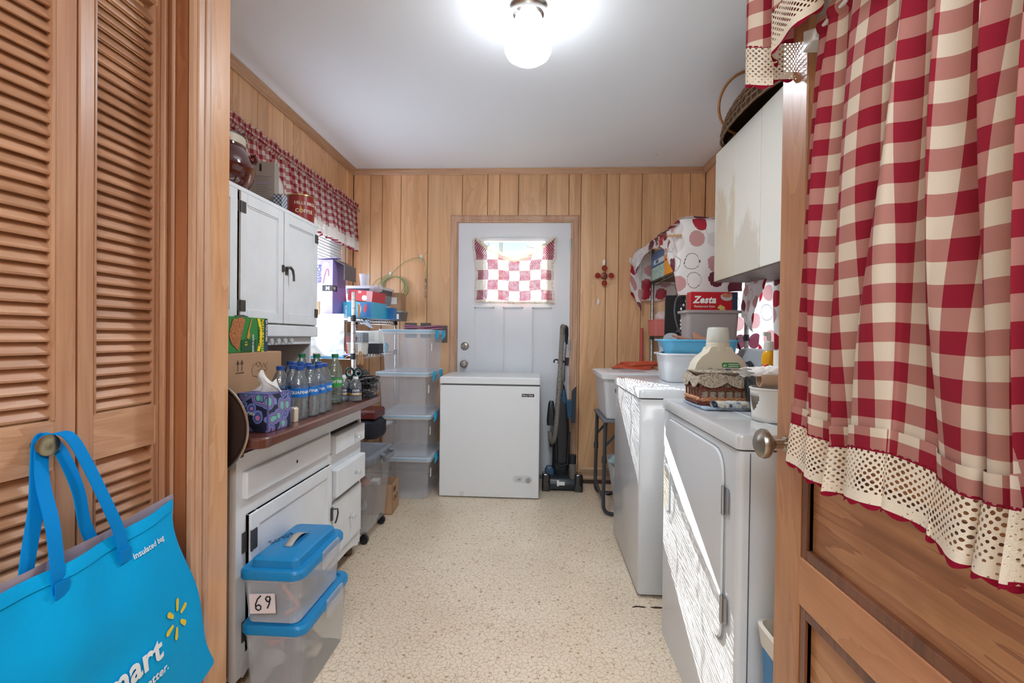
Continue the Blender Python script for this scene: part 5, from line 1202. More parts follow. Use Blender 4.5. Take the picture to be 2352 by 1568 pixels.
for y in (2.20, 2.33, 2.52):
    kx, kz = 1.087, .975; k = MB(); M = Matrix.Translation((kx, y, kz)) @ Matrix.Rotation(R(-20), 4, 'Y')
    k.lathe([(.030, 0), (.029, .018), (.026, .024), (.002, .025)], (0, 0, 0), 22, '-x').xf(M).build('dial', mat('dial_slate', (56, 62, 68), .35), c, True)
    k = MB().lathe([(.024, .0245), (.022, .028), (.002, .029)], (0, 0, 0), 22, '-x').xf(M).build('dial_face', mat('dial_face', (186, 192, 198), .3), c, True)
b = MB()
for y in (2.2, 2.33, 2.52):
    for i in range(7): b.obox((1.099 + .018, y + .045 * math.cos(i * .5), 1.0 + .022 * math.sin(i * .5)), (0, 1, 0), (-.35, 0, .94), (1, 0, .3), (.016, .003, .001))
b.build('console_print', mat('console_ink', (120, 126, 132), .5), c, True)['kind'] = 'stuff'
MB().lathe([(.013, 0), (.012, .002), (.002, .003)], (.438, 2.745, .815), 16, '-x').build('badge', mat('badge_slate', (80, 86, 96), .3, .4), t, True)
for x in (.47, 1.08):
    for y in (2.13, 2.72): MB().lathe([(.02, 0), (.02, .02)], (x, y, 0), 10).build('foot', BLACK, t, True)
t = thing('clothes_dryer', 'white front-loading dryer, the nearer of two laundry machines', 'dryer', (.83, 1.515, 0))
b = MB(); b.rrect([(.0, .350, .338, .012), (.845, .352, .343, .016)], (.83, 1.515, 0), 5).build('cabinet', APP, t, True, smooth=True)
MB().box(.505, .5065, 1.1705, 1.1725, .02, .84).build('side_seam', mat('seam_grey', (70, 74, 78), .7), t, True)
MB().rrect([(.845, .346, .337, .012), (.850, .346, .337, .012)], (.83, 1.515, 0)).build('shadow_seam', mat('seam_grey', (70, 74, 78), .7), t, True)
slab(MB(), .473, 1.19, 1.165, 1.862, .850, .886, .014).build('top_panel', mat('dryer_top', (204, 204, 204), .18, coat=.4, var=.03), t, True, smooth=True)
MB().rrect([(.886, .25, .27, .06), (.8875, .245, .265, .055), (.8863, .24, .26, .055)], (.86, 1.515, 0), 6).build('top_rim', APP, t, True, smooth=True)
def frame_door(poly, x0, x1, sh=0):
    cy = sum(p[0] for p in poly) / len(poly); cz = sum(p[1] for p in poly) / len(poly)
    return [(cy + (p[0] - cy) * (1 - sh), cz + (p[1] - cz) * (1 - sh)) for p in poly]
def rpoly(c, r, n=5):
    out = []; K = len(c)
    for i in range(K):
        p, a, q = Vector(c[i]), Vector(c[i - 1]), Vector(c[(i + 1) % K]); rr = r[i] if isinstance(r, (list, tuple)) else r
        s = p + (a - p).normalized() * rr; e = p + (q - p).normalized() * rr
        for k in range(n + 1):
            w_ = k / n; out.append(tuple(s * (1 - w_) ** 2 + p * 2 * w_ * (1 - w_) + e * w_ * w_))
    return out
dc = [(1.81, .83), (1.245, .83), (1.245, .33), (1.38, .33), (1.81, .50)]
po = rpoly(dc, [.07, .07, .05, .06, .10]); fx_ = lambda p, q: (q, p[0], p[1])
MB().prism(po, fx_, .4762, .4782).build('door_gap', mat('seam_light', (168, 172, 176), .6), t, True)
dd_ = MB()
pi = frame_door(po, 0, 0, .018); pj = frame_door(po, 0, 0, .05)
n = len(po); dd_._add([(.4755, *p) for p in pi] + [(.471, *p) for p in frame_door(po, 0, 0, .03)] + [(.4705, *p) for p in pj], [tuple((k * n + i, k * n + (i + 1) % n, (k + 1) * n + (i + 1) % n, (k + 1) * n + i)) for k in range(2) for i in range(n)] + [tuple(range(2 * n, 3 * n))])
dp = dd_.build('door', APP, t, True, smooth=True)
MB().prism(rpoly([(1.79, .66), (1.725, .645), (1.725, .50), (1.79, .495)], .012), fx_, .466, .4706).build('pull_rim', APP, dp, True, bevel=.002)
MB().prism(rpoly([(1.783, .65), (1.735, .637), (1.735, .51), (1.783, .505)], .012), fx_, .4655, .4665).build('pull_pocket', mat('pull_beige', (186, 180, 160), .6), dp, True)
for z in (.705, .43):
    b = MB(); b.tube([(.4715, 1.246, z - .035), (.4715, 1.246, z + .035)], .0045, 8); b.box(.473, .4755, 1.22, 1.246, z - .033, z + .033); b.build('hinge', STEEL, t, True)

# upper wall cabinets
def stained(name, base, stain, thr, dirt=.5):
    m, nt, p = newmat(name); tc = nt.a('TexCoord'); mp = nt.a('Mapping'); mp.inputs['Scale'].default_value = (6, 7, 3.2); nt.l(tc.outputs['Object'], mp.inputs[0])
    nn = nt.a('TexNoise'); nn.inputs['Detail'].default_value = 6; nn.inputs['Scale'].default_value = 1; nt.l(mp.outputs[0], nn.inputs['Vector'])
    sp = nt.a('SeparateXYZ'); nt.l(tc.outputs['Object'], sp.inputs[0])
    f = nt.math('ADD', nn.outputs[0], nt.math('MULTIPLY', nt.math('SUBTRACT', sp.outputs[2], thr), -.9))
    fine = nt.a('TexNoise'); fine.inputs['Scale'].default_value = 70; nt.l(tc.outputs['Object'], fine.inputs['Vector'])
    f = nt.math('ADD', f, nt.math('MULTIPLY', nt.math('SUBTRACT', fine.outputs[0], .5), .12))
    nt.l(nt.ramp(f, [(.45, lin(base)), (.56, lin(stain))]), p.inputs[0]); p.inputs['Roughness'].default_value = .35; return m
CABC = (222, 219, 210)
cc = [stained('cab_door_worn', CABC, (206, 194, 172), .40), stained('cab_door_stained', CABC, (204, 196, 182), .16), mat('cab_door_clean', CABC, .3)]
t = thing('wall_cabinet', 'cream laminate wall cabinets hung above the laundry machines', 'cabinet', (1.13, 1.95, 1.425))
b = MB(); b.box(.99, 1.278, 1.16, 2.735, 1.440, 2.128).build('carcass', mat('cab_carcass', (206, 202, 194), .45), t, True)
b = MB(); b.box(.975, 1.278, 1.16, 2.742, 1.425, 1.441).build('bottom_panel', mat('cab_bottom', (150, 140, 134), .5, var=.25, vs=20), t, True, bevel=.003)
ys = [2.742, 2.474, 2.190, 1.905, 1.62, 1.33, 1.162]
for i in range(6):
    MB().box(.968, .989, ys[i + 1] + .0018, ys[i] - .0018, 1.428, 2.132).build('door', cc[min(i, 2)], t, True, bevel=.004)
b = MB(); b.tube([(.972, 1.2, 1.427), (.970, 2.738, 1.427)], .0022, 5); b.build('grimy_edge', mat('grime', (112, 88, 68), .9, var=.4, vs=50), t, True)

# wicker basket on the wall cabinets
WK = mat('willow_dark', (124, 94, 70), .6, var=.35, vs=30); WL = mat('willow_light', (186, 132, 84), .55, var=.2, vs=40)
t = thing('wicker_basket', 'dark wicker basket with a hooped handle lying on the wall cabinets', 'basket', (1.035, 2.30, 2.134))
b = MB()
def hull(a, s):  # a: 0..pi across the bottom, s: -1..1 along
    w_ = (1 - abs(s) ** 2.6) ** .5; return Vector((.13 * w_ * math.cos(a), s * .40, .19 * w_ * math.sin(a) + .008))
for k in range(19): 
    a = PI * k / 18; b.tube([hull(a, -.99 + 1.98 * i / 22) + Vector((0, 0, .003 * math.sin(i * 2.6 + k * 3))) for i in range(23)], .0038, 5)
for k in range(17):
    s = -.93 + 1.86 * k / 16; b.tube([hull(PI * i / 16, s) * (1.015 if (i % 2) else .985) for i in range(17)], .0028, 5)
b.build('woven_body', WK, t)['kind'] = 'stuff'
b = MB()
for a in (.55, 1.9): b.tube([hull(a + .25 * (i / 22 - .5), -.98 + 1.96 * i / 22) * 1.03 for i in range(23)], .006, 6)
b.build('light_strap', WL, t)
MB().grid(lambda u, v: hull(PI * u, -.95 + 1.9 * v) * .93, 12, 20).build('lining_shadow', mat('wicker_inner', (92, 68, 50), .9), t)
b = MB(); hp = [(-.005 - .135 * math.sin(a), .20 + .05 * math.cos(a), .165 - .135 * math.cos(a)) for a in [PI * i / 24 * 1.3 - .45 for i in range(27)]]
b.tube(hp, .0065, 8).build('hoop_handle', WL, t)
b = MB()
for i in range(60):
    k = i / 60 * 26; j = int(k); f = k - j; p = Vector(hp[j]).lerp(Vector(hp[min(j + 1, 26)]), f); q = (Vector(hp[min(j + 1, 26)]) - Vector(hp[j])).normalized(); u_ = q.cross(Vector((0, 1, 0)))
    b.tube([p + (u_ * math.cos(c) + Vector((0, 1, 0)) * math.sin(c)) * .0075 for c in [2 * PI * e / 8 for e in range(8)]], .0012, 4, True)
b.build('handle_binding', mat('willow_mid', (140, 98, 64), .6), t)['kind'] = 'stuff'

# right rack and what it carries
RX0, RX1, RY0, RY1 = .865, 1.20, 2.86, 3.74
Q1, Q2 = 1.54, 1.125
BRZ = mat('dull_chrome', (150, 146, 140), .3, 1)
wire_rack('wire_rack', 'wire shelf rack in the right corner under the dotted cloth', RX0, RX1, RY0, RY1, [Q1, Q2, .5], 1.785, BRZ)
def polka(name, transl):
    m, t, p = newmat(name); uv = t.a('UVMap')
    mp = t.a('Mapping'); mp.inputs['Scale'].default_value = (9.0, 9.0, 9.0); t.l(uv.outputs[0], mp.inputs[0])
    vo = t.a('TexVoronoi', voronoi_dimensions='2D'); vo.inputs['Scale'].default_value = 1; vo.inputs['Randomness'].default_value = .55; t.l(mp.outputs[0], vo.inputs['Vector'])
    sc = t.a('SeparateColor'); t.l(vo.outputs['Color'], sc.inputs[0]); D = vo.outputs['Distance']
    ins = t.math('LESS_THAN', D, .40); ring = t.math('MULTIPLY', t.math('GREATER_THAN', D, .375), ins)
    col = t.ramp(sc.outputs[0], [(0, lin((172, 34, 54))), (.24, lin((112, 50, 66))), (.44, lin((204, 152, 152))), (.60, lin((222, 214, 212))), (.74, lin((238, 234, 232)))], True)
    rc = t.ramp(sc.outputs[1], [(0, lin((110, 84, 92))), (.4, lin((140, 60, 80))), (.7, lin((190, 178, 176)))], True)
    base = lin((238, 234, 232)); c = t.mix(ins, base, col)
    isout = t.math('MULTIPLY', ring, t.math('GREATER_THAN', sc.outputs[0], .74)); c = t.mix(isout, c, rc)
    t.l(c, p.inputs[0]); p.inputs['Roughness'].default_value = .3; tr = t.a('BsdfTranslucent'); t.l(c, tr.inputs[0]); mx = t.a('MixShader'); mx.inputs[0].default_value = transl
    t.l(p.outputs[0], mx.inputs[1]); t.l(tr.outputs[0], mx.inputs[2]); t.l(mx.outputs[0], t.n['Material Output'].inputs[0]); return m
PK1 = polka('dotted_vinyl', .25); PK2 = polka('dotted_vinyl_sheer', .5)
t = thing('dotted_cloth', 'white vinyl cloth with red and plum dots draped over the corner rack', 'tablecloth', (1.0, 3.3, 1.79))
path = [(1.15, 2.822), (1.02, 2.80), (.90, 2.802), (.82, 2.80), (.782, 2.815), (.785, 2.90), (.80, 3.1), (.80, 3.3), (.79, 3.5), (.775, 3.66), (.72, 3.74), (.74, 3.775), (.90, 3.785), (1.05, 3.785)]
hem = [1.385, 1.375, 1.366, 1.362, 1.37, 1.50, 1.655, 1.715, 1.745, 1.72, 1.50, 1.42, 1.40, 1.44]
tp = [1.785, 1.797, 1.803, 1.80, 1.785, 1.79, 1.80, 1.81, 1.81, 1.80, 1.79, 1.795, 1.79, 1.79]
PP = spline([(p[0], p[1], hm) for p, hm in zip(path, hem)], 8); TT = spline([(p[0], p[1], z) for p, z in zip(path, tp)], 8); NN = len(PP) - 1
al = [0]
for k in range(NN): al.append(al[-1] + (Vector(PP[k + 1][:2]) - Vector(PP[k][:2])).length)
def drape(u, v):
    k = min(int(u * NN), NN - 1); f = u * NN - k; p = PP[k].lerp(PP[k + 1], f); q = TT[k].lerp(TT[k + 1], f); s = al[k] + (al[k + 1] - al[k]) * f
    nrm = Vector((PP[k + 1].y - PP[k].y, -(PP[k + 1].x - PP[k].x), 0)); nrm = nrm.normalized() if nrm.length > 1e-6 else Vector((0, 0, 0))
    nrm = -nrm; w_ = .012 * math.sin(s * 24 + 1.2 * nz(s * 3) + 1.5 * v) * v + .012 * nz(s * 9, v * 4) * v + .03 * (1 - v) ** 3 * 0
    ins_ = .045 * (1 - min(1, v * 7)) ** 2
    z = q.z + (p.z - q.z) * v + .010 * nz(s * 11, 7) * (v > .9)
    return Vector((p.x, p.y, z)) + nrm * (w_) - nrm * ins_ + Vector((.01 * nz(s * 14, v * 9), 0, 0))
b = MB().grid(drape, 200, 26, lambda u, v: (al[min(int(u * NN), NN)], v * (1.79 - PP[min(int(u * NN), NN)].z))); o = b.build('hanging_skirt', PK1, t, True)
MB().grid(lambda u, v: (.80 + u * .36 + .01 * nz(u * 6, v * 9), 2.84 + v * .90, 1.802 + .02 * nz(u * 3 + 3, v * 5) + .015 * math.sin(u * PI) - .03 * (2 * v - 1) ** 2 * 0), 16, 26, lambda u, v: (u * .36, .5 + v * .9)).build('top_sheet', PK1, t, True)
b = MB(); b.grid(lambda u, v: (.69 + u * .09 + .012 * nz(u * 5, v * 5, 2), 3.70 + .03 * u, 1.72 - v * (.22 + .16 * u) - .02 * u + .01 * math.sin(v * 12)), 8, 14, lambda u, v: (u * .14, v * .34)).build('side_flare', PK1, t, True)
peg((.765, 2.792, 1.695), 'wooden peg pinning the dotted cloth at its near corner', PI / 2)
t = thing('dotted_window_cloth', 'dotted vinyl sheet hung as a curtain over the right window', 'curtain', (1.245, 3.0, 1.92))
MB().grid(lambda u, v: (.005 + .016 * math.sin(u * 34 + 1.2 * v) * (.3 + v) + .02 * nz(u * 4, v * 3), -.50 + u * .92, -v * .96 + .02 * math.sin(u * 5)), 60, 24, lambda u, v: (u * 1.1, v * .96)).build('sheet', PK2, t)
MB().grid(lambda u, v: (-.05 - .05 * math.sin(v * 2.4) + .012 * nz(u * 5, v * 5), -.46 + u * .16 + .14 * v, -.44 - v * .34 + .10 * u), 10, 20, lambda u, v: (u * .3 + 2, v * .5)).build('loose_fold', PK1, t)
MB().tube([(0, -.54, 0), (0, .46, 0)], .006, 6).build('string', PAPERW, t)
def carton(name, label, loc, d, mt, rz=0, cat='box'):
    t = thing(name, label, cat, loc, rz); MB().box(-d[0] / 2, d[0] / 2, -d[1] / 2, d[1] / 2, 0, d[2]).build('box', mt, t, bevel=.001); return t
SH = Q1 + .004
t = carton('blue_photo_box', 'blue printed packet on the upper shelf, stacked on the leafy one', (.905, 3.55, SH + .096), (.10, .34, .105), mat('packet_blue', (92, 120, 164), .4, var=.25, vs=18), R(2))
MB().box(-.0506, -.0502, -.16, .10, .012, .045).build('pale_panel', mat('packet_pale', (206, 214, 222), .5), t)
b = MB()
for i in range(9): b.box(-.0512, -.0506, -.02 + i * .008, -.016 + i * .008, .018, .04)
b.build('barcode', INK, t)['kind'] = 'stuff'
m, nt, p = newmat('leafy_print'); tc = nt.a('TexCoord'); wv = nt.a('TexNoise'); wv.inputs['Scale'].default_value = 26; wv.inputs['Distortion'].default_value = 3; nt.l(tc.outputs['Object'], wv.inputs['Vector']); nt.l(nt.ramp(wv.outputs[0], [(.35, lin((60, 130, 170))), (.48, lin((210, 222, 200))), (.58, lin((90, 160, 150))), (.66, lin((220, 210, 130)))]), p.inputs[0])
carton('leafy_box', 'green and blue leaf-printed box at the far end of the upper shelf', (.905, 3.55, SH), (.10, .34, .092), m, R(2))
t = carton('paper_towel_pack', 'orange wrapped paper towel pack between leafy box and near drape', (.915, 3.25, SH), (.11, .24, .20), mat('towel_orange', (240, 156, 34), .35), R(2))
MB().box(-.0562, -.0552, -.115, .115, .135, .2).build('pale_band', PAPERW, t); text('Towels', (-.0568, .10, .150), (0, -1, 0), (0, 0, 1), .048, mat('print_blue', (28, 60, 130), .5), t, bold=.025, squash=.85)
text('Select-a-Size', (-.0562, .10, .095), (0, -1, 0), (0, 0, 1), .022, mat('print_red', (170, 40, 40), .5), t, bold=.01)
t = carton('orange_stripe_box', 'tall orange and white box just inside the near drape', (.91, 2.925, SH), (.11, .05, .22), PAPERW); MB().box(-.0556, -.0551, -.024, -.006, .0, .22).build('orange_stripe', mat('towel_orange', (240, 156, 34), .35), t)
t = thing('under_shelf_basket', 'small dark slatted basket hanging beneath the upper right shelf', 'basket', (.93, 3.05, Q1 - .105))
b = MB(); b.rrect([(0, .045, .06, .008), (.004, .046, .062, .008)])
for i in range(12):
    y = -.058 + .0105 * i; b.box(-.047, -.044, y, y + .005, 0, .08).box(.044, .047, y, y + .005, 0, .08)
b.rrect([(.076, .048, .064, .008), (.08, .048, .064, .008)], cap=False).build('slats', mat('basket_slate', (66, 84, 90), .5), t)['kind'] = 'stuff'
SL = Q2 + .004
t = thing('tablet_panel', 'black flat panel leaning at the back of the right shelf', 'panel', (.895, 3.18, SL), R(-6))
MB().obox((0, 0, .132), (1, 0, 0), (0, 1, .08), (0, -.08, 1), (.155, .018, .26)).build('black_case', mat('panel_black', (44, 42, 42), .3), t, bevel=.004); MB().obox((0, -.012, .03), (1, 0, 0), (0, 1, .08), (0, -.08, 1), (.016, .001, .014)).build('badge', STEEL, t)
t = thing('pink_basket', 'coral woven basket at the far end of the right shelf', 'basket', (.90, 3.50, SL))
m = mat('coral_weave', (204, 112, 104), .7); nt = NT(m); ck = nt.a('TexChecker'); ck.inputs['Scale'].default_value = 160; tc = nt.a('TexCoord'); nt.l(tc.outputs['Object'], ck.inputs[0]); bp = nt.a('Bump'); bp.inputs['Distance'].default_value = .002; nt.l(ck.outputs['Fac'], bp.inputs['Height']); nt.l(bp.outputs[0], nt.n['Principled BSDF'].inputs['Normal'])
MB().rrect([(0, .09, .11, .012), (.10, .095, .115, .012), (.115, .098, .118, .012), (.112, .088, .108, .01), (.01, .08, .10, .01)]).build('woven_body', m, t)
MB().ball((-.03, -.03, .13), (.05, .06, .05), 10, 7).build('cellophane', mat('cellophane', (236, 220, 222), .06, alpha=.4), t)
t = thing('bead_strand', 'black and white beaded strand hanging by the near right post', 'beads', (.862, 2.93, 1.40))
b = MB(); w2 = MB()
for r_ in range(11):
    for c in range(3): (w2 if (r_ in (7, 9) or (r_ + c) % 4 == 0) else b).ball((-.014 + c * .014, 0, -.02 - r_ * .023), (.0062, .006, .009), 6, 4)
b.build('dark_beads', mat('bead_black', (40, 40, 44), .25), t)['kind'] = 'stuff'; w2.build('white_beads', PAPERW, t)['kind'] = 'stuff'
MB().tube(spline([(0, 0, -.01), (-.012, 0, .03), (0, 0, .055), (.012, 0, .03), (0, 0, -.01)], 6), .0025, 5).build('loop', mat('twine', (214, 208, 200), .8), t)
t = thing('looped_cable', 'black and silver cable looping down beside the near right post', 'cable', (.83, 2.90, 1.37))
MB().tube(spline([(0, 0, 0), (-.022, 0, -.03), (-.030, 0, -.09), (-.022, 0, -.15), (-.005, 0, -.205), (.02, .0, -.24)], 8), .0045, 6).build('cable_run', mat('cable_grey', (96, 100, 108), .3, .3), t)
GB = mat('grey_bin', (164, 154, 152), .4)
t = thing('grey_bin', 'tall warm grey plastic bin on the washer under the cracker box', 'storage bin', (.925, 2.685, .903))
MB().rrect([(0, .115, .058, .02), (.004, .118, .060, .02), (.345, .135, .073, .02), (.347, .150, .078, .02), (.360, .151, .079, .02), (.362, .140, .070, .02), (.345, .132, .068, .02), (.33, .128, .066, .02)]).build('tub', GB, t, smooth=True)
t = thing('cracker_box', 'red cracker box resting on the tall grey bin', 'box', (.948, 2.715, 1.235), R(1))
MB().box(-.122, .098, -.035, .035, 0, .132).build('box', mat('cracker_red', (184, 34, 46), .35), t, bevel=.001)
MB().box(.098, .128, -.034, .035, .0, .132).build('navy_side', mat('cracker_navy', (48, 62, 84), .4), t)
text('Zesta', (-.110, -.0358, .072), (1, 0, 0), (0, 0, 1), .052, PAPERW, t, bold=.04, squash=.95, shear=.25)
text('Restaurant Style', (-.104, -.0358, .048), (1, 0, 0), (0, 0, 1), .0165, CREAM, t, bold=.01)
MB().prism(rpoly([(.03, .02), (.062, .006), (.072, .03), (.058, .038), (.062, .05), (.034, .064), (.018, .045), (.036, .036)], .004, 2), lambda p, q: (p[0], q, p[1]), -.0359, -.0352).build('printed_cracker', mat('cracker_yellow', (216, 190, 110), .6, var=.2, vs=90), t)
MB().prism([(.07 + .034 * math.cos(a), .108 + (.030 if math.sin(a) > 0 else .040) * math.sin(a) * .6) for a in [i * PI / 10 for i in range(20)]], lambda p, q: (min(p[0], .097), q, min(p[1], .131)), -.0364, -.0358).build('printed_bowl', mat('bowl_print', (196, 186, 184), .5), t)
MB().prism([(.07 + .026 * math.cos(a), .114 + .012 * math.sin(a)) for a in [i * PI / 8 for i in range(16)]], lambda p, q: (min(p[0], .097), q, p[1]), -.037, -.0364).build('printed_soup', mat('soup_print', (190, 120, 90), .6, var=.4, vs=120), t)
t = thing('broom', 'broom with coral and white handle leaning in the back right corner', 'broom', (.775, 3.70, 0))
MB().tube([(0, 0, .10), (.018, .06, .86)], .011, 8).build('lower_handle', mat('broom_white', (214, 208, 204), .4), t); MB().tube([(.018, .06, .86), (.022, .085, 1.19)], .013, 8).build('upper_handle', mat('broom_coral', (196, 84, 74), .4), t)
MB().rrect([(0, .09, .02, .01), (.06, .08, .018, .01), (.11, .03, .015, .01)]).build('brush', mat('bristle', (120, 110, 100), .9), t)
MB().tube(spline([(1.12, 2.84, 1.30), (1.10, 2.80, 1.18), (1.15, 2.79, 1.02), (1.18, 2.79, .93), (1.18, 2.79, .80)], 8), .006, 6).build('power_cable', BLACK); o = bpy.data.objects['power_cable']; tag(o, 'black power cable running down behind the washer console', 'cable')
MB().tube(spline([(1.19, 2.10, 1.12), (1.17, 2.08, 1.04), (1.18, 2.07, .95), (1.18, 2.07, .7)], 8), .008, 6).build('drain_hose', BLACK); tag(bpy.data.objects['drain_hose'], 'black hose behind the near end of the washer console', 'hose')

# folding table, bin and things by it
TB = mat('table_steel', (62, 64, 70), .4, .2)
t = thing('folding_table', 'small folding table with dark tubular legs behind the washer', 'table', (.63, 3.24, 0))
MB().box(-.225, .20, -.24, .24, .585, .605).build('table_top', mat('table_grey', (104, 106, 112), .5), t, bevel=.006)
for y in (-.21, .21):
    lg = MB().tube(spline([(-.205, y, .585), (-.21, y, .3), (-.212, y, .10), (-.205, y, .04), (-.17, y, .016), (-.08, y, .014), (.16, y, .014)], 6), .012, 8).build('leg', TB, t)
    MB().tube([(-.20, y, .44), (-.15, y, .50), (-.06, y, .57)], .008, 6).build('brace', TB, lg); MB().lathe([(.016, .33), (.016, .37)], (-.21, y, 0), 10).build('sleeve', TB, lg)
    MB().tube([(.16, y, .58), (.17, y, .016)], .012, 8).build('leg', TB, t)
    MB().lathe([(.018, 0), (.018, .018)], (-.12, y, 0), 8).build('rubber_foot', BLACK, lg)
MB().tube([(-.212, -.21, .10), (-.212, .21, .10)], .009, 6).build('cross_bar', TB, t); MB().tube([(-.205, -.20, .14), (-.1, .2, .02)], .006, 6).build('diagonal_brace', TB, t)
TBN = mat('milky_plastic', (220, 222, 226), .3, alpha=.72)
t = thing('white_storage_bin', 'milky lidded storage bin on the folding table', 'storage bin', (.61, 3.24, .606))
MB().rrect([(0, .175, .215, .03), (.005, .18, .22, .03), (.265, .205, .25, .03)]).build('tub', TBN, t)
MB().rrect([(.252, .215, .262, .04), (.282, .222, .268, .04), (.288, .20, .25, .03), (.289, .15, .19, .03), (.284, .14, .18, .03)]).build('lid', mat('milky_lid', (226, 226, 228), .35), t, smooth=True)
MB().box(-.07, .10, -.05, .05, .2845, .2855).build('lid_recess', mat('lid_recess', (176, 168, 170), .4), t)
rags(t, 4, [GC, OC], -.10, .1, -.12, .12, .06, .16, .08)
t = thing('extension_cord', 'orange extension cord coiled on the milky bin lid', 'cord', (.655, 3.40, .897))
ORC = mat('orange_cord', (196, 84, 56), .45); b = MB()
for k in range(7): b.tube([(.14 * math.cos(a) * (1 - .05 * (k % 3)) + .01 * k, .065 * math.sin(a) * (1 - .06 * (k % 4)), .006 + .0065 * k + .006 * math.sin(a * 2 + k)) for a in [2 * PI * i / 24 for i in range(24)]], .0042, 5, True)
b.build('coil', ORC, t)['kind'] = 'stuff'
MB().tube([(.12, -.02, .04), (.20, -.03, .055), (.22, .0, .09)], .0042, 5).build('cord_end', ORC, t)
t = thing('produce_bag', 'clear plastic bag of odds and ends beside the broom handle', 'bag', (.815, 3.10, .897))
b = MB(); b.ball((0, 0, .09), (.06, .07, .09), 18, 12)
for v in b.v: v += v.normalized() * .03 * noise.noise(v * 26)
b.build('film', mat('crumpled_film', (190, 184, 184), .12, alpha=.4), t); rags(t, 3, [mat('rust_item', (180, 96, 76), .7), GC], -.02, .02, -.02, .02, .05, .1, .03)
t = thing('laundry_basket', 'white laundry basket with teal-edged cloth under the folding table', 'basket', (.66, 3.22, 0))
MB().rrect([(0.0, .13, .15, .04), (.28, .175, .18, .05), (.30, .18, .185, .05), (.28, .165, .17, .05), (.02, .12, .14, .04)]).build('tub', mat('basket_white', (206, 214, 218), .4), t)
b = MB(); b.ball((-.03, -.02, .30), (.14, .14, .08), 18, 10)
for v in b.v: v += (v - Vector((-.03, -.02, .3))).normalized() * .04 * noise.noise(v * 14)
b.build('laundry', mat('teal_laundry', (170, 196, 202), .9, var=.4, vs=30), t)
# things on the washer
t = thing('white_wash_tub', 'white dish tub on the washer, below the blue one', 'tub', (.765, 2.43, .903), R(-4))
tubp = lambda H, hx, hy: [(0, hx - .03, hy - .03, .03), (.01, hx - .022, hy - .022, .035), (H, hx - .008, hy - .008, .045), (H, hx + .004, hy + .004, .05), (H - .008, hx + .004, hy + .004, .05), (H - .006, hx - .012, hy - .012, .045), (.014, hx - .026, hy - .026, .03)]
MB().rrect(tubp(.138, .17, .135), n=6).build('tub_wall', mat('tub_white', (226, 230, 234), .3, transl=.15), t, smooth=True)
t = thing('blue_wash_tub', 'sky blue dish tub of slippers nested in the white one', 'tub', (.775, 2.43, 1.020), R(-5))
MB().rrect(tubp(.088, .178, .14), n=6).build('tub_wall', mat('tub_blue', (96, 180, 220), .32), t, smooth=True)
def slipper(name, label, loc, rz, tilt, m):
    t = thing(name, label, 'slipper', loc, rot=(R(tilt), 0, rz)); b = MB()
    b.rrect([(0, .034, .09, .03), (.006, .036, .095, .033), (.012, .034, .09, .03)]).build('sole', m, t, smooth=True)
    MB().grid(lambda u, v: (.036 * math.cos(PI * u), -.09 + .085 * v + .01 * math.sin(PI * u), .010 + (.018 + .018 * v) * math.sin(PI * u)), 14, 8).build('upper', m, t, solid=.006)
SG = mat('grey_knit', (140, 142, 148), .95, bump=.8, bs=300); ST = mat('tan_knit', (166, 118, 98), .95, bump=.8, bs=300)
slipper('slipper', 'grey knit slipper sticking up from the blue tub', (.655, 2.46, 1.075), R(-25), 38, SG)
slipper('slipper', 'tan knit slipper, upper of two in the blue tub', (.745, 2.40, 1.098), R(75), 14, ST); slipper('slipper', 'tan knit slipper pressed against the tub rim', (.775, 2.46, 1.070), R(60), 8, ST)
m, nt, p = newmat('camo_fleece'); tc = nt.a('TexCoord'); nn = nt.a('TexNoise'); nn.inputs['Scale'].default_value = 34; nt.l(tc.outputs['Object'], nn.inputs['Vector']); nt.l(nt.ramp(nn.outputs[0], [(.38, lin((54, 62, 64))), (.46, lin((120, 128, 128))), (.56, lin((212, 214, 212)))]), p.inputs[0]); p.inputs['Roughness'].default_value = 1
t = thing('camo_hat', 'grey mottled fleece bundle in the blue tub behind the detergent cap', 'clothing', (.87, 2.44, 1.055))
b = MB(); b.ball((0, 0, .035), (.06, .07, .045), 20, 12)
for v in b.v: v += (v - Vector((0, 0, .035))).normalized() * .03 * noise.noise(v * 24)
b.build('fleece', m, t)
# detergent jug
DT = mat('detergent_cream', (228, 220, 200), .3, transl=.12)
t = thing('detergent_jug', 'big cream detergent jug with translucent cap on the dryer', 'jug', (.648, 1.79, .888))
def outline():
    return [(-.092, 0), (.094, 0), (.096, .07), (.095, .110), (.087, .137), (.070, .160), (.046, .176), (.038, .196), (-.034, .196), (-.042, .176), (-.066, .160), (-.083, .137), (-.091, .110), (-.092, .07)]
ol = rpoly(outline(), .007, 3); hole = rpoly([(-.068, .045), (-.026, .045), (-.026, .118), (-.042, .122), (-.068, .085)], .010, 4)
bm = bmesh.new(); me = bpy.data.meshes.new('jug')
def loop(pts, y): vs = [bm.verts.new((p[0], y, p[1])) for p in pts]; return vs, [bm.edges.new((vs[i], vs[(i + 1) % len(vs)])) for i in range(len(vs))]
d_ = .038; vo_, eo = loop(ol, -d_); vh, eh = loop(hole, -d_); f = bmesh.ops.triangle_fill(bm, edges=eo + eh, use_beauty=True)['geom']
fs = [g for g in f if isinstance(g, bmesh.types.BMFace)]; ex = bmesh.ops.extrude_face_region(bm, geom=fs)['geom']; bmesh.ops.translate(bm, verts=[g for g in ex if isinstance(g, bmesh.types.BMVert)], vec=(0, 2 * d_, 0)); bmesh.ops.recalc_face_normals(bm, faces=bm.faces)
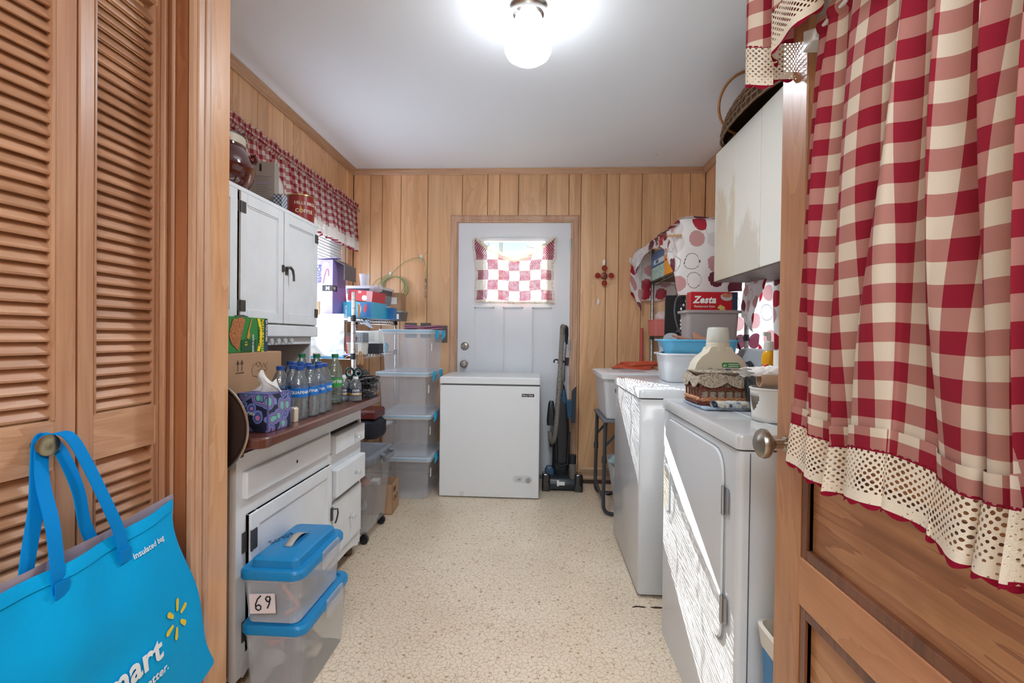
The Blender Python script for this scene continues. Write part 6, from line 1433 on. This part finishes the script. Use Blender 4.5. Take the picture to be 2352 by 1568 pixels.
bm.to_mesh(me); bm.free(); me.materials.append(DT); o = bpy.data.objects.new('jug_body', me); COL.objects.link(o); o.parent = t; q = o.modifiers.new('bevel', 'BEVEL'); q.width = .012; q.segments = 4; q.limit_method = 'ANGLE'; q.angle_limit = R(50)
me.polygons.foreach_set('use_smooth', [True] * len(me.polygons))
MB().lathe([(.041, .178), (.040, .208), (.037, .211)], (.002, 0, 0), 28).build('collar', DT, t)
MB().lathe([(.0385, .208), (.0395, .214), (.036, .258), (.032, .265), (.002, .266)], (.002, 0, 0), 28).build('cap', mat('cap_translucent', (226, 226, 218), .35, transl=.3), t)
DG = mat('deter_green', (60, 140, 70), .4); DB = mat('deter_blue', (52, 76, 140), .4)
MB().prism(rpoly([(.004, .122), (.070, .122), (.062, .140), (.004, .140)], .006, 3), lambda p, q: (p[0], q, p[1]), -.0392, -.0380).build('green_label', DG, t); text('#1', (.008, -.0398, .126), (1, 0, 0), (0, 0, 1), .012, PAPERW, t, bold=.02); b = MB()
for k in range(2): b.cbox((.044, -.0396, .134 - k * .007), (.036, .0006, .0026))
b.build('green_label_lines', PAPERW, t)['kind'] = 'stuff'
MB().prism([(.016, .118), (.036, .118), (.034, .093), (.018, .093)], lambda p, q: (p[0], q, p[1]), -.0392, -.0382).build('blue_label', DB, t); b = MB()
for k in range(5): b.cbox((-.002, -.0388, .116 - k * .006), (.022, .0008, .002)).cbox((.054, -.0388, .116 - k * .006), (.024, .0008, .002))
b.build('print_lines', mat('deter_ink', (130, 132, 150), .6), t)['kind'] = 'stuff'
# lined wicker basket
t = thing('lined_basket', 'small wicker basket with patterned cloth liner on the dryer', 'basket', (.608, 1.672, .896), R(3))
RW = mat('reed_red', (126, 66, 48), .5, var=.3, vs=60); RLt = mat('reed_tan', (206, 150, 112), .5, var=.2, vs=60)
hx, hy, H = .080, .062, .098; b = MB()
for i in range(7):
    x = -hx + 2 * hx * i / 6
    for s in (-1, 1): b.tube([(x, s * hy, 0), (x * 1.02, s * (hy + .004), H)], .0034, 5)
for i in range(6):
    y = -hy + 2 * hy * i / 5
    for s in (-1, 1): b.tube([(s * hx, y, 0), (s * (hx + .003), y, H)], .0034, 5)
b.build('upright_reeds', RW, t)
def brd(z, amp, r, ph, m, nm, n=64):
    b = MB()
    for q in (0, 1, 2):
        pts = []
        for i in range(n):
            s = i / n * 4; k = int(s); f = s - k; c = [(-hx, -hy), (hx, -hy), (hx, hy), (-hx, hy)]; p = Vector((*c[k], z)).lerp(Vector((*c[(k + 1) % 4], z)), f)
            o_ = Vector(((0, -1), (1, 0), (0, 1), (-1, 0))[k] + (0,)); pts.append(p + o_ * (amp * math.cos(i * 1.1 + q * 2.1) + .003) + Vector((0, 0, amp * math.sin(i * 1.1 + q * 2.1))))
        b.tube(pts, r, 5, True)
    return b.build(nm, m, t)
brd(.018, .0045, .0034, 0, RLt, 'tan_braid'); brd(.006, .004, .0032, 0, RW, 'lower_braid'); brd(.052, .0035, .003, 0, RW, 'middle_braid')
m, nt, p = newmat('damask_liner'); tc = nt.a('TexCoord'); nn = nt.a('TexNoise'); nn.inputs['Scale'].default_value = 60; nn.inputs['Distortion'].default_value = 3.5; nt.l(tc.outputs['Object'], nn.inputs['Vector']); ff = nt.math('ABSOLUTE', nt.math('SUBTRACT', nn.outputs[0], .5)); nt.l(nt.ramp(ff, [(.02, lin((104, 84, 70))), (.06, lin((196, 184, 166)))]), p.inputs[0]); p.inputs['Roughness'].default_value = .95
def linr(u, v):
    s = u * 4; k = min(int(s), 3); f = s - k; c = [(-hx, -hy), (hx, -hy), (hx, hy), (-hx, hy)]; a, e = c[k], c[(k + 1) % 4]; x, y = a[0] + (e[0] - a[0]) * f, a[1] + (e[1] - a[1]) * f
    off = .008 + .006 * v + .003 * nz(u * 20, v * 3); d = (.024 + .018 * abs(math.sin(u * PI * 8))) * v
    return (x * (1 + off / hx), y * (1 + off / hy), H + .006 * math.sin(u * 25) * (1 - v) - d)
MB().grid(linr, 80, 6).build('liner_cuff', m, t)
MB().rrect([(.004, hx - .006, hy - .006, .012), (H - .002, hx - .003, hy - .003, .012), (H + .008, hx + .008, hy + .008, .014)], cap=False).rrect([(.012, hx - .006, hy - .006, .012), (.014, hx - .01, hy - .01, .012)]).build('liner', m, t)
m2, nt, p = newmat('floral_towel'); tc = nt.a('TexCoord'); nn = nt.a('TexNoise'); nn.inputs['Scale'].default_value = 46; nn.inputs['Detail'].default_value = 4; nt.l(tc.outputs['Object'], nn.inputs['Vector']); nt.l(nt.ramp(nn.outputs[0], [(.34, lin((58, 64, 74))), (.42, lin((132, 144, 162))), (.52, lin((196, 196, 188))), (.60, lin((206, 184, 150))), (.68, lin((110, 124, 146)))]), p.inputs[0]); p.inputs['Roughness'].default_value = 1
t = thing('floral_towel', 'folded blue and beige floral towel under the lined basket', 'towel', (.63, 1.60, .8865), R(2))
MB().grid(lambda u, v: (-.108 + u * .225, -.055 + v * .20, .004 + .003 * abs(nz(u * 6, v * 6))), 20, 16).build('flat_layer', mat('towel_blue', (150, 164, 184), .95), t, solid=.006)
MB().grid(lambda u, v: (-.085 + u * .20 + .012 * math.sin(v * 3), -.048 + .019 * math.cos(v * 2 * PI) * (1 - .55 * max(0, u - .6) / .4), .018 + .013 * math.sin(v * 2 * PI) * (1 - .6 * max(0, u - .6) / .4) + .002 * nz(u * 9, v * 3)), 40, 16).build('rolled_edge', m2, t)
t = thing('film_pack', 'crumpled dark grey plastic pack leaning between basket and caddy', 'packet', (.672, 1.505, .888), R(-8))
b = MB(); b.grid(lambda u, v: (-.032 + u * .10 + .03 * (v - .5) * (1 - u) * -1, -.02 + .024 * math.sin(PI * u) * -1 + .012 * nz(u * 6, v * 6) - .04 * v + .02, v * .125 + .015 * math.sin(u * 2.5)), 26, 26)
b.grid(lambda u, v: (-.032 + u * .10 + .03 * (v - .5) * (1 - u) * -1, .03 + .012 * nz(u * 6, v * 6, 5) - .04 * v + .02, v * .125 + .015 * math.sin(u * 2.5)), 26, 26).build('film', mat('grey_film', (78, 80, 80), .32, bump=.9, bs=60), t)
MB().cbox((-.022, -.034, .042), (.022, .001, .045)).build('pale_panel', mat('film_print', (160, 164, 156), .5), t); text('8x', (-.032, -.0352, .044), (1, 0, 0), (0, 0, 1), .022, BLACK, t, bold=.04)
# white caddy with rolls
t = thing('plastic_caddy', 'white round plastic caddy with side cut-outs at the dryer edge', 'caddy', (.668, 1.375, .888))
CW = mat('caddy_white', (226, 224, 218), .35); b = MB(); N = 110
def cw(a, z): r_ = .066 + .006 * z / .09; return (r_ * math.cos(a), r_ * math.sin(a), z)
zs = [0, .014, .026, .029, .032, .035, .039, .043, .047, .051, .055, .059, .063, .068, .078, .088]
for i in range(N):
    for j in range(len(zs) - 1):
        a0, a1 = 2 * PI * i / N, 2 * PI * (i + 1) / N; c = ((a0 + a1) / 2) % (2 * PI); zc = (zs[j] + zs[j + 1]) / 2
        cutf = any(abs(((c - q + PI) % (2 * PI)) - PI) < .42 * min(1, ((zc - .026) / .036) ** .6) if .026 < zc < .068 else False for q in (R(-92), R(-8), R(90), R(180)))
        if not cutf: b._add([cw(a0, zs[j]), cw(a1, zs[j]), cw(a1, zs[j + 1]), cw(a0, zs[j + 1])], [(0, 1, 2, 3)])
b.build('pierced_wall', CW, t, solid=.0025, smooth=True, weld=True); MB().lathe([(.002, 0), (.066, 0), (.066, .004), (.002, .004)], n=32).build('base', CW, t); MB().tube([(.073 * math.cos(2 * PI * i / 32), .073 * math.sin(2 * PI * i / 32), .088) for i in range(32)], .003, 6, True).build('rim', CW, t)
b = MB()
for i in range(26): b.ball((random.uniform(-.04, .04), random.uniform(-.04, .04), .008 + random.uniform(0, .01)), .007, 6, 4)
b.build('loose_buttons', mat('pebble_olive', (120, 116, 96), .4), t)['kind'] = 'stuff'
t = thing('paper_roll', 'cardboard-cored paper roll lying across the white caddy', 'roll', (.662, 1.372, .980), R(0))
MB().lathe([(.015, -.05), (.0205, -.05), (.0205, .06), (.015, .06), (.015, -.05)], (0, 0, .020), 20, 'x', cap=False).build('core', mat('core_tan', (196, 164, 138), .8), t)
b = MB(); b.grid(lambda u, v: (-.075 + .15 * u + .01 * math.sin(v * 30) * (u < .1), .035 + .055 * math.cos(v * PI) * .9, .022 + .040 * math.sin(v * PI * .9) * (.7 + .3 * u) + .006 * nz(u * 12, v * 12)), 30, 24); b.build('loose_tissue', mat('tissue_white', (236, 232, 230), .95), t)
tag(MB().lathe([(.012, 0), (.030, 0), (.030, .05), (.012, .05), (.012, 0)], (.705, 1.42, 1.03), 24, 'z', cap=False).build('tissue_roll', mat('tissue_white', (236, 232, 230), .95)), 'white tissue roll topmost in the caddy heap by the curtain', 'roll')
# yellow spray bottle
t = thing('spray_bottle', 'yellow and white pump bottle behind the caddy', 'bottle', (.812, 1.75, .888))
MB().lathe([(.020, 0), (.0225, .004), (.0225, .165), (.018, .180), (.013, .186)], n=20).build('bottle_body', mat('glue_yellow', (238, 172, 22), .3), t)
MB().lathe([(.0229, .10), (.0229, .135)], n=20, cap=False).build('teal_band', mat('glue_teal', (10, 128, 134), .35), t)
MB().lathe([(.0155, .184), (.0165, .20), (.0145, .215), (.008, .218)], n=16).build('collar', WHITE, t); b = MB(); b.tube([(0, 0, .216), (0, 0, .232), (-.002, 0, .246)], [.007, .008, .008], 8); b.cbox((-.008, 0, .243), (.022, .012, .014)); b.build('pump_head', WHITE, t)
t = thing('paint_tube', 'small orange and blue tube beside the yellow bottle', 'tube', (.765, 1.70, .888)); MB().obox((0, 0, .12), (1, 0, .5), (0, 1, 0), (-.5, 0, 1), (.05, .015, .02)).obox((.0, 0, .055), (1, 0, 0), (0, 1, 0), (0, 0, 1), (.02, .012, .11)).build('tube_body', mat('tube_orange', (226, 96, 66), .4), t)
# blue tub at the dryer's near side
t = thing('blue_bucket', 'blue tub with pale rim tucked between dryer and open door', 'tub', (.615, 1.075, 0))
MB().rrect([(0, .085, .05, .02), (.42, .10, .062, .025)]).build('tub_wall', mat('bucket_blue', (20, 120, 176), .35, bump=.3, bs=200), t, smooth=True)
MB().rrect([(.42, .102, .064, .025), (.465, .108, .070, .028), (.468, .10, .062, .025), (.43, .095, .058, .02)]).build('pale_rim', mat('rim_cream', (224, 218, 204), .4), t, smooth=True)

# ================================================================ FOREGROUND TEXTILES
GNG = gingham('door_gingham', (150, 24, 48), (232, 218, 198), .0262, .12)
LC2 = lace('door_lace', (244, 230, 210), .0098, .62, (146, 22, 50), .0745, .0035, .15, vsolid=.060)
t = thing('gingham_curtain', 'red and cream gingham curtain with wide crochet hem on the open door', 'curtain', (.46, .62, 1.64))
def fold(u, v):
    s = u * 10.4 + .5 * math.sin(u * 7 + 1) + .35 * v * math.sin(u * 9.1) + .25 * math.sin(v * 3 + u * 14)
    f = .5 - .5 * math.cos(s * 2 * PI)
    return (f ** 1.15 * (.012 + .024 * math.sin(PI * min(1, v) ** .8 * .80) * (1 - .35 * v ** 3)) * (.75 + .7 * abs(nz(u * 7.3, 1.5)))) * min(1, .25 + u * 9) + .008 * v * math.sin(u * 17 + 2)
def curt(u, v):
    y = (.865 - .585 * u) * (1 - v) + (.912 - .645 * u) * v; s = u * 10.4 * 2 * PI
    y += .008 * math.sin(s + .6) * (.4 + v) * min(1, u * 6)
    return Vector((.482 - fold(u, v), y, 1.652 - v * .70 + .010 * math.sin(u * 16 + 2) * v))
CA = [0]
for i in range(480): CA.append(CA[-1] + (curt((i + 1) / 480, .55) - curt(i / 480, .55)).length)
def cul(u): return CA[max(0, min(480, int(round(u * 480))))]
cuv = lambda u, v: (cul(u), v * .70)
MB().grid(curt, 480, 60, cuv).build('panel', GNG, t, True)
MB().grid(lambda u, v: curt(u, .955 + v * .045) + Vector((-.0035, 0, 0)), 480, 3, lambda u, v: (cul(u) + .003, (.955 + v * .045) * .70)).build('hem_band', GNG, t, True)
def sc2(q): return .076 + .006 * abs(math.sin(q * 122))
MB().grid(lambda u, v: curt(u, 1) + Vector((-.008 * v - .004 + .004 * math.sin(u * 90) * v, 0, .002 - v * sc2(cul(u)))), 480, 12, lambda u, v: (cul(u), v * sc2(cul(u)))).build('crochet_hem', LC2, t, True)
MB().grid(lambda u, v: curt(u, 0) + Vector((-.008 * math.sin(v * PI), 0, .012 - v * .03)), 480, 4, lambda u, v: (cul(u), -.012 + v * .03)).build('rod_pocket', GNG, t, True)
MB().tube([(.478, .90, 1.645), (.478, .28, 1.645)], .005, 8).build('rod', WHITE, t, True)
MB().prism([(.905, 1.628), (.872, 1.632), (.866, 1.650), (.905, 1.668)], lambda p, q: (q, *p), .470, .498).build('bracket', WHITE, t, True, bevel=.003)
t = thing('gingham_valance', 'gingham valance with crochet edge hanging at the door free edge', 'curtain', (.45, .9, 1.9))
vp = spline([(.500, .995, 0), (.468, 1.002, 0), (.432, .995, 0), (.405, .985, 0), (.402, .965, 0), (.43, .945, 0), (.44, .93, 0), (.425, .915, 0), (.415, .90, 0), (.43, .86, 0), (.46, .83, 0), (.44, .79, 0), (.46, .74, 0), (.43, .68, 0), (.46, .6, 0), (.43, .5, 0), (.46, .4, 0)], 20)
vl = [0]
for k in range(len(vp) - 1): vl.append(vl[-1] + (vp[k + 1] - vp[k]).length)
NV = len(vp) - 1
def bz(s): return 1.648 + .022 * math.sin(s * 20 + 1) + (.03 if s > .16 else -.01)
def val(u, v):
    k = min(int(u * NV), NV - 1); p = vp[k].lerp(vp[k + 1], u * NV - k); s = vl[k]; z = 1.92 + (bz(s) + .045 - 1.92) * v
    return Vector((p.x + (.003 * math.sin(s * 90)) * v, p.y, z))
MB().grid(val, NV, 16, lambda u, v: (vl[min(int(u * NV + .01), NV)] * 1.1, 1.92 - val(u, v).z)).build('panel', GNG, t, True)
MB().grid(lambda u, v: val(u, 1) + Vector((0, .0, .002 - v * sc2(vl[min(int(u * NV + .01), NV)]))), NV, 12, lambda u, v: (vl[min(int(u * NV + .01), NV)] * 1.1, v * sc2(vl[min(int(u * NV + .01), NV)]))).build('crochet_edge', LC2, t, True)
MB().tube([(.45, 1.0, 1.90), (.45, .30, 1.90)], .006, 8).tube([(.45, .985, 1.90), (.498, .985, 1.90)], .006, 8).build('rod', WHITE, t, True)

# insulated shopping bag on the closet knob
BB_ = mat('bag_cyan', (0, 166, 228), .6, spec=.15, var=.05, vs=5, bump=.25, bs=420); BI = mat('bag_lining', (158, 150, 166), .8); BD = mat('bag_cyan_strap', (2, 132, 208), .7, spec=.15)
t = thing('shopping_bag', 'bright blue insulated shopping bag hanging from the louvred door knob', 'bag', (-.86, .87, .26))
def bagp(side):
    def f(u, v):  # u across, v down
        hw = .235 + .115 * v ** 1.3 - .01 * math.sin(v * 9); y = .87 + (2 * u - 1) * hw
        zt = .700 + .014 * (2 * u - 1) - .010 * math.sin(PI * u); z = zt - v * (.46 - .10 * (2 * u - 1) * (v > 2) )
        bulge = (.010 + .036 * math.sin(PI * min(1, v * .9)) ** .8) * (4 * u * (1 - u)) ** .45
        wr = .006 * math.sin(u * 17 + 3 * v) * (1 - v) + .007 * nz(u * 5, v * 5, side)
        return Vector((-.868 + .030 * v + side * (bulge + wr * (4 * u * (1 - u))), y, z))
    return f
MB().grid(bagp(1), 50, 40).build('front_panel', BB_, t, True); MB().grid(bagp(-.55), 40, 24).build('back_panel', BB_, t, True)
MB().grid(lambda u, v: bagp(-.5)(u, .0) + Vector((.003, 0, .013 - v * .05)), 40, 2).build('lining', BI, t, True)
b = MB(); f1 = bagp(1)
b.grid(lambda u, v: f1(u, v * .05) + Vector((.0022, 0, .001)), 50, 3).build('top_hem', BB_, t, True)
def strap(name, pts, wv, m, w_=.024):
    P = spline(pts, 10); b = MB(); rs = []
    for k, p in enumerate(P):
        d = (P[min(k + 1, len(P) - 1)] - P[max(k - 1, 0)]).normalized(); wd = (Vector(wv) - d * Vector(wv).dot(d)).normalized(); nn = d.cross(wd)
        rs.append([p + wd * w_ / 2 + nn * .0015, p - wd * w_ / 2 + nn * .0015, p - wd * w_ / 2 - nn * .0015, p + wd * w_ / 2 - nn * .0015])
    b.rings(rs); return b.build(name, m, t, True, smooth=False)
KY, KZ, KX = .889, .895, -.918
strap('handle_strap', [(-.846, .812, .640), (-.850, .812, .690), (-.872, .824, .76), (-.915, .846, .83), (-.940, .868, .885), (-.940, .880, .907), (-.922, .890, .912), (-.906, .898, .895), (-.884, .908, .84), (-.858, .922, .76), (-.848, .938, .70), (-.842, .944, .645)], (0, 1, 0), BD)
strap('handle_strap', [(-.872, .775, .66), (-.880, .790, .72), (-.905, .825, .79), (-.935, .855, .86), (-.948, .870, .898), (-.946, .884, .903), (-.925, .893, .87), (-.90, .900, .80), (-.890, .905, .73), (-.884, .92, .68)], (0, 1, .1), BD)
for y in (.812, .944): 
    b = MB(); b.cbox((-.8405, y, .652), (.002, .026, .028)); b.build('stitched_tab', BD, t, True)
BW = mat('bag_print_white', (232, 238, 240), .5); BY = mat('bag_print_yellow', (236, 206, 56), .5)
def on_bag(o):
    """press flat print onto the curved front: x comes from the panel surface"""
    for v in o.data.vertices:
        y, z = v.co.y + .87, v.co.z + .26; vv = max(0, min(1, (.70 - z) / .46)); hw = .235 + .115 * vv ** 1.3 - .01 * math.sin(vv * 9); u = max(0, min(1, ((y - .87) / hw + 1) / 2))
        v.co.x = f1(u, vv).x + .86 + .0022 + (v.co.x > 0) * .0004
    return o
up = (0, -.05, 1); xd = (0, 1, .05)
on_bag(text('insulated bag', (0, .090, .376), xd, up, .0170, BW, t, bold=.012))
on_bag(text('Walmart', (0, .128, .150), xd, up, .068, BW, t, 'RIGHT', bold=.028))
on_bag(text('Save money. Live better.', (0, .146, .112), xd, up, .026, BW, t, 'RIGHT', bold=.02))
b = MB(); sc_ = (.183, .198)
for k in range(6):
    a = R(78 + 60 * k); c_, s_ = math.cos(a), math.sin(a); w0, w1 = .0045, .0062
    ring = [(.017, -w0 * .7), (.020, -w0), (.038, -w1), (.0425, -w1 * .6), (.044, 0), (.0425, w1 * .6), (.038, w1), (.020, w0), (.017, w0 * .7), (.016, 0)]
    b._add([(0, sc_[0] + r_ * c_ - q * s_, sc_[1] + r_ * s_ + q * c_) for r_, q in ring], [tuple(range(10))])
on_bag(b.build('printed_spark', BY, t))
